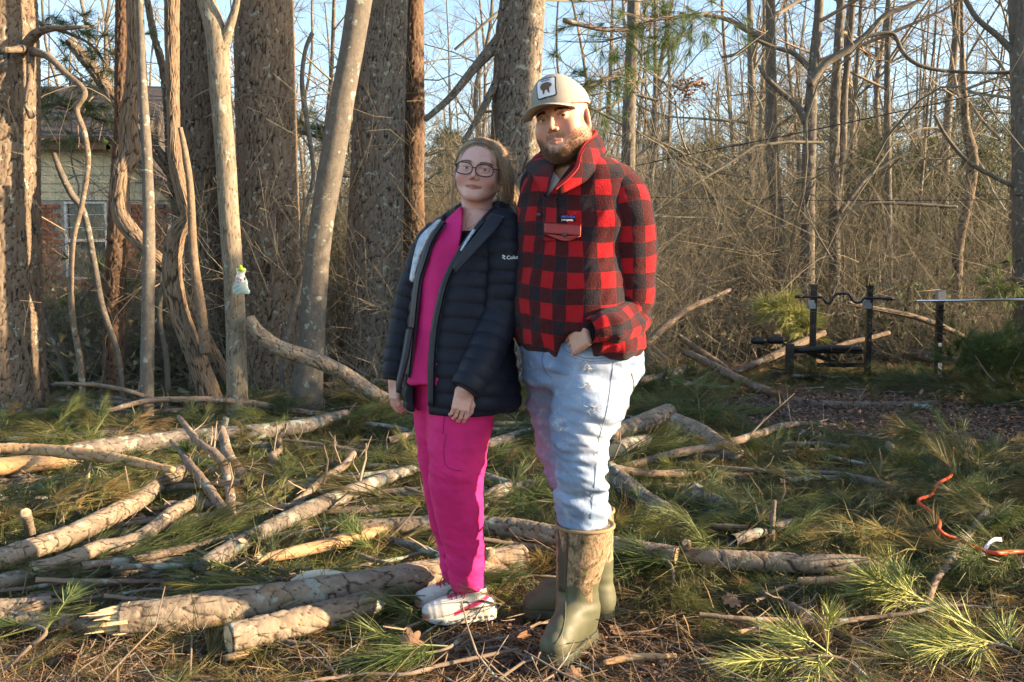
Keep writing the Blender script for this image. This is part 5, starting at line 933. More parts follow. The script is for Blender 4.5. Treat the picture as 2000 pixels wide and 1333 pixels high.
# ---- head
def headmat(c,yaw,roll,pitch,sc):
    B=Matrix(((-1,0,0),(0,-1,0),(0,0,1))).to_4x4()
    Rz=Matrix.Rotation(-R(yaw),4,'Z'); Rr=Matrix.Rotation(-R(roll),4,'Y'); Rp=Matrix.Rotation(R(pitch),4,'X')
    # viewer-left yaw: forward -Y -> (-sin,-cos)
    return Matrix.Translation(Vector(tuple(c)))@Rr@Rz@Matrix.Rotation(0,4,'X')@B@Rp@Matrix.Scale(sc,4)
def head_sdf(male):
    f=1.0 if male else .0
    def fn(p):
        q=p.copy(); q[...,0]=np.abs(q[...,0]); x=q
        if not male: q[...,2]=np.where((q[...,2]<0)&(q[...,2]>-.14),q[...,2]/.89,np.where(q[...,2]<0,q[...,2]-.0173,q[...,2]))
        mo=.003*(1-f); d=ell(x,(0,-.014,.036 if male else .027),(.0765,.097,.084 if male else .079)); d=smin(d,ell(x,(0,.022,-.035),(.064+.004*f,.066,.078)),.03)
        d=smin(d,rc(x,(.048+.006*f,-.004,-.055),(.014,.062,-.098),.024+.004*f,.019),.03); d=smin(d,ell(x,(0,.071,-.098),(.021+.004*f,.016,.017)),.018)
        d=smin(d,ell(x,(.043,.055,-.032),(.026,.026,.028)),.02)
        d=smin(d,rc(x,(.008,.081,.022),(.040,.068,.024),.0105+.002*f,.009),.014)
        d=smax(d,-ell(x,(.0315,.095,.001),(.017,.014,.0115)),.012)
        d=smin(d,rc(x,(0,.083,.012),(0,.1045,-.029),.0062,.0082+.0015*f),.011); d=smin(d,ell(x,(.0108,.0925,-.0355),(.0070+.001*f,.0088,.0068)),.006)
        d=smax(d,-ell(x,(.0075,.104,-.0445),(.0035,.005,.003)),.003)
        lid=np.abs(np.linalg.norm(x-np.array([.0315,.0735,0]),axis=-1)-.0133)-.0016; lid=np.linalg.norm(x-np.array([.0315,.0735,0]),axis=-1)-.0146
        d=smin(d,lid,.005); d=smax(d,-ell(x,(.0315,.094,-.0010),(.0135,.017,.0036 if male else .0042)),.0016)
        lw=.004*(1-f); d=smin(d,rc(x,(0,.0905,-.0635+mo),(.017+lw,.0840-lw*.7,-.0670+mo),.0040-.0006*(1-f),.0022),.006); d=smin(d,rc(x,(0,.0885,-.0728+mo),(.015+lw,.0830-lw*.7,-.0697+mo),.0052-.0008*(1-f),.0026),.006)
        d=smax(d,-rc(x,(0,.0985,-.0680+mo),(.021+lw,.0885-lw*.7,-.0684+mo),.0021,.0014),.0025)
        # ear
        e=ell(x,(.0795,-.012,-.008),(.0075,.018,.031),rotM((0,0,1),-.35)@rotM((1,0,0),.12)); e=smax(e,-ell(x,(.089,-.010,-.004),(.0075,.0105,.018),rotM((0,0,1),-.35)),.004); e=smin(e,ell(x,(.081,-.004,-.035),(.005,.009,.009)),.006)
        d=smin(d,e,.006)
        nk=rc(x,(0,-.022,-.07),(0,-.040,-.185),.053+.012*f,.060+.016*f); return smin(d,nk,.025)
    return fn
def head_attr(male):
    def f(V):
        x=np.abs(V[:,0]);y=V[:,1];z=V[:,2]
        if not male: z=np.where((z<0)&(z>-.14),z/.89,z)
        ck=np.exp(-(((x-.042)/.022)**2+((z+.035)/.022)**2))*(y>.02); ns=np.exp(-((x/.014)**2+((z+.032)/.016)**2))*(y>.085)*.7; ear=np.exp(-((x-.084)/.008)**2)*(np.abs(y)<.05)*.8
        mo=0 if male else .003; lip=np.clip(1.6-np.abs(z+.0678-mo)/(.0074-(.16 if male else .12)*x)*1.15,0,1)*(x<(.0235 if male else .028))*(y>.07)*(.9 if not male else .6)
        mline=np.exp(-((z+.0682-mo)/.0012)**2)*(x<(.0225 if male else .027))*(y>.07)*.75; lid=mline+np.exp(-(((x-.0315)/.015)**2+((z-.0044)/.0016)**2)**2)*(y>.07)*.9
        C=np.stack([np.clip(ck*.8+ns+ear,0,1),lip,lid*(1.0 if not male else .7),np.ones(len(V))],-1); return C
    return f
def face(t,Mw,male,skin,eye,brow):
    fn=head_sdf(male); V,Q=surfnet(fn,(-.1,-.13,-.2),(.1,.125,.135),.0021,2)
    o=bpy.data.objects.new('head',mkmesh('head',V,Q,True,{'Col':head_attr(male)(V)},[skin])); link(o); place(o,t,Mw)
    for s in(-1,1):
        g=Geo(); a=np.linspace(0,2*np.pi,25)[:-1]; rr=np.linspace(0,np.pi,14); VV=np.stack([.0124*np.sin(rr)[:,None]*np.cos(a),.0124*np.cos(rr)[:,None]*np.ones(24),.0124*np.sin(rr)[:,None]*np.sin(a)],-1).reshape(-1,3); i=np.arange(13)[:,None]*24; j=np.arange(24)[None]; j2=(j+1)%24
        e=bpy.data.objects.new('eye',mkmesh('eye',VV,np.stack([i+j,i+j2,i+24+j2,i+24+j],-1).reshape(-1,4),True,None,[eye])); link(e)
        place(e,t,Mw@Matrix.Translation((s*.0315,.0735,0))@Matrix.Rotation(R(21 if male else 11),4,'Z'))
    rs=np.random.RandomState(4 if male else 5); n=420
    u=rs.rand(n); sx=np.where(rs.rand(n)<.5,-1,1.); x=.012+.040*u; z=(.0172 if male else .0195)+.0052*np.sin(u*2.4)-.003*u+(rs.rand(n)-.5)*(.0068 if male else .0045)*(1.1-.7*u); y=.0915-.6*x*x/.06*.5-.012*u
    S=np.stack([x*sx,y,z],-1); 
    S[:,1]=.12
    for _ in range(16): dd=fn(S); S[:,1]-=dd*.8
    okb=np.abs(fn(S))<.0008; S=S[okb]; sx=sx[okb]; u=u[okb]
    D=np.stack([sx*(.9+0*u),-.25-.3*u,.45-.7*u],-1); me=strands('eyebrow',S,D,.0085,rs,.0004 if male else .00033,brow,.15); place(mkobj('eyebrow',me),t,Mw)
    return o,fn
# ---- hands
def hand_sdf(side,curl,spread=1.,stub=True):
    """local: x across (thumb side = +side), y towards the fingertips, z = back of the hand"""
    def fn(p):
        d=sbox(p,(0,-.045,0),(.038,.045,.013),.012); d=smin(d,rc(p,(0,-.085,0),(0,-.125,0),.027,.029),.02) if stub else d
        d=smin(d,ell(p,(side*.022,-.055,-.010),(.020,.034,.014)),.012)
        for i,(x,l,r) in enumerate([(.029,.072,.0088),(.010,.080,.0092),(-.010,.074,.0088),(-.028,.058,.0078)]):
            x*=side; a=curl[i]; p0=np.array([x,-.006,0]); an=a*.7; ln=l; q=p0; segs=[]
            for k,(fr,add) in enumerate([(.46,0),(.30,a*.9),(.24,a*.6)]):
                an+=add; dr=np.array([side*(.06-.04*i)*spread*(1 if k==0 else .4),math.cos(an),-math.sin(an)]); dr/=np.linalg.norm(dr); n_=q+dr*ln*fr; segs.append((q,n_)); q=n_
            for k,(a_,b_) in enumerate(segs): e=rc(p,a_,b_,r*(1-.07*k),r*(.93-.08*k)); fd=e if k==0 else smin(fd,e,.003)
            d=smin(d,fd,.0045)
        th=chain(p,[(side*.026,-.066,-.008,.013),(side*.048,-.030,-.016,.0115),(side*.050,-.002,-.024,.0098),(side*.042,.018,-.028,.0082)],.005); return smin(d,th,.008)
    return fn
def hand(t,name,wrist,ydir,back,side,curl,skin,sc=1.,ring=False,stub=True):
    y=np.array(ydir,float); y/=np.linalg.norm(y); z=np.array(back,float); z-=y*(z@y); z/=np.linalg.norm(z); x=np.cross(y,z)
    fn=hand_sdf(side,curl,1.,stub); V,Q=surfnet(fn,(-.075,-.15,-.085),(.075,.1,.03),.0026,2)
    k=np.abs(np.sin((V[:,1]+.01)*120))**6*.25; C=np.stack([np.clip((V[:,1]+.01)*9,0,.5)+k,0*k,0*k,1+0*k],-1)
    Mw=Matrix(((x[0],y[0],z[0],wrist[0]),(x[1],y[1],z[1],wrist[1]),(x[2],y[2],z[2],wrist[2]),(0,0,0,1)))@Matrix.Scale(sc,4)@Matrix.Translation((0,.09,0))
    o=mkobj(name,mkmesh(name,V,Q,True,{'Col':C},[skin])); place(o,t,Mw)
    if ring:
        g=Geo(); a=np.linspace(0,2*np.pi,25); c=np.stack([-.010*side+.0098*np.cos(a),.010+0*a,.0096*np.sin(a)-.002],-1); g.tube(c,.0011,5,False); place(mkobj('ring',g.mesh('ring',[M['gold']])),t,Mw)
    return o
def text_on(t,name,body,size,origin,xd,yd,mat,project=None,bold=0):
    cu=bpy.data.curves.new(name,'FONT'); cu.body=body; cu.size=size; cu.extrude=0; cu.resolution_u=2; cu.offset=bold; tmp=bpy.data.objects.new('tmp_text',cu); col.objects.link(tmp)
    dg=bpy.context.evaluated_depsgraph_get(); dg.update(); me=bpy.data.meshes.new_from_object(tmp.evaluated_get(dg)); bpy.data.objects.remove(tmp)
    v=np.empty(len(me.vertices)*3,np.float32); me.vertices.foreach_get('co',v); v=v.reshape(-1,3); xd=np.array(xd,float)/np.linalg.norm(xd); yd=np.array(yd,float)/np.linalg.norm(yd); Wd=np.array(origin)+v[:,:1]*xd+v[:,1:2]*yd
    if project: Wd=project(Wd)
    me.vertices.foreach_set('co',Wd.astype(np.float32).ravel()); me.materials.append(mat); o=mkobj(name,me); keep(o,t); return o
def push_to(fn,dist=.0015):
    """slide points along y (towards the viewer side) on to the surface"""
    def f(Wd):
        Wd=Wd.copy()
        for _ in range(14): Wd[:,1]+= (fn(Wd)-dist)*.8
        return Wd
    return f
# ================================================================== MAN
mp=P(1130,1260,3.03); man=thing('person','bearded man in checked red fleece and pale cap, one hand in his jeans pocket','person',(mp[0],3.03,0))
YW=35
MS=[sec(300,1075,1158,3.06,.85,YW),sec(318,1052,1204,3.06,.72,YW),sec(340,1036,1230,3.06,.70,YW),sec(370,1026,1230,3.06,.72,YW),sec(430,1014,1228,3.06,.76,YW),sec(500,1010,1228,3.06,.80,YW),sec(570,1005,1236,3.06,.84,YW),sec(630,1007,1248,3.06,.80,YW),sec(668,1011,1260,3.06,.76,YW),sec(684,1018,1252,3.06,.74,YW)]
def fold(p,a,amp,seed=0,s=(1,1,1)): return amp*fbm(p*np.array(s)*a,seed,3)
def m_body0(p):
    d=loft(p,MS,2.3,.03); q_=p@rotM((0,1,0),.6); w_=fold(q_,6,.016,21,(1.6,1.2,.7))+fold(q_,17,.006,22,(1.5,1,.6)); z=p[...,2]; zb=np.clip((1.13-z)/.1,0,1); return d-w_*(1+zb*1.0)
def vneck(p):
    z=p[...,2]; z1,z0=P(1080,290,2.9)[2],P(1070,382,2.9)[2]; t=np.clip((z-z0)/(z1-z0),0,1.3); xl=P(1067,382,2.9)[0]+t*(P(1084,290,2.9)[0]-P(1067,382,2.9)[0]); xr=P(1070,382,2.9)[0]+t*(P(1138,290,2.9)[0]-P(1070,382,2.9)[0]); return np.maximum(np.maximum(xl-p[...,0],p[...,0]-xr),np.maximum(z0-z,p[...,1]-3.04))
def m_body(p): return smax(smax(m_body0(p),-vneck(p),.006),-ell(p,push_to(m_body0,0)(np.array([W(1128,698,2.7)]))[0],(.062,.075,.066)),.02)
SL=[W(1178,336,3.02,30),W(1218,374,2.975,43),W(1233,425,2.955,46),W(1237,500,2.975,44),W(1236,580,3.0,43),W(1229,618,3.0,41),W(1188,648,2.89,36),W(1152,652,2.84,30)]
_w0=push_to(m_body0,.016)(np.array([W(1160,652,2.7)]))[0]
SL[-2][:3]=(_w0+[.080,.035,.014]); SL[-1]=np.array([*_w0,.046])
SRr=[W(1058,362,3.17,42),W(1052,450,3.22,40),W(1050,560,3.26,38),W(1060,660,3.24,34),W(1062,700,3.2,30)]
def m_sl(p): 
    d=chain(p,SL,.03); L=np.clip((1.32-p[...,2])/.2,0,1); w_=fold(p,8,.012,23,(1,1,1.4))+L*fold(p,12,.018,24,(.8,.8,2.0)); c=_w0; T=(SL[-1]-SL[-2])[:3]; T=T/np.linalg.norm(T); return smax(smax(d-w_,(p-c)@T-.006,.006),-rc(p,SL[-1][:3]-T*.02,SL[-1][:3]+T*.06,SL[-1][3]-.010,SL[-1][3]-.008),.004)
cy_=R(YW)
def body_cloth(V):
    c=P(1120,450,3.06); x,y=V[:,0]-c[0],V[:,1]-c[1]; l=x*np.cos(cy_)-y*np.sin(cy_); f=-x*np.sin(cy_)-y*np.cos(cy_); a=np.arctan2(l,f); return np.stack([a*.195+.03,V[:,2]+.012*np.sin(a*2)+.02,0*a],-1)
lo,hi=bbox([[*P(1000,300,3.35)],[*P(1275,700,2.75)]],.06); mb=sdf_obj('fleece_body',m_body,lo,hi,.0065,M['plaid'],man,{'cloth':body_cloth})
lo,hi=bbox(SL,.11); sdf_obj('sleeve',m_sl,lo,hi,.006,M['plaid'],man,{'cloth':arm_attr(SL,.085)})
lo,hi=bbox(SRr,.1); sdf_obj('sleeve',lambda p:chain(p,SRr,.03)-fold(p,9,.008,25),lo,hi,.008,M['plaid'],man,{'cloth':arm_attr(SRr,.08)})
# head, beard, cap
MH=headmat(P(1098,238,3.0),24,11,3,1.09); hd,hfn=face(man,MH,True,M['skin_m'],M['eye_m'],M['brow_m'])
rs=np.random.RandomState(12)
V=np.empty(len(hd.data.vertices)*3,np.float32); hd.data.vertices.foreach_get('co',V); V=V.reshape(-1,3).astype(float); x=np.abs(V[:,0]);y=V[:,1];z=V[:,2]
bl=np.clip((-.043-z+ .75*(x-.052))/.026,0,1)**1.3*(y>-.035+.3*np.clip(-z-.03,0,1))*(z>-.135); side=(x>.056)&(x<.074)&(z<.005)&(y>.002)&(y<.034); bl=np.maximum(bl,side*.4)
mouth=(x<.024)&(z>-.080)&(z<-.0615)&(y>.06); must=(x<.030)&(z<-.046)&(z>-.0625)&(y>.075)&(x>.002); bl=np.where(mouth,0,bl); bl=np.where((y>.075)&(z>-.05),0,bl); bl=np.maximum(bl,must*.4); bl=np.where((x<.03)&(z>-.092)&(z<-.08),bl*.7,bl)
C=head_attr(True)(V); C[:,2]=np.maximum(C[:,2],bl*.5); hd.data.attributes['Col'].data.foreach_set('color',C.astype(np.float32).ravel())
e=1e-3; Nn=np.stack([hfn(V+np.eye(3)[i]*e)-hfn(V-np.eye(3)[i]*e) for i in range(3)],-1); Nn/=np.linalg.norm(Nn,axis=1)[:,None]+1e-9
w_=bl/bl.sum(); k=rs.choice(len(V),9500,p=w_); S=V[k]+rs.randn(len(k),3)*.0012; D=Nn[k]*.55+np.array([0,.15,-.9])+rs.randn(len(k),3)*.25; Lh=.0035+.009*np.clip((-V[k,2]-.07)/.045,0,1); Lh=np.where(must[k],.006,Lh); Lh=np.where(V[k,1]<.02,Lh*.7,Lh)
place(mkobj('beard',strands('beard',S,D,Lh,rs,.00042,M['beard'],.22)),man,MH)
# short hair below the cap
sel=((x>.05)&(x<.0775)&(y<-.034)&(z>-.05)&(z<.06))|((y<-.07)&(z<.06)&(z>-.07)); k=rs.choice(np.nonzero(sel)[0],1800); place(mkobj('hair',strands('hair',V[k],Nn[k]*.3+np.array([0,-.5,-.9])+rs.randn(len(k),3)*.2,.005,rs,.0004,M['beard'],.1)),man,MH)
def cap_outer(p,off=0):
    d=ell(p,(0,-.012,.050),(.086+off,.106+off,.078+off)); return d
def crown(p): 
    d=cap_outer(p); d=smin(d,ell(p,(0,.035,.085),(.060,.052,.050)),.03); sm=.0012*np.exp(-(p[...,0]/.002)**2); d=d-sm; return smax(smax(d,-(cap_outer(p,-.004)),.001),(.040-.10*p[...,1])-p[...,2]-.002,.002)
def cap_attr(V): a=np.arctan2(V[:,0],V[:,1]); return np.stack([a*.09,V[:,2],0*a],-1)
V1,Q1=surfnet(crown,(-.1,-.13,.015),(.1,.12,.15),.0028,2); fr=V1[Q1].mean(1)[:,1]>-.012+.0*V1[Q1].mean(1)[:,2]
cr=mkmesh('cap_crown',V1,Q1,True,{'cloth':cap_attr(V1)},[M['capcloth'],M['capmesh']],(~fr).astype(int)); crown_o=mkobj('cap',cr); place(crown_o,man,MH)
def brim(p):
    r=np.sqrt((p[...,0]/.086)**2+((p[...,1]-.055)/.122)**2); zc=.042-.16*(p[...,1]-.07)-3.9*p[...,0]**2+.0; d=np.maximum((r-1)*.08,np.abs(p[...,2]-zc)-.0022); return smax(d,.068+.0*p[...,0]-p[...,1]-2.2*p[...,0]**2*2,.002)
V2,Q2=surfnet(brim,(-.1,.0,-.04),(.1,.195,.08),.0025,2); place(mkobj('cap_brim',mkmesh('cap_brim',V2,Q2,True,None,[M['brimcloth']])),man,MH)
# front patch
def cap_proj(u,v,off=.0015):
    Pp=np.stack([u,0*u+.13,v],-1)
    for _ in range(25): Pp[:,1]-=(smin(cap_outer(Pp),ell(Pp,(0,.035,.085),(.060,.052,.050)),.03)-off)*.8
    return Pp
def patch(name,poly,mat,off):
    poly=np.array(poly,float); q=np.vstack([poly,poly[:1]]); L=np.r_[0,np.cumsum(np.linalg.norm(np.diff(q,axis=0),axis=1))]; tt=np.linspace(0,L[-1],73)[:-1]; poly=np.stack([np.interp(tt,L,q[:,0]),np.interp(tt,L,q[:,1])],-1) if len(poly)>12 else poly; c=poly.mean(0); n=len(poly); rings=[c+(poly-c)*t for t in(1,.66,.33)]; U=np.vstack(rings+[c[None]]); VV=cap_proj(U[:,0],U[:,1],off); i=np.arange(2)[:,None]*n; j=np.arange(n)[None]; j2=(j+1)%n
    place(mkobj(name,mkmesh(name,VV,[np.stack([i+j,i+j2,i+n+j2,i+n+j],-1).reshape(-1,4),np.c_[2*n+np.arange(n),2*n+(np.arange(n)+1)%n,np.full(n,3*n)]],True,None,[mat])),man,MH)
def rrect(cx,cz,w_,h_,r,n=6):
    out=[]
    for q,(sx,sz) in enumerate([(1,1),(-1,1),(-1,-1),(1,-1)]):
        for k in range(n): a=math.pi/2*(q+k/(n-1)); out.append((cx+sx*(w_-r)+r*math.cos(a),cz+sz*(h_-r)+r*math.sin(a)))
    return out
patch('patch_border',rrect(0,.088,.031,.030,.006),M['ink'],.0024); patch('patch',rrect(0,.088,.0278,.0268,.005),M['print_white'],.0036)
bull=[(.018,.094),(.014,.102),(.004,.104),(-.008,.104),(-.015,.100),(-.021,.096),(-.020,.089),(-.014,.087),(-.012,.080),(-.013,.070),(-.009,.070),(-.007,.081),(.004,.081),(.006,.070),(.010,.070),(.011,.083),(.016,.086)]
patch('patch_animal',[(a*.95,b) for a,b in bull],M['brown_thread'],.0046)
for k in range(7): patch('patch_letter',rrect(-.012+k*.004,.1105,.0013,.0022,.0006,3),M['ink'],.0046)
# collar, placket, tee, pocket, labels
cl={'cloth':body_cloth}
sheet('collar',[W(1056,296,3.16),W(1100,270,3.17),W(1140,258,3.12),W(1162,259,3.03),W(1142,280,2.94),W(1131,302,2.90),W(1126,325,2.875),W(1108,346,2.855),W(1086,364,2.85)],[W(1040,330,3.18),W(1100,318,3.22),W(1165,300,3.16),W(1181,294,3.04),W(1172,312,2.945),W(1163,332,2.90),W(1147,352,2.87),W(1116,370,2.86),W(1088,382,2.86)],.010,M['plaid'],man,40,7,.008,cl)
sheet('collar_edge',[W(1100,268,3.17),W(1140,256,3.12),W(1163,257,3.03),W(1141,280,2.935),W(1129,302,2.893),W(1124,325,2.868),W(1106,346,2.848),W(1084,364,2.843)],[W(1104,274,3.17),W(1142,263,3.115),W(1166,264,3.025),W(1147,284,2.93),W(1135,305,2.888),W(1130,328,2.862),W(1111,350,2.843),W(1087,370,2.84)],.008,M['collar_red'],man,36,3)
sheet('collar',[W(1062,300,3.10),W(1080,316,2.98),W(1080,335,2.91),W(1068,376,2.862)],[W(1040,312,3.08),W(1026,331,2.96),W(1044,350,2.90),W(1058,384,2.868)],.009,M['plaid'],man,24,6,.006,cl)
tee=lambda p: smin(ell(p,W(1100,372,3.04)[:3],(.075,.075,.085)),ell(p,W(1108,330,3.07)[:3],(.075,.07,.05)),.03)-fold(p,20,.003,9); lo,hi=bbox([W(1100,350,3.04)],.15); sdf_obj('undershirt',tee,lo,hi,.006,M['tee'],man)
pj=push_to(m_body,.004)
def band(name,A,B,th,mat,pr=None,n=24,m=5,off=.004,at=None):
    A=smooth_path(np.array([W(*q) for q in A]),n);B=smooth_path(np.array([W(*q) for q in B]),n); f=push_to(pr or m_body,off); return sheet(name,f(A),f(B),th,mat,man,n,m,0,at)
band('placket',[(1063,380,2.88),(1062,420,2.88),(1060,470,2.88)],[(1088,384,2.88),(1090,425,2.88),(1086,470,2.88)],.004,M['plaid'],at=cl)
band('pocket_flap',[(1064,434,2.88),(1064,455,2.88)],[(1134,440,2.88),(1133,462,2.88)],.005,M['pocket_red'],n=6,m=14,off=.017); 
g=Geo()
for q in [(1054,417),(1103,459)]:
    c=push_to(m_body,.012 if q[0]<1080 else .020)(np.array([W(*q,2.88)]))[0]; a=np.linspace(0,2*np.pi,13)[:-1]; s_=Geo(); s_.tube([c+[0,.004,0],c+[0,-.002,0],c+[0,-.004,0]],[.0075,.0075,.004],12); keep(mkobj('snap',s_.mesh('snap',[M['snap']])),man)
sheet('pocket_flap_point',push_to(m_body,.017)(np.array([W(1065,456,2.88),W(1100,461,2.88),W(1133,462,2.88)])),push_to(m_body,.013)(np.array([W(1082,464,2.88),W(1103,470,2.88),W(1122,467,2.88)])),.004,M['pocket_red'],man,12,3)
band('chest_label',[(1095,418,2.88),(1095,431,2.88)],[(1125,421,2.88),(1125,433,2.88)],.002,M['navy_label'],n=5,m=8,off=.006)
o0=P(1097,430.5,2.88); text_on(man,'label_text','patagonia',.0098,o0,(1,0,-.06),(0,0,1),M['print_white'],push_to(m_body,.0085),.0002)
g=Geo(); mtn=[(1096,424.5),(1099,421),(1103,423),(1107,419.5),(1112,422),(1116,420),(1120,423),(1123.5,422),(1123.5,426),(1096,424.8)]; mv=push_to(m_body,.0085)(np.array([W(a,b,2.88) for a,b in mtn])); mc_=mv.mean(0); keep(mkobj('label_mountains',mkmesh('label_mountains',np.vstack([mv,mc_]),np.array([[i,(i+1)%10,10] for i in range(10)]),False,None,[M['purple']])),man)
g=Geo(); 
def seam(name,rows,fn,mat,r=.0012,off=.001,par=None):
    q=push_to(fn,off)(smooth_path(np.array([W(*k) for k in rows]),30)); g=Geo(); g.tube(q,r,5); keep(mkobj(name,g.mesh(name,[mat])),par or man)
# jeans
JH=[sec(660,1030,1246,3.07,.80,YW),sec(690,1022,1252,3.07,.82,YW),sec(730,1026,1250,3.07,.82,YW),sec(752,1034,1234,3.06,.8,YW)]
JL=[W(1170,705,3.01,70),W(1156,775,2.97,75),W(1141,830,2.945,65),W(1136,870,2.93,57),W(1134,925,2.93,52),W(1136,980,2.955,50),W(1140,1030,2.97,49)]
JR=[W(1090,705,3.14,66),W(1082,790,3.2,50),W(1094,880,3.24,42),W(1135,960,3.18,46),W(1150,1030,3.2,44)]
def jeans(p):
    d=smin(chain(p,JL,.04),chain(p,JR,.04),.004); d=smin(d,loft(p,JH,2.3,.02),.025); z=p[...,2]; q=p*np.array([1,1,2.6]); kn=np.exp(-((z-.70)/.14)**2)+np.exp(-((z-.50)/.08)**2)*1.2+.45*np.exp(-((z-.95)/.06)**2)
    q2=(p@rotM((0,1,0),.35))*np.array([.8,.8,3.2]); d=d-(.007+.014*kn)*fbm(q*6,31,3)-(.004+.010*kn)*fbm(q2*11,32,2); zc=P(1140,1026,2.96)[2]; return smax(d,zc-z,.008)
def jc(V):
    def blob(px,py,d,rx,rz): c=W(px,py,d); q=((V[:,0]-c[0])/(rx/590))**2+((V[:,2]-c[2])/(rz/590))**2+((V[:,1]-c[1])/.12)**2; return np.exp(-q*1.2)
    n1=fbm(V*np.array([30,30,70]),41,3)
    fr=np.clip(blob(1148,745,2.84,18,10)+blob(1160,760,2.84,14,8)+blob(1098,830,2.85,14,14)+blob(1150,715,2.84,12,12)-.25,0,1)*np.clip(.5+n1*2.2,0,1); f2=np.clip(blob(1160,860,2.87,45,50)+.7*blob(1165,740,2.9,50,70),0,1)*.5
    rip=np.clip(blob(1098,832,2.85,11,9)*1.4+blob(1150,752,2.84,10,7)-.55,0,1)*np.clip(.5-n1*2,0,1)
    rust=np.clip(blob(1248,770,3.0,4,26)+blob(1182,692,2.92,5,5)-.3,0,1); return np.stack([np.clip(fr+f2,0,1),np.clip(rip*1.5+.75*np.exp(-((V[:,0]-W(1090,700,3)[0])/.035)**2)*(V[:,2]>.93),0,1),rust,0*rust+1],-1)
lo,hi=bbox([*[q[:3] for q in JL],*[q[:3] for q in JR],W(1250,660,3.0),W(1022,660,3.1)],.17); hi[2]=P(1130,655,3.0)[2]; sdf_obj('jeans',jeans,lo,hi,.0065,M['denim'],man,{'Col':jc})
jp=M['boot_trim']
seam('pocket_seam',[(1100,672,2.85),(1110,690,2.85),(1150,702,2.85),(1192,700,2.85)],jeans,M['seam_blue'],.0011); seam('pocket_seam',[(1098,672,2.85),(1107,694,2.85),(1150,707,2.85),(1192,705,2.85)],jeans,jp,.0008)
seam('side_seam',[(1202,690,2.85),(1196,740,2.85),(1184,800,2.85),(1170,870,2.83),(1160,960,2.85),(1156,1020,2.85)],jeans,M['seam_blue'],.0009); seam('fly_seam',[(1066,680,2.88),(1060,705,2.88),(1066,730,2.88),(1078,742,2.88)],jeans,M['seam_blue'],.0011)
seam('cargo_pocket_seam',[(1232,728,2.95),(1238,760,2.95),(1226,800,2.95),(1214,825,2.95)],jeans,jp,.0018)
rs=np.random.RandomState(77)
for (px,py,rx,ry,n_) in [(1150,722,9,13,34),(1152,758,10,7,30),(1097,832,10,11,40),(1160,800,18,4,22)]:
    a=rs.rand(n_)*6.28; rr=np.sqrt(rs.rand(n_)); st_=np.stack([W(px+rx*r1*math.cos(a1),py+ry*r1*math.sin(a1),2.8) for a1,r1 in zip(a,rr)]); st_=push_to(jeans,.0008)(st_); dr=np.stack([rs.randn(n_),-.25+0*a,.35*rs.randn(n_)],-1); keep(mkobj('frayed_threads',strands('frayed_threads',st_,dr,.012+.012*rs.rand(n_),rs,.0007,M['thread_white'],.35)),man)
# pocket hand
sp_=push_to(jeans,-.012)(np.array([W(1116,694,2.7)]))[0]; w0_=_w0+[-.004,.012,-.010]; hand(man,'hand',w0_,sp_-w0_,(-.25,-1,.45),1,[.25,.25,.28,.3],M['skin_m'],.98,stub=False)
# boots
def boot(name,shaft,foot,zcut,vdir,boxpad=.1):
    fl=np.array(foot,float)
    def outer(p):
        s=chain(p,shaft,.03); f=chain(p,[tuple(q) for q in fl],.03); f=smin(f,rc(p,shaft[-1][:3],fl[-2][:3]+[0,0,.035],shaft[-1][3]*.95,.045),.03); d=smin(s,f,.035); d=d-.0035*fbm(p*9,51,2)-.0012*np.sin(p[...,2]*140+p[...,0]*30)*np.exp(-((p[...,2]-.15)/.04)**2); return smax(smax(d,-(p[...,2]-.004),.004),p[...,2]-shaft[0][2]-.004,.006)
    def sole(p):
        q=p.copy(); q[...,2]=.05; d=chain(q,[(*k[:2],.05,k[3]+.004) for k in fl],.03); heel=np.linalg.norm(q[...,:2]-fl[0][:2],axis=-1); gap=np.clip(.008-.0,0,1); top=.034+.006*np.exp(-(heel/.05)**2); d=d+.0012*np.cos(np.arctan2(p[...,1]-fl[1][1],p[...,0]-fl[1][0])*60)*(p[...,2]<.02); return smax(smax(d,p[...,2]-top,.004),-.0-p[...,2],.003)
    lo,hi=bbox(np.vstack([shaft,fl]),.11); lo[2]=-.02
    V,Q=surfnet(outer,lo,hi,.0055,2); return V,Q,outer,sole,lo,hi
def build_boot(shaft,foot,split,tongue):
    V,Q,outer,sole,lo,hi=boot('boot',shaft,foot,0,0); cz=V[Q].mean(1); cam_=cz[:,2]>split(cz); b=thing_part('boot',man)
    me=mkmesh('boot_upper',V,Q,True,None,[M['rubber'],M['camo']],cam_.astype(int)); keep2(mkobj('boot',me),man)
    sdf_obj('boot_sole',sole,lo,np.array([hi[0],hi[1],.06]),.005,M['rubber_dark'],man)
    # binding at the top
    c=np.array(shaft[0]); a=np.linspace(0,2*np.pi,41); q=np.stack([c[0]+(c[3]+.002)*np.cos(a),c[1]+(c[3]+.002)*np.sin(a),0*a+c[2]+.001],-1); g=Geo(); g.tube(q,.0065,6,False); keep2(mkobj('boot_binding',g.mesh('boot_binding',[M['boot_trim']])),man)
    return outer
def thing_part(n,p): return None
def keep2(o,p): return keep(o,p)
sh=[W(1143,1026,2.97,57),W(1136,1080,2.97,51),W(1128,1140,2.975,43),W(1130,1188,2.98,40)]; sh[0][3]=.094
ft=[(P(1140,1200,3.0)[0],3.0,.055,.047),(P(1118,1200,2.93)[0],2.93,.062,.050),(P(1096,1200,2.86)[0],2.86,.062,.055),(P(1084,1200,2.825)[0],2.825,.054,.050)]
of=build_boot(sh,ft,lambda c:.222+.0*c[:,0]-np.clip((c[:,0]-P(1128,1100,2.95)[0])*1.6,-.0,.10)*(c[:,0]<P(1156,1100,2.95)[0]),0)
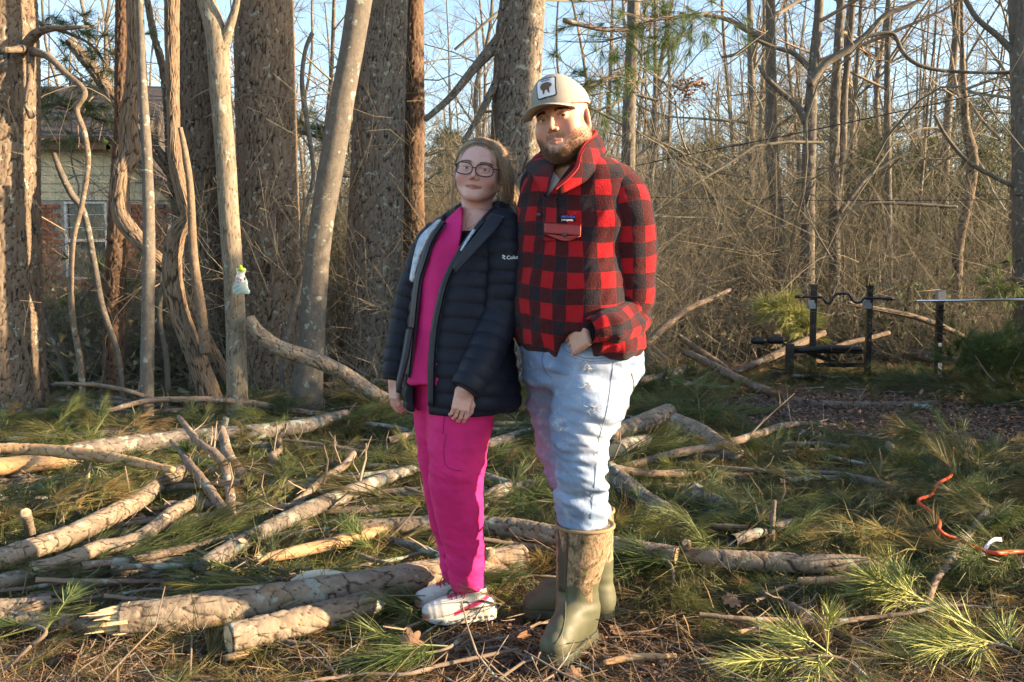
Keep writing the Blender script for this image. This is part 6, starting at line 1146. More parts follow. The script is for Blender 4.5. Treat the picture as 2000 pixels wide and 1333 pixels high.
def front_band(A,B,fn,mat,name,off=.002):
    f=push_to(fn,off); A=f(smooth_path(np.array([W(*q) for q in A]),26)); B=f(smooth_path(np.array([W(*q) for q in B]),26)); sheet(name,A,B,.004,mat,man,26,5)
front_band([(1091,1030,2.85),(1093,1080,2.87),(1092,1130,2.88),(1093,1165,2.89)],[(1110,1032,2.84),(1110,1080,2.86),(1107,1130,2.87),(1107,1165,2.88)],of,M['rubber_dark'],'boot_shin_guard')
seam('boot_piping',[(1111,1030,2.85),(1111,1080,2.85),(1108,1130,2.86),(1107,1180,2.87),(1096,1220,2.87),(1080,1240,2.86)],of,M['rubber'],.0016)
sh2=[W(1151,997,3.2,47),W(1152,1050,3.2,47),W(1160,1110,3.2,38),W(1166,1165,3.2,33)]
ft2=[(P(1174,1200,3.2)[0],3.2,.055,.046),(P(1130,1200,3.2)[0],3.21,.060,.047),(P(1075,1200,3.2)[0],3.22,.058,.050),(P(1046,1200,3.2)[0],3.22,.048,.044)]
of2=build_boot(sh2,ft2,lambda c:.225+0*c[:,0],0)
# ================================================================== WOMAN
wp=P(900,1225,3.2); wom=thing('person','woman in glasses, open dark quilted jacket and bright magenta scrubs, leaning against the man','person',(wp[0],3.2,0))
YW2=32
WS=[sec(408,900,985,3.2,.8,YW2),sec(424,866,1000,3.2,.66,YW2),sec(445,836,1008,3.2,.62,YW2),sec(480,824,1006,3.2,.68,YW2),sec(540,815,998,3.2,.80,YW2),sec(600,804,994,3.2,.82,YW2),sec(660,798,1000,3.2,.82,YW2),sec(720,792,1008,3.2,.84,YW2),sec(770,790,1014,3.2,.84,YW2),sec(798,792,1013,3.2,.84,YW2)]
IS=[[s[0],s[1],s[2],s[3]-.022,s[4]-.022,s[5]] for s in WS]
zq=lambda py: P(900,py,3.1)[2]
XL=np.array([(400,872),(430,862),(470,836),(500,826),(540,813),(560,809),(640,801),(745,790),(820,780)],float); XR=np.array([(400,962),(430,938),(470,906),(500,888),(530,872),(560,860),(600,850),(650,841),(700,837),(745,836),(820,836)],float)
def open_x(A,z):
    zz=np.array([zq(a) for a in A[:,0]])[::-1]; xx=np.array([P(b,a,3.06)[0] for a,b in A])[::-1]; return np.interp(z,zz,xx)
def w_open(p):
    z=p[...,2]; xl=open_x(XL,z); xr=open_x(XR,z); c=P(905,600,3.2); return np.maximum(np.maximum(xl-p[...,0],p[...,0]-xr),p[...,1]-3.14-.075*np.clip((z-zq(470))/(zq(425)-zq(470)),0,1))
def quilt(v,s=.052): return .0062*np.abs(np.sin(np.pi*v/s))**.5-.003
def w_body(p):
    z=p[...,2]; d=loft(p,WS,2.3,.02); n=fbm(p*9,61,2)*.012; xx=p[...,0]*0.06; v=z+n*.6+xx+.10*np.clip(z-1.25,0,1)*0; d=d-quilt(v)-.004*fbm(p*np.array([16,16,5]),62,3); 
    d=smax(d,-loft(p,IS,2.3,.01),.008); return smax(d,-w_open(p),.008)
lo,hi=bbox([P(780,400,3.4),P(1030,810,2.95)],.05); lo[1]=2.9;hi[1]=3.45; sdf_obj('jacket_body',w_body,lo,hi,.0058,M['puffer'],wom)
def quilt_arm(path,amp=1.):
    pts=np.array(path)[:,:3]
    def fn(p):
        d=chain(p,path,.03); sh=p.shape[:-1]; q=p.reshape(-1,3); L,_,_,_=path_uv(q,pts); L=L.reshape(sh)+.010*fbm(p*8,63,2); return d-quilt(L,.050)*amp-.004*fbm(p*14,64,2)
    return fn
WL=[W(982,447,3.10,40),W(988,520,3.08,38),W(982,600,3.08,38),W(968,640,3.06,38),W(938,710,2.99,35),W(912,756,2.96,31)]
WR=[W(850,462,3.26,28),W(826,505,3.29,30),W(812,560,3.31,33),W(798,620,3.32,34),W(783,680,3.30,31),W(772,738,3.28,25)]
fl=quilt_arm(WL); fr_=quilt_arm(WR)
def capend(fn,path):
    a,b=np.array(path[-2][:3]),np.array(path[-1][:3]); T=(b-a)/np.linalg.norm(b-a); return lambda p: smax(fn(p),(p-b)@T-.012,.008)
lo,hi=bbox(WL,.09); sdf_obj('sleeve',capend(fl,WL),lo,hi,.0055,M['puffer'],wom); lo,hi=bbox(WR,.08); sdf_obj('sleeve',capend(fr_,WR),lo,hi,.0055,M['puffer'],wom)
pw=push_to(lambda p:loft(p,WS,2.3,.02),.008)
def rowsW(A,off=0,d=3.0): return pw(smooth_path(np.array([W(b+off,a,d) for a,b in A]),40))
XRr=[q for q in XR if q[0]>=430 and q[0]<=800]; XLr=[q for q in XL if q[0]>=430 and q[0]<=790]
XRr=XRr+[(796,836)]; 
sheet('front_band',rowsW(XRr,-1),rowsW(XRr,11),.016,M['puffer_plain'],wom,40,5,.004); sheet('zip',rowsW(XRr,2)+[0,-.009,0],rowsW(XRr,5)+[0,-.009,0],.003,M['zip'],wom,60,3)
sheet('front_band',rowsW(XLr,-9),rowsW(XLr,3),.012,M['puffer_plain'],wom,40,5,.004)
sheet('hanging_edge',[W(806,640,3.08),W(796,700,3.06),W(784,745,3.05),W(780,768,3.05)],[W(796,640,3.1),W(786,700,3.08),W(777,745,3.07),W(777,766,3.07)],.012,M['puffer_plain'],wom,20,4,.003)
# silver lining of the turned back lapels
sheet('silver_lining',[W(862,430,3.035),W(840,457,3.03),W(824,490,3.025),W(812,525,3.025),W(806,552,3.025)],[W(850,436,3.06),W(822,462,3.06),W(811,492,3.05),W(805,522,3.045),W(801,545,3.04)],.006,M['lining'],wom,30,8,.004)
sheet('silver_lining',[W(930,450,3.02),W(914,472,3.02),W(901,492,3.02)],[W(925,447,3.03),W(910,470,3.03),W(900,488,3.03)],.004,M['lining'],wom,16,5,.002)
# collar / hood
hood=lambda p: smax(smax(loft(p,[sec(398,900,994,3.24,.9,YW2),sec(412,880,1002,3.23,.85,YW2),sec(432,852,1010,3.21,.72,YW2),sec(450,840,1014,3.21,.66,YW2)],2.2,.02)-.010*np.abs(fbm(p*np.array([7,7,18]),66,2))-.004,-ell(p,P(930,412,3.11),(.075,.10,.085)),.012),-np.maximum(np.maximum(open_x(XL,p[...,2])-p[...,0],p[...,0]-open_x(XR,p[...,2]))-.006,p[...,1]-3.205),.008)
lo,hi=bbox([P(830,390,3.4),P(1025,462,2.95)],.04); lo[1]=2.9;hi[1]=3.5; sdf_obj('hood_collar',hood,lo,hi,.0055,M['puffer_plain'],wom)
sheet('lapel',[W(958,420,3.05),W(944,440,3.0),W(922,468,2.985),W(902,492,2.985),W(884,520,2.985)],[W(985,425,3.03),W(966,452,2.985),W(940,480,2.975),W(914,508,2.975),W(890,534,2.98)],.007,M['puffer_plain'],wom,26,7,.003)
# scrubs
SS=[sec(404,900,958,3.19,.85,YW2),sec(420,880,975,3.19,.7,YW2),sec(445,850,985,3.19,.66,YW2),sec(500,834,978,3.18,.74,YW2),sec(560,822,970,3.17,.82,YW2),sec(650,812,960,3.17,.82,YW2),sec(720,800,965,3.17,.85,YW2),sec(748,795,968,3.17,.86,YW2)]
vN=np.array([(905,412),(898,430),(900,452),(893,482)])
def top(p):
    d=loft(p,SS,2.3,.012)+.014*np.clip((p[...,0]-P(850,600,3.05)[0])/.06,0,1)*np.clip((zq(478)-p[...,2])/.05,0,1)-.008*fbm((p@rotM((0,1,0),-.25))*np.array([14,14,3]),67,3)-.005*fbm(p*np.array([5,5,12]),68,2); z=p[...,2]; t=np.clip((z-P(900,486,3.05)[2])/(P(900,410,3.05)[2]-P(900,486,3.05)[2]),0,1.6); cx=P(893,486,3.05)[0]+(P(934,410,3.05)[0]-P(893,486,3.05)[0])*t; v=np.abs(p[...,0]-cx)-.060*np.clip(t,0,2)**1.3; v=np.maximum(v,P(900,486,3.05)[2]-z); v=np.maximum(v,p[...,1]-3.15-.06*np.clip((z-zq(450))/(zq(420)-zq(450)),0,1)); return smax(d,-v,.004)
lo,hi=bbox([P(785,395,3.4),P(985,752,3.0)],.03); lo[1]=2.95;hi[1]=3.4; sdf_obj('scrub_top',top,lo,hi,.0055,M['scrub'],wom)
cs=[sec(404,907,953,3.2,.85,YW2),sec(425,892,964,3.2,.66,YW2),sec(450,868,974,3.2,.58,YW2),sec(500,850,964,3.2,.66,YW2)]; fnc=lambda p: loft(p,cs,2.3,.02)+.004
lo,hi=bbox([P(840,395,3.35),P(990,510,3.05)],.03); sdf_obj('chest',fnc,lo,hi,.006,M['skin_f'],wom,{'Col':lambda V:np.tile([.15,0,0,1],(len(V),1))})
us=lambda p: np.maximum(loft(p,cs,2.3,.02)+.001,p[...,2]-P(900,448,3.05)[2]); sdf_obj('undershirt',us,lo,hi,.006,M['black'],wom)
q=push_to(fnc,.002)(smooth_path(np.array([W(916,412,3.05),W(908,430,3.05),W(910,444,3.05),W(925,436,3.05),W(944,416,3.05)]),30)); g=Geo(); g.tube(q,.0007,4); keep(mkobj('necklace',g.mesh('necklace',[M['gold']])),wom)
# trousers
PL=[W(900,745,3.17,70),W(900,800,3.15,68),W(890,880,3.12,61),W(888,940,3.12,56),W(896,1010,3.14,48),W(908,1080,3.17,38),W(912,1148,3.19,31)]
PR=[W(868,745,3.24,62),W(862,820,3.26,52),W(866,900,3.28,46),W(876,1000,3.30,38),W(890,1090,3.31,30),W(893,1150,3.31,27)]
def pants(p):
    d=smin(chain(p,PL,.04),chain(p,PR,.04),.012); z=p[...,2]; an=np.exp(-((z-.20)/.09)**2); kn=np.exp(-((z-.62)/.1)**2); d=d-(.004+.012*an+.008*kn)*fbm((p@rotM((0,1,0),.4))*np.array([8,8,22]),71,3)-.014*fbm(p*np.array([9,9,2.2]),72,2); zc=P(900,1148,3.2)[2]; return smax(smax(d,zc-z,.006),z-P(900,738,3.2)[2],.01)
lo,hi=bbox(PL+PR,.14); hi[2]=P(900,735,3.2)[2]+.02; sdf_obj('scrub_trousers',pants,lo,hi,.006,M['scrub'],wom)
pf=push_to(pants,.0012)
for rows in([(958,800,3.0),(935,802,3.0),(908,806,3.0)],[(870,850,3.0),(866,885,3.0),(872,912,3.0),(900,922,3.0)],[(878,760,3.0),(868,800,3.0),(864,850,3.0)]):
    qq=pf(smooth_path(np.array([W(*k) for k in rows]),24)); g=Geo(); g.tube(qq,.0012,4); keep(mkobj('trouser_seam',g.mesh('trouser_seam',[M['scrub_seam']])),wom)
# hands
hand(wom,'hand',W(908,760,2.975),(-.22,-.1,-1),(.25,-.9,.1),-1,[.55,.6,.65,.7],M['skin_f'],.83,ring=True)
hand(wom,'hand',W(770,742,3.275),(.02,-.05,-1),(-.75,-.6,0),1,[.35,.4,.45,.5],M['skin_f'],.82)
# shoes
def shoe(pts,seed,main):
    pts=np.array(pts,float); ax=pts[-1,:2]-pts[0,:2]; L=np.linalg.norm(ax); ax/=L; sd=np.array([-ax[1],ax[0]]); o0=pts[0,:2]
    def upper(p):
        d=chain(p,[tuple(q) for q in pts],.025); an=np.array([*(o0+ax*.035),.105]); d=smin(d,rc(p,an,np.array([*(o0+ax*.03),.07]),.036,.040),.02); d=smin(d,rc(p,an,np.array([*(o0+ax*L*.72),.052]),.026,.020),.03); hole=ell(p,[*(o0+ax*.03),.135],(.036,.036,.03)); return smax(smax(d,-hole,.006),.012-p[...,2],.003)
    def sole(p):
        q=p.copy(); q[...,2]=.04; t=((p[...,:2]-o0)@ax)/L; d=chain(q,[(*k[:2],.04,k[3]+.005) for k in pts],.025); top_=.034-.010*t+.012*np.clip(-t+.1,0,1)+.0; rock=.010*np.clip(t-.75,0,1)**2*12+.006*np.clip(-t,0,.3)*4; d=d+.0025*np.abs(np.sin(t*24))*(p[...,2]<.016)
        h_=np.full(p.shape[:-1],9.)
        for k in range(6): c=o0+ax*(L*(-.05+.105*k)); cc=np.array([c[0],c[1]]); r_=np.sqrt(((p[...,:2]-cc)@ax/.0065)**2+((p[...,2]-.0165+.0008*k)/.005)**2); h_=np.minimum(h_,(r_-1)*.005)
        inner=chain(q,[(*k[:2],.04,k[3]-.006) for k in pts],.025); return smax(smax(smax(d,p[...,2]-top_,.004),rock-p[...,2],.003),-np.maximum(h_,-inner),.0015)
    def attr(V):
        t=((V[:,:2]-o0)@ax)/L; s_=-(V[:,:2]-o0)@sd*main; z=V[:,2]; st=np.clip((.0105-np.abs(z-(.088-.085*t)))/.003,0,1)*(s_<0)*np.clip((.64-t)/.03,0,1)*(t>-.25); toe=np.clip((t-1.02)/.06,0,1)*(z<.04); tong=(np.abs((V[:,:2]-o0)@sd)<.016)&(t>.22)&(t<.72)&(z>.07)
        lg=(np.abs(np.sqrt(((t-.42)/.075)**2+((z-.062)/.014)**2)-1)<.28)&(s_<0); return np.stack([np.clip(st+tong*.9,0,1),toe,(lg|((z>.118)))*.8,1+0*t],-1)
    lo,hi=bbox(pts,.07); lo[2]=-.01; hi[2]=.16
    sdf_obj('shoe',upper,lo,hi,.003,M['shoe'],wom,{'Col':attr})
    sdf_obj('shoe_sole',sole,lo,np.array([hi[0],hi[1],.06]),.0035,M['shoe'],wom,{'Col':lambda V:np.stack([0*V[:,0],np.clip(((V[:,:2]-o0)@ax/L-1.0)/.08,0,1),0*V[:,0],1+0*V[:,0]],-1)})
    rs=np.random.RandomState(seed)
    for k in range(5):
        t=.30+.085*k; c=o0+ax*L*t; zz=.118-.10*(t-.25); w_=.026
        a=np.array([*(c+sd*w_),zz-.016]); b=np.array([*(c-sd*w_+ax*.012),zz-.016]); m_=(a+b)/2+np.array([0,0,.020]); g=Geo(); q=smooth_path(np.array([a,m_,b]),12)
        for _ in range(6):
            dd=upper(q); q[:,2]-=np.clip(dd-.0015,-.01,.01)
        g.tube(q,.0022,5); keep(mkobj('lace',g.mesh('lace',[M['lace']])),wom)
    for k in range(9):
        c=o0+ax*L*(.28+.2*rs.rand()); p0=np.array([*c,.118]); an=rs.rand()*6.28; g=Geo(); e_=p0+np.array([math.cos(an)*.035,math.sin(an)*.03,-.025]); g.tube([p0,p0+(e_-p0)*.4+[0,0,.018],e_,e_+[-.01,0,-.012]],.0018,5,n=10); keep(mkobj('lace_bow',g.mesh('lace_bow',[M['lace']])),wom)
X=lambda px,d:P(px,1200,d)[0]
shoe([(X(950,3.2),3.20,.052,.036),(X(920,3.19),3.19,.050,.038),(X(870,3.165),3.165,.046,.041),(X(842,3.155),3.155,.038,.034)],1,1)
shoe([(X(918,3.32),3.32,.052,.036),(X(890,3.31),3.31,.050,.038),(X(848,3.29),3.29,.046,.040),(X(826,3.285),3.285,.038,.033)],2,1)
# head, hair, glasses
WH=headmat(P(937,334,3.19),8,-8,-3,1.03); hw_,wfn=face(wom,WH,False,M['skin_f'],M['eye_f'],M['brow_f'])
def shell(p):
    q=p.copy(); q[...,0]=np.abs(q[...,0]); d=ell(q,(0,-.022,.029),(.0838,.1035,.0835)); d=smin(d,ell(q,(0,-.085,-.03),(.055,.040,.06)),.03); d=smin(d,ell(q,(.060,-.026,-.015),(.022,.035,.050)),.03)
    fm=ell(q,(0,.085,-.022),(.0735,.078,.090)); fm=smin(fm,ell(q,(0,.085,.040),(.052,.055,.030)),.03); d=smax(d,-fm,.008); r=np.sqrt(q[...,0]**2+(q[...,1]+.02)**2); return d-.0-.0014*fbm(p*np.array([90,14,14]),82,2)
V,Q=surfnet(shell,(-.11,-.15,-.12),(.11,.12,.15),.003,2); hc=.5+.9*fbm(V*np.array([110,12,18]),83,3); hc=np.clip(hc*.6+.08,0,1)*(1-.75*np.exp(-(V[:,0]/.02)**2)*(V[:,2]>.06)); place(mkobj('hair',mkmesh('hair',V,Q,True,{'Col':np.stack([hc,hc,hc,1+0*hc],-1)},[M['hair_f']])),wom,WH)
rs=np.random.RandomState(8)
# combed strands over the shell, front hairline to the knot
n=3800; px_=rs.randn(n)*.045; S=np.stack([px_,0*px_+.2,0*px_],-1); th=rs.uniform(-1.35,1.35,n); ph=rs.uniform(.0,1,n)
st=np.stack([.078*np.sin(th),.071-.088*np.abs(np.sin(th))**1.5+0*th,.018+.084*np.cos(th)-.02*np.abs(np.sin(th))],-1); en=np.stack([.03*np.sin(th)+rs.randn(n)*.008,-.115+0*th,-.03+rs.randn(n)*.015],-1)
tt=np.linspace(0,1,9); Pt=st[:,None]*(1-tt)[None,:,None]+en[:,None]*tt[None,:,None]; start=np.where(rs.rand(n)<.6,rs.rand(n)*.06,rs.rand(n)*.55); Pt=np.stack([st+(en-st)*(np.clip(start+tk*.45,0,1))[:,None] for tk in tt],1)
c0=np.array([0,-.02,.03]); d_=Pt-c0; Pt=c0+d_/np.linalg.norm(d_,axis=2,keepdims=True)*.1
off_=rs.uniform(.0002,.0035,n)[:,None,None]
for _ in range(6):
    dd=shell(Pt.reshape(-1,3)).reshape(n,9)[...,None]; nn=(Pt-c0); nn/=np.linalg.norm(nn,axis=2,keepdims=True); Pt=Pt-nn*(dd-off_)*.9
V,Q=batch(Pt,np.full((n,9),.00042),3); g_=np.repeat(rs.rand(n)*np.clip(.35+.9*np.abs(th),0,1),27); place(mkobj('hair_strands',mkmesh('hair_strands',V,Q,True,{'Col':np.stack([g_,g_,g_,g_*0+1],-1)},[M['hair_f']])),wom,WH)
fy=380; tz=rs.uniform(-1.5,1.5,fy); c1=np.stack([.082*np.sin(tz)+rs.randn(fy)*.002,-.02+rs.randn(fy)*.05,.024+.088*np.cos(tz)],-1); dF=np.stack([np.sin(tz)*.5,-.7+0*tz,.15*np.cos(tz)-.35],-1)
place(mkobj('flyaway_hair',strands('flyaway_hair',c1,dF,.05,rs,.00022,M['hair_f'],.22,k=5)),wom,WH)
# loose locks at both sides, hanging past the ears
def locks(name,rows,n,wd,seed):
    rs=np.random.RandomState(seed); c=smooth_path(np.array([W(*q) for q in rows]),12); o=rs.randn(n,1,3)*wd*np.linspace(.6,1.1,12)[None,:,None]+np.cumsum(rs.randn(n,12,3)*.0012,axis=1); V,Q=batch(c[None]+o,np.full((n,12),.0005),3); g=np.repeat(rs.rand(n),36); keep(mkobj(name,mkmesh(name,V,Q,True,{'Col':np.stack([g,g,g,g*0+1],-1)},[M['hair_f']])),wom)
locks('hair_lock',[(968,282,3.17),(984,305,3.16),(992,335,3.16),(994,365,3.17),(991,392,3.19),(984,408,3.2)],400,.0075,1)
locks('hair_lock',[(960,280,3.15),(976,300,3.13),(985,325,3.13),(988,350,3.14),(990,378,3.16)],420,.006,2)
locks('hair_lock',[(905,300,3.16),(893,325,3.17),(887,350,3.18),(884,380,3.19),(882,410,3.2)],20,.003,3)
locks('ponytail',[(955,330,3.32),(985,360,3.32),(1000,395,3.3),(1004,420,3.28)],500,.012,4)
# glasses in head space
g=Geo(); a=np.linspace(0,2*np.pi,37)
for s in(-1,1):
    cx=s*.0345; cz=-.003; rx,rz=.0285,.0195; ca,sa=np.cos(a),np.sin(a); sx=np.sign(ca)*np.abs(ca)**.75*rx; sz=np.sign(sa)*np.abs(sa)**.75*rz; yv=.1035-.9*(cx+sx)**2*3.2; g.tube(np.stack([cx+sx,yv,cz+sz],-1),.0019,6,False)
    lv=np.stack([cx+sx*.97,yv,cz+sz*.97],-1); me=mkmesh('lens',np.vstack([lv[:-1],lv[:-1].mean(0)[None]]),np.array([[i,(i+1)%36,36] for i in range(36)]),True,None,[None]); me.materials.clear()
    if 'lens' not in M: m=MT('clear_lens',.02,.5); m.b.inputs['Transmission Weight'].default_value=1; m.b.inputs['IOR'].default_value=1.02; m.color((.97,.97,.98)); M['lens']=m.m
    me.materials.append(M['lens']); place(mkobj('lens',me),wom,WH)
    q=np.array([[s*.0615,.0855,.006],[s*.073,.078,.007],[s*.079,.03,.006],[s*.081,-.01,.004],[s*.080,-.03,-.012]]); g.tube(q,.0018,6,n=14)
g.tube(np.array([[-.0075,.1025,.0005],[0,.1045,.0025],[.0075,.1025,.0005]]),.0017,6,n=8); place(mkobj('glasses',g.mesh('glasses',[M['black']])),wom,WH)
# sleeve lettering
ppj=push_to(fl,.0014); o0=P(989,507,2.98); text_on(wom,'sleeve_text','Columbia',.0175,o0,(1,0,.08),(0,0,1),M['print_white'],ppj,.0003)
for dx,dz in((0,0),(.005,.004),(.005,-.004),(.0,.0065)):
    c=P(984,503,2.98)+np.array([dx-.003,0,dz]); v=ppj(np.array([c+[.0032,0,0],c+[0,0,.0028],c-[.0032,0,0],c-[0,0,.0028]])); keep(mkobj('sleeve_mark',mkmesh('sleeve_mark',v,np.array([[0,1,2,3]]),False,None,[M['print_white']])),wom)
# ================================================================== HOUSE
def house():
    D=14.0; t=thing('brick_house','brick house with cream siding gable and a white framed window behind the left trees','house',(P(200,600,D)[0],D,0))
    m=MT('brick',.9,.15); a=m.sep(m.attr()); oi=m.N.new('ShaderNodeObjectInfo'); rr=m.math('FRACT',m.math('ADD',oi.outputs['Random'],a[1])); c=m.ramp(rr,[(0,(.34,.10,.055)),(.4,(.46,.17,.085)),(.7,(.40,.13,.07)),(.86,(.50,.25,.14)),(.95,(.22,.16,.13))]); m.color(m.mix(m.rng(m.noise(40,4),.3,.8,0,.4),c,(.25,.10,.07))); m.bump(m.noise(120,3),.6,.004); BM=m.m
    MOR=simple('mortar',(.36,.32,.27),.95,.1,bump=.003); SD=simple('cream_siding',(.66,.56,.36),.7,.25,var=.05); RF=simple('dark_shingle_roof',(.075,.065,.06),.95,.1,var=.3,vs=9,bump=.01,bs=25); TR_=simple('brown_trim',(.20,.12,.075),.7,.2); WH_=simple('white_window_frame',(.72,.72,.70),.5,.3,var=.04); GL=MT('window_glass',.06,.6).color((.06,.065,.06)).m; GL2=simple('insect_screen',(.10,.105,.095),.8,.2)
    x0,x1=P(-420,500,D)[0],P(338,500,D)[0]; zb=0; zt=P(0,392,D)[2]; wx0,wx1=P(127,470,D)[0],P(210,470,D)[0]; wz0,wz1=P(0,546,D)[2],P(0,394,D)[2]
    g=Geo(); 
    def wallbox(xa,xb,za,zc,y0=D+.02,dep=.1): g.box(((xa+xb)/2,y0+dep,(za+zc)/2),((xb-xa)/2,dep,(zc-za)/2))
    wallbox(x0,wx0,zb,zt);wallbox(wx1,x1,zb,zt);wallbox(wx0,wx1,zb,wz0); keep(mkobj('mortar_wall',g.mesh('mortar_wall',[MOR],False)),t)
    bl,bh,gp=.193,.057,.011; bm=Geo(); bm.box((0,0,0),(bl/2,.02,bh/2),None,[1,0,0,1]); bme=bm.mesh('brick',[BM],False); hb=Geo(); hb.box((0,0,0),(bl/4,.02,bh/2),None,[1,0.3,0,1]); hme=hb.mesh('brick',[BM],False)
    rest=Geo(); cand=[]; rows=int((zt-zb)/(bh+gp)); rs=np.random.RandomState(2)
    for r in range(rows):
        z=zb+.04+r*(bh+gp); x=x1-(bl+gp)*(.5 if r%2 else 1.0)+0.0
        if r%2: pass
        k=0
        while x>x0:
            cx=x+(bl)/2-.0; 
            inwin=(cx+bl/2>wx0-.03)&(cx-bl/2<wx1+.03)&(z>wz0-.03)
            if cx+bl/2<=x1+.001 and not inwin: cand.append((cx,z))
            x-=bl+gp
    cand.sort(key=lambda c:abs(c[0]-P(200,500,D)[0])*1.0+abs(c[1]-1.5)*.75)
    for i,(cx,z) in enumerate(cand):
        y=D+.006+rs.randn()*.002
        if i<290:
            o=bpy.data.objects.new('brick',bme); col.objects.link(o); o.parent=t; o.location=Vector((cx,y,z))-Vector(t.location)
        else: rest.box((cx,y,z),(bl/2,.02,bh/2),None,[1,rs.rand(),0,1])
    o=mkobj('bricks',rest.mesh('bricks',[BM],False),None,kind='stuff'); keep(o,t)
    # window
    wf=Geo(); fw=.035
    for (cx,cz,hx,hz) in [((wx0+wx1)/2,wz1-fw/2,(wx1-wx0)/2,fw/2),((wx0+wx1)/2,wz0+fw/2,(wx1-wx0)/2,fw/2),(wx0+fw/2,(wz0+wz1)/2,fw/2,(wz1-wz0)/2-fw),(wx1-fw/2,(wz0+wz1)/2,fw/2,(wz1-wz0)/2-fw),((wx0+wx1)/2,(wz0+wz1)/2,(wx1-wx0)/2-fw,.022)]: wf.box((cx,D+.03,cz),(hx,.03,hz))
    w_=mkobj('window',wf.mesh('window',[WH_],False)); keep(w_,t)
    for k,(za,zc,mt) in enumerate([(wz0+fw,(wz0+wz1)/2-.02,GL2),((wz0+wz1)/2+.02,wz1-fw,GL)]):
        gg=Geo(); gg.box(((wx0+wx1)/2,D+.045+.01*k,(za+zc)/2),((wx1-wx0)/2-fw,.004,(zc-za)/2)); o=mkobj('pane',gg.mesh('pane',[mt],False)); o.parent=w_
    for k in(1,2):
        gg=Geo(); z=(wz0+wz1)/2+(wz1-wz0)/2*k/3; gg.box(((wx0+wx1)/2,D+.038,z),((wx1-wx0)/2-fw,.008,.006)); o=mkobj('glazing_bar',gg.mesh('glazing_bar',[WH_],False)); o.parent=w_
    gg=Geo(); gg.box(((wx0+wx1)/2,D-.01,wz0-.03),((wx1-wx0)/2+.03,.045,.028)); o=mkobj('sill',gg.mesh('sill',[BM],False)); o.parent=w_
    # gable siding boards
    ap=P(228,286,D); rk=P(338,380,D); lx=ap[0]-(rk[0]-ap[0])*1.0; z=zt+.004; bh2=.13; k=0
    while z<ap[2]-.05:
        f=(ap[2]-z-bh2)/(ap[2]-rk[2]); f=max(0,min(1.,f)); xr=ap[0]+(rk[0]-ap[0])*f; xl=x0
        s=Geo(); yb=D+.03; vv=np.array([[xl,yb-.022,z],[xr,yb-.022,z],[xr,yb+.0,z+bh2],[xl,yb,z+bh2],[xl,yb+.03,z],[xr,yb+.03,z],[xr,yb+.03,z+bh2],[xl,yb+.03,z+bh2]]); s.add(vv,[[0,1,2,3],[0,4,5,1],[1,5,6,2],[3,2,6,7],[0,3,7,4]]); keep(mkobj('siding_board',s.mesh('siding_board',[SD],False)),t); z+=bh2
    # rakes and roof over the gable running back
    for (xa,za,xb,zc) in [(ap[0],ap[2]+.06,rk[0]+.25,rk[2]-.12),(ap[0],ap[2]+.061,x0,ap[2]+.06)]:
        n_=np.array([zc-za,0,-(xb-xa)]); n_=n_/np.linalg.norm(n_); n_*=1 if n_[2]>0 else -1
        for nm,mt,y0,y1,th in (('rake_board',TR_,D-.22,D-.18,.14),('gutter_edge',simple('grey_edge',(.45,.45,.44)),D-.24,D-.2,.035)):
            s=Geo(); up=n_*(0 if nm=='rake_board' else .03); A=np.array([xa,0,za])+up;B=np.array([xb,0,zc])+up; vv=[]
            for q in(A,B):
                for yy in(y0,y1):
                    for w3 in(0,-th): vv.append(q+n_*w3+np.array([0,yy,0]))
            s.add(np.array(vv),[[0,1,3,2],[4,6,7,5],[0,4,5,1],[2,3,7,6],[0,2,6,4],[1,5,7,3]]); keep(mkobj(nm,s.mesh(nm,[mt],False)),t)
        s=Geo(); vv=[]; A=np.array([xa,0,za])+n_*.01;B=np.array([xb,0,zc])+n_*.01
        for q in(A,B):
            for yy in(D-.26,D+6):
                for w3 in(.05,0): vv.append(q+n_*w3+np.array([0,yy,0]))
        s.add(np.array(vv),[[0,1,3,2],[4,6,7,5],[0,4,5,1],[2,3,7,6],[0,2,6,4],[1,5,7,3]]); keep(mkobj('roof',s.mesh('roof',[RF],False)),t)
    # main roof behind
    s=Geo(); za,zc=P(0,280,D)[2],P(0,165,D+4)[2]; xa,xb=x0-3,P(236,200,D)[0]; s.add(np.array([[xa,D-.3,za],[xb,D-.3,za],[xb,D+4.2,zc],[xa,D+4.2,zc],[xa,D+8.7,za],[xb,D+8.7,za]]),[[0,1,2,3],[3,2,5,4]],[[1,5,2],[0,3,4]]); keep(mkobj('main_roof',s.mesh('main_roof',[RF],False)),t)
    s=Geo(); s.box(((xa+x1)/2,D+4.5,za/2),((x1-xa)/2-.02,4.2,za/2)); keep(mkobj('rear_wall',s.mesh('rear_wall',[MOR],False)),t)
house()
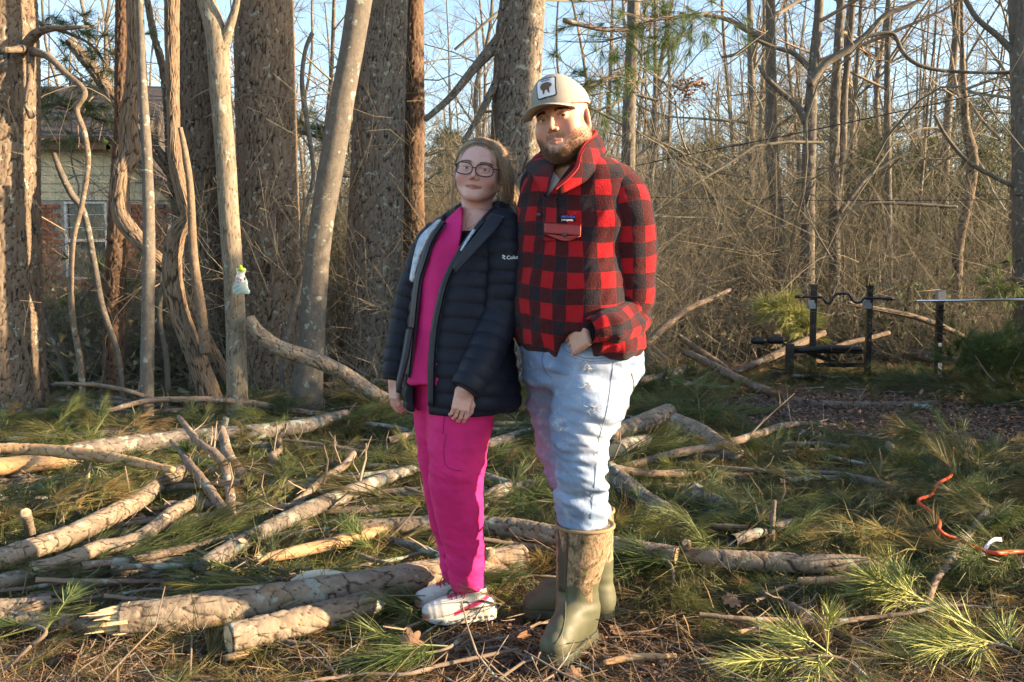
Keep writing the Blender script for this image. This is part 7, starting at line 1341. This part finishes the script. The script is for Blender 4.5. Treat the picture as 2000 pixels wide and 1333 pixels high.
# ================================================================== WEIGHT BENCH
def bar(t,name,a,b,r,mat,n=None,seg=8):
    g=Geo(); g.tube(np.array([a,b]) if n is None else a,r,seg,n=n); return keep(mkobj(name,g.mesh(name,[mat])),t)
def boxbar(t,name,a,b,w_,h_,mat):
    a,b=np.array(a,float),np.array(b,float); T=b-a; L=np.linalg.norm(T); T/=L; u=np.cross(T,[0,1,0.01]); u/=np.linalg.norm(u); v=np.cross(T,u); g=Geo(); g.box((a+b)/2,(L/2,w_/2,h_/2),np.stack([T,u,v],1)); return keep(mkobj(name,g.mesh(name,[mat],False)),t)
D=10.4; t=thing('weight_bench','black weight bench with foam rollers and two tall uprights standing among fallen branches','weight bench',(P(1610,745,D)[0],D,0)); K=M['black_metal']
for px,top_,dd in((1590,560,10.35),(1699,562,10.5)):
    a=P(px,top_,dd); b=a.copy(); b[2]=0; u_=boxbar(t,'upright',b,a,.062,.05,K)
    g=Geo(); g.box(a+[0,0,.012],(.034,.03,.014)); c=mkobj('end_cap',g.mesh('end_cap',[M['black']],False)); c.parent=u_
    for k in range(6):
        g=Geo(); c0=a+np.array([0,-.034,-.22-.1*k]); g.tube([c0,c0+[0,.006,0]],.008,8); h=mkobj('hole',g.mesh('hole',[M['black']])); h.parent=u_
    c0=P(px-7,590,dd-.05); g=Geo(); g.box(c0+[0,.0,-.03],(.035,.03,.05)); g.box(c0+[0,-.04,-.065],(.035,.03,.012)); g.box(c0+[0,-.075,-.045],(.035,.006,.03)); keep(mkobj('bar_hook',g.mesh('bar_hook',[M['grey_metal']],False)),t)
    boxbar(t,'foot',[b[0],dd-.35,.025],[b[0],dd+.35,.025],.05,.05,K)
boxbar(t,'cross_strut',P(1596,713,10.38),P(1694,713,10.48),.05,.045,K); boxbar(t,'diagonal_brace',P(1566,684,10.3),P(1650,716,10.42),.045,.04,K); boxbar(t,'seat_rail',P(1545,688,10.25),P(1694,689,10.45),.03,.03,K)
def pad(name,x0,x1,py,hy,th,dd,tilt=0):
    def fn(p):
        a=P((x0+x1)/2,py,dd); q=p-a; q=q.copy(); q[...,2]-=q[...,0]*tilt; return sbox(q+a,a,((x1-x0)/2/F*dd,hy,th),.018)-.003*np.sin(q[...,0]*25)*0
    lo,hi=bbox([P(x0,py,dd),P(x1,py,dd)],.12); lo[1]-=hy;hi[1]+=hy; return sdf_obj(name,fn,lo,hi,.012,M['black'],t)
pad('seat_pad',1552,1618,681,.14,.028,10.28,.05); pad('back_pad',1612,1678,680,.13,.026,10.35,-.03)
boxbar(t,'front_leg',[*P(1543,672,10.2)[:2],P(1543,672,10.2)[2]],[P(1541,700,10.2)[0],10.2,.0],.085,.05,K)
def roller(px0,px1,py,dd,r,dy):
    a,b=P(px0,py,dd+dy),P(px1,py,dd-dy); g=Geo(); q=np.linspace(0,1,9)[:,None]; pp=a*(1-q)+b*q; rr=r*np.array([.55,.93,1,1,1,1,1,.93,.55]); g.tube(pp,rr,16); keep(mkobj('foam_roller',g.mesh('foam_roller',[M['black']])),t)
roller(1467,1496,666,10.2,.042,.0); roller(1499,1532,665,10.2,.044,.0); roller(1506,1538,735,10.2,.043,.0); roller(1540,1575,737,10.2,.040,.05)
bar(t,'roller_bar',P(1468,666,10.2),P(1536,670,10.2),.012,K); bar(t,'roller_bar',P(1505,735,10.2),P(1570,736,10.2),.012,K); bar(t,'adjuster_pin',P(1504,719,10.2),P(1538,724,10.2),.010,K)
cb=thing('curl_bar','black wavy curl barbell resting on the two bench uprights','barbell',tuple(P(1645,590,10.3)))
q=[P(*k,10.30) for k in[(1553,580),(1595,581),(1606,582),(1614,592),(1621,592),(1632,576),(1650,574),(1658,576),(1668,590),(1680,591),(1688,583),(1700,583),(1745,584)]]; g=Geo(); g.tube(np.array(q),.0145,8,n=70); keep(mkobj('bar',g.mesh('bar',[M['black_metal']])),cb)
for a,b in(((1553,580),(1566,580)),((1732,584),(1746,584))): bar(cb,'sleeve_end',P(*a,10.3),P(*b,10.3),.019,K)
t2=thing('barbell_stand','single dark upright with a silver collar and white stickers near the right edge','barbell stand',(P(1836,738,10.75)[0],10.75,0)); a=P(1836,588,10.75); b=a.copy(); b[2]=0; boxbar(t2,'upright',b,a,.066,.055,K)
a=P(1837,576,10.72); g=Geo(); g.box(a,(.045,.04,.055)); keep(mkobj('collar',g.mesh('collar',[M['grey_metal']],False)),t2)
for py in(606,620,638,652,700): 
    g=Geo(); c=P(1836,py,10.72); g.box(c,(.052,.032,.009)); keep(mkobj('clamp',g.mesh('clamp',[K],False)),t2)
for py,hh in((674,.022),(724,.09)):
    g=Geo(); c=P(1835.5,py,10.705); g.box(c,(.022,.004,hh)); keep(mkobj('sticker',g.mesh('sticker',[M['white']],False)),t2)
bar(t2,'foot',[b[0],10.45,.02],[b[0],11.05,.02],.03,K)
bb=thing('barbell','long silver barbell running off the right edge over the single upright','barbell',tuple(P(1836,586,10.68))); bar(bb,'bar',P(1790,588,10.68),P(2150,584,10.68),.0145,M['chrome'])
log('crescent_log','pale crescent of freshly split wood lying under the bench',[(1548,728,13,.03),(1566,723,20,.05),(1592,712,20,.10),(1604,708,8,.13)],style='peel',mat='peeled_bark',cat='wood piece',ends=('cap','cap'))
# ================================================================== SMALL THINGS
t=thing('bait_bag','clear plastic bag with teal liquid and lime cap hanging on the pale forked trunk','bag',tuple(P(470,550,7.15)))
def bagm(name,y0,y1,infl,mat,shrink=1.,dd=7.16):
    n,m=26,22; rows=np.linspace(y0,y1,n); hwid=np.interp(rows,[524,531,536,545,560,570,575],[10,9,7.5,11,15,17,16.5])*shrink; V=[]
    for s in(1,-1):
        for i,py in enumerate(rows):
            for u in np.linspace(-1,1,m):
                c=P(470.5+u*hwid[i]+.8*math.sin(py*.3),py,dd); th=infl*math.sqrt(max(0,1-u*u))*(.25+.75*math.sin(math.pi*min(1,(py-522)/56))); c[1]+=-s*th+.003*math.sin(py*.7+u*6); V.append(c)
    K2=n*m; i=np.arange(n-1)[:,None]*m; j=np.arange(m-1)[None]; q=np.stack([i+j,i+j+1,i+m+j+1,i+m+j],-1).reshape(-1,4); b=np.array([[a_,a_+1,a_+1+K2,a_+K2] for a_ in range((n-1)*m,(n-1)*m+m-1)]); o=mkobj(name,mkmesh(name,V,[q,q[:,::-1]+K2,b],True,None,[mat])); keep(o,t)
m=MT('clear_plastic',.15,.5); tb=m.N.new('ShaderNodeBsdfTransparent'); mx=m.N.new('ShaderNodeMixShader'); mx.inputs[0].default_value=.5; m.color((.62,.70,.70)); m.lk(tb.outputs[0],mx.inputs[1]); m.lk(m.b.outputs[0],mx.inputs[2]); m.lk(mx.outputs[0],m.N['Material Output'].inputs[0])
bagm('bag',525,575,.028,m.m); bagm('liquid',557,574,.024,simple('teal_liquid',(.18,.42,.36),.2,.5,var=.15),.95); bagm('printed_label',541,552,.0285,simple('print_pale',(.55,.62,.62)),.55)
g=Geo(); g.box(P(471,526.5,7.13),(.026,.012,.012)); g.tube([P(471,524,7.13),P(469,519,7.14)],[.014,.011],10); keep(mkobj('cap',g.mesh('cap',[simple('lime_plastic',(.42,.60,.03),.35,.5)])),t)
for k,(px,py) in enumerate([(465,546),(470,547),(478,545)]):
    g=Geo(); g.box(P(px,py,7.115),(.006,.002,.008 if k<2 else .012)); keep(mkobj('print_mark',g.mesh('print_mark',[simple('magenta_print',(.5,.08,.2)) if k<2 else M['ink']],False)),t)
rows=[(1862,876),(1857,890),(1849,905),(1858,918),(1857,930),(1832,945),(1824,958),(1818,968),(1795,976),(1798,986),(1822,1002),(1835,1020),(1834,1035),(1848,1046),(1885,1060),(1920,1075),(1950,1081),(1985,1078),(2050,1082)]
t=thing('extension_cord','orange extension cord winding through the needles at the right','cord',tuple(G(1835,1000))); g=Geo(); q=np.array([PZ(a,b,.15+.02*math.sin(i*1.7)) for i,(a,b) in enumerate(rows)]); g.tube(q,.0085,7,n=120); keep(mkobj('cord',g.mesh('cord',[simple('orange_rubber',(.62,.085,.03),.5,.35,var=.06)])),t)
g=Geo(); a=PZ(1940,1079,.12); g.box(a,(.010,.006,.016)); keep(mkobj('cable_tie',g.mesh('cable_tie',[M['black']],False)),t)
t=thing('paper_tag','white paper tag looped round the orange cord','tag',tuple(G(1930,1070))); sheet('strip',[PZ(1917,1082,.11),PZ(1925,1064,.14),PZ(1940,1051,.15),PZ(1955,1050,.14)],[PZ(1925,1084,.11),PZ(1931,1069,.135),PZ(1943,1058,.14),PZ(1957,1058,.13)],.0012,M['white'],t,18,3)
t=thing('plastic_wrapper','crumpled pale plastic wrapper lying on the mulch bed','wrapper',tuple(G(1800,808))); r_=np.random.RandomState(4); c=G(1800,806); n=12; U,Vv=np.meshgrid(np.linspace(-1,1,n),np.linspace(-1,1,n)); Z=.04+.035*r_.rand(n,n); VV=np.stack([c[0]+U*.075,c[1]+Vv*.05,Z],-1).reshape(-1,3); i=np.arange(n-1)[:,None]*n; j=np.arange(n-1)[None]; keep(mkobj('sheet',mkmesh('sheet',VV,np.stack([i+j,i+j+1,i+n+j+1,i+n+j],-1).reshape(-1,4),False,None,[simple('pale_plastic',(.45,.52,.55),.3,.5)])),t)
t=thing('bark_slab','curved cream slab of peeled bark lying behind the thick front log','bark',tuple(G(625,1140))); sheet('slab',[PZ(568,1134,.10),PZ(600,1116,.13),PZ(640,1113,.13),PZ(678,1120,.11)],[PZ(580,1142,.07),PZ(610,1138,.09),PZ(650,1136,.09),PZ(686,1138,.08)],.008,simple('cream_inner_bark',(.62,.54,.38),.8,.2,bump=.002),t,20,6,.015)
# large oak leaf standing by the shoes
def oak(label,px,py,w_,tilt,seed):
    r=np.random.RandomState(seed); a=np.linspace(0,2*np.pi,57)[:-1]; rad=.62+.38*np.abs(np.cos(a*3.5+.4))**1.5; u=rad*np.sin(a); v=rad*np.cos(a)*1.15; V=np.stack([u,0*u,v],-1); V[:,1]=.22*u*u+.05*np.sin(v*5); V=np.vstack([V,V*.5,[[0,0,0]]])*w_; Mx=rotM((1,0,0),tilt)@rotM((0,1,0),r.rand()-.5); V=V@Mx.T+PZ(px,py,.045); n=56; T=[[i,(i+1)%n,n+(i+1)%n,n+i] for i in range(n)]; T3=[[n+i,n+(i+1)%n,2*n] for i in range(n)]; t=thing('oak_leaf',label,'leaf',tuple(PZ(px,py,0))); keep(mkobj('blade',mkmesh('blade',V,[np.array(T),np.array(T3)],True,{'Col':np.tile([.3,.3,.3,1],(2*n+1,1))},[M['dead_leaf']])),t); g=Geo(); g.tube([V[-1]-[0,0,w_],V[-1]+[0,-.002,w_*.8]],.0012,4); keep(mkobj('stalk',g.mesh('stalk',[M['twig_bark']])),t)
oak('large brown oak leaf propped up below the toe of the white shoe',802,1256,.045,-.7,1); oak('flat pale brown leaf in the litter right of the front boot',1430,1172,.04,-1.3,2); oak('curled tan leaf at the bottom edge beside the toe of the front boot',1120,1316,.03,-1.2,3)
def cone(label,px,py,ax):
    c=PZ(px,py,.035); t=thing('pine_cone',label,'pine cone',tuple(PZ(px,py,0))); ax=np.array(ax,float); ax/=np.linalg.norm(ax); u=np.cross(ax,[.1,.2,1.]); u/=np.linalg.norm(u); v=np.cross(ax,u); g=Geo(); g.tube([c-ax*.03,c,c+ax*.035],[.010,.012,.004],8)
    for k in range(70):
        s=k/70; an=k*2.399; rr=.026*math.sin(math.pi*(.12+.86*s))**.7; dr=u*math.cos(an)+v*math.sin(an); b=c+ax*(-.035+.075*s); tp=b+dr*rr+ax*.008; sd=np.cross(ax,dr); g.add([b+sd*.003,b-sd*.003,tp-sd*.006,tp+sd*.006,tp+ax*.003+dr*.002],[[0,1,2,3]],[[3,2,4]])
    keep(mkobj('scales',g.mesh('scales',[simple('cone_brown',(.14,.085,.055),.8,.2,var=.3)],False)),t)
cone('pine cone in the needles just left of the pink trousers',816,988,(.3,.2,.9)); cone('pine cone half hidden at the bottom left before the thick log',122,1290,(1,.2,.2))
# ================================================================== unseen trees and bushes added on the right to cast shade into view
def shade_row():
    rs=np.random.RandomState(33); k=0
    for c,h in [(4.35,.85),(4.8,.95),(5.25,.95),(5.7,1.1),(6.4,3.3),(7.1,3.8),(7.8,3.6),(8.6,3.5),(9.4,3.4),(10.2,3.2),(10.9,2.5)]:  # evergreens out of view, heights chosen for the shade they throw
        k0=(.7 if h<1.2 else 1.5)+.4*rs.rand(); tt=math.tan(SUN_AZ); y=(c-tt*k0)/(1+.57*tt); x=.57*y+k0+.3
        o=place_ft(k%4,x,y,h/[5.5,7,4.2,6.2][k%4],rs.rand()*6,'low evergreen in the unseen row added beyond the right edge for shade','evergreen_tree','tree','unseen row of evergreens added for shade',EV); k+=1
    place_ft(2,2.7,1.62,.36,1.,'small unseen evergreen bush added near the camera to shade the foreground','added_evergreen_bush','bush',None,EV)  # unseen bush, added to darken the near left ground
    for (x,y) in((12,3.4),(13,6.5)): place_ft(k,x,y,1.,k*1.3,'unseen bare slender tree added beyond the right edge for dappled shade','bare_tree','tree','unseen bare trees added for dappled shade',FT); k+=1  # out of view, added to dapple the sunlight
shade_row()
for c,r_,k0 in ((8.5,.30,1.7),(9.35,.16,2.4)):  # unseen trunks added to throw shadow strips on the left pines
    tt=math.tan(SUN_AZ); y=(c-tt*k0)/(1+.57*tt); x=.57*y+k0+.9; t=thing('pine_tree','stout unseen pine added beyond the right edge to shade the left trunks' if r_>.2 else 'slimmer unseen pine added beyond the right edge to shade the left trunks','tree',(x,y,0)); stem('trunk',np.array([[x,y,-.1,r_*1.1],[x,y,3,r_],[x+.1,y,9,r_*.8]]),'plates',M['pine_bark'],t,int(c*10),.05,.08)
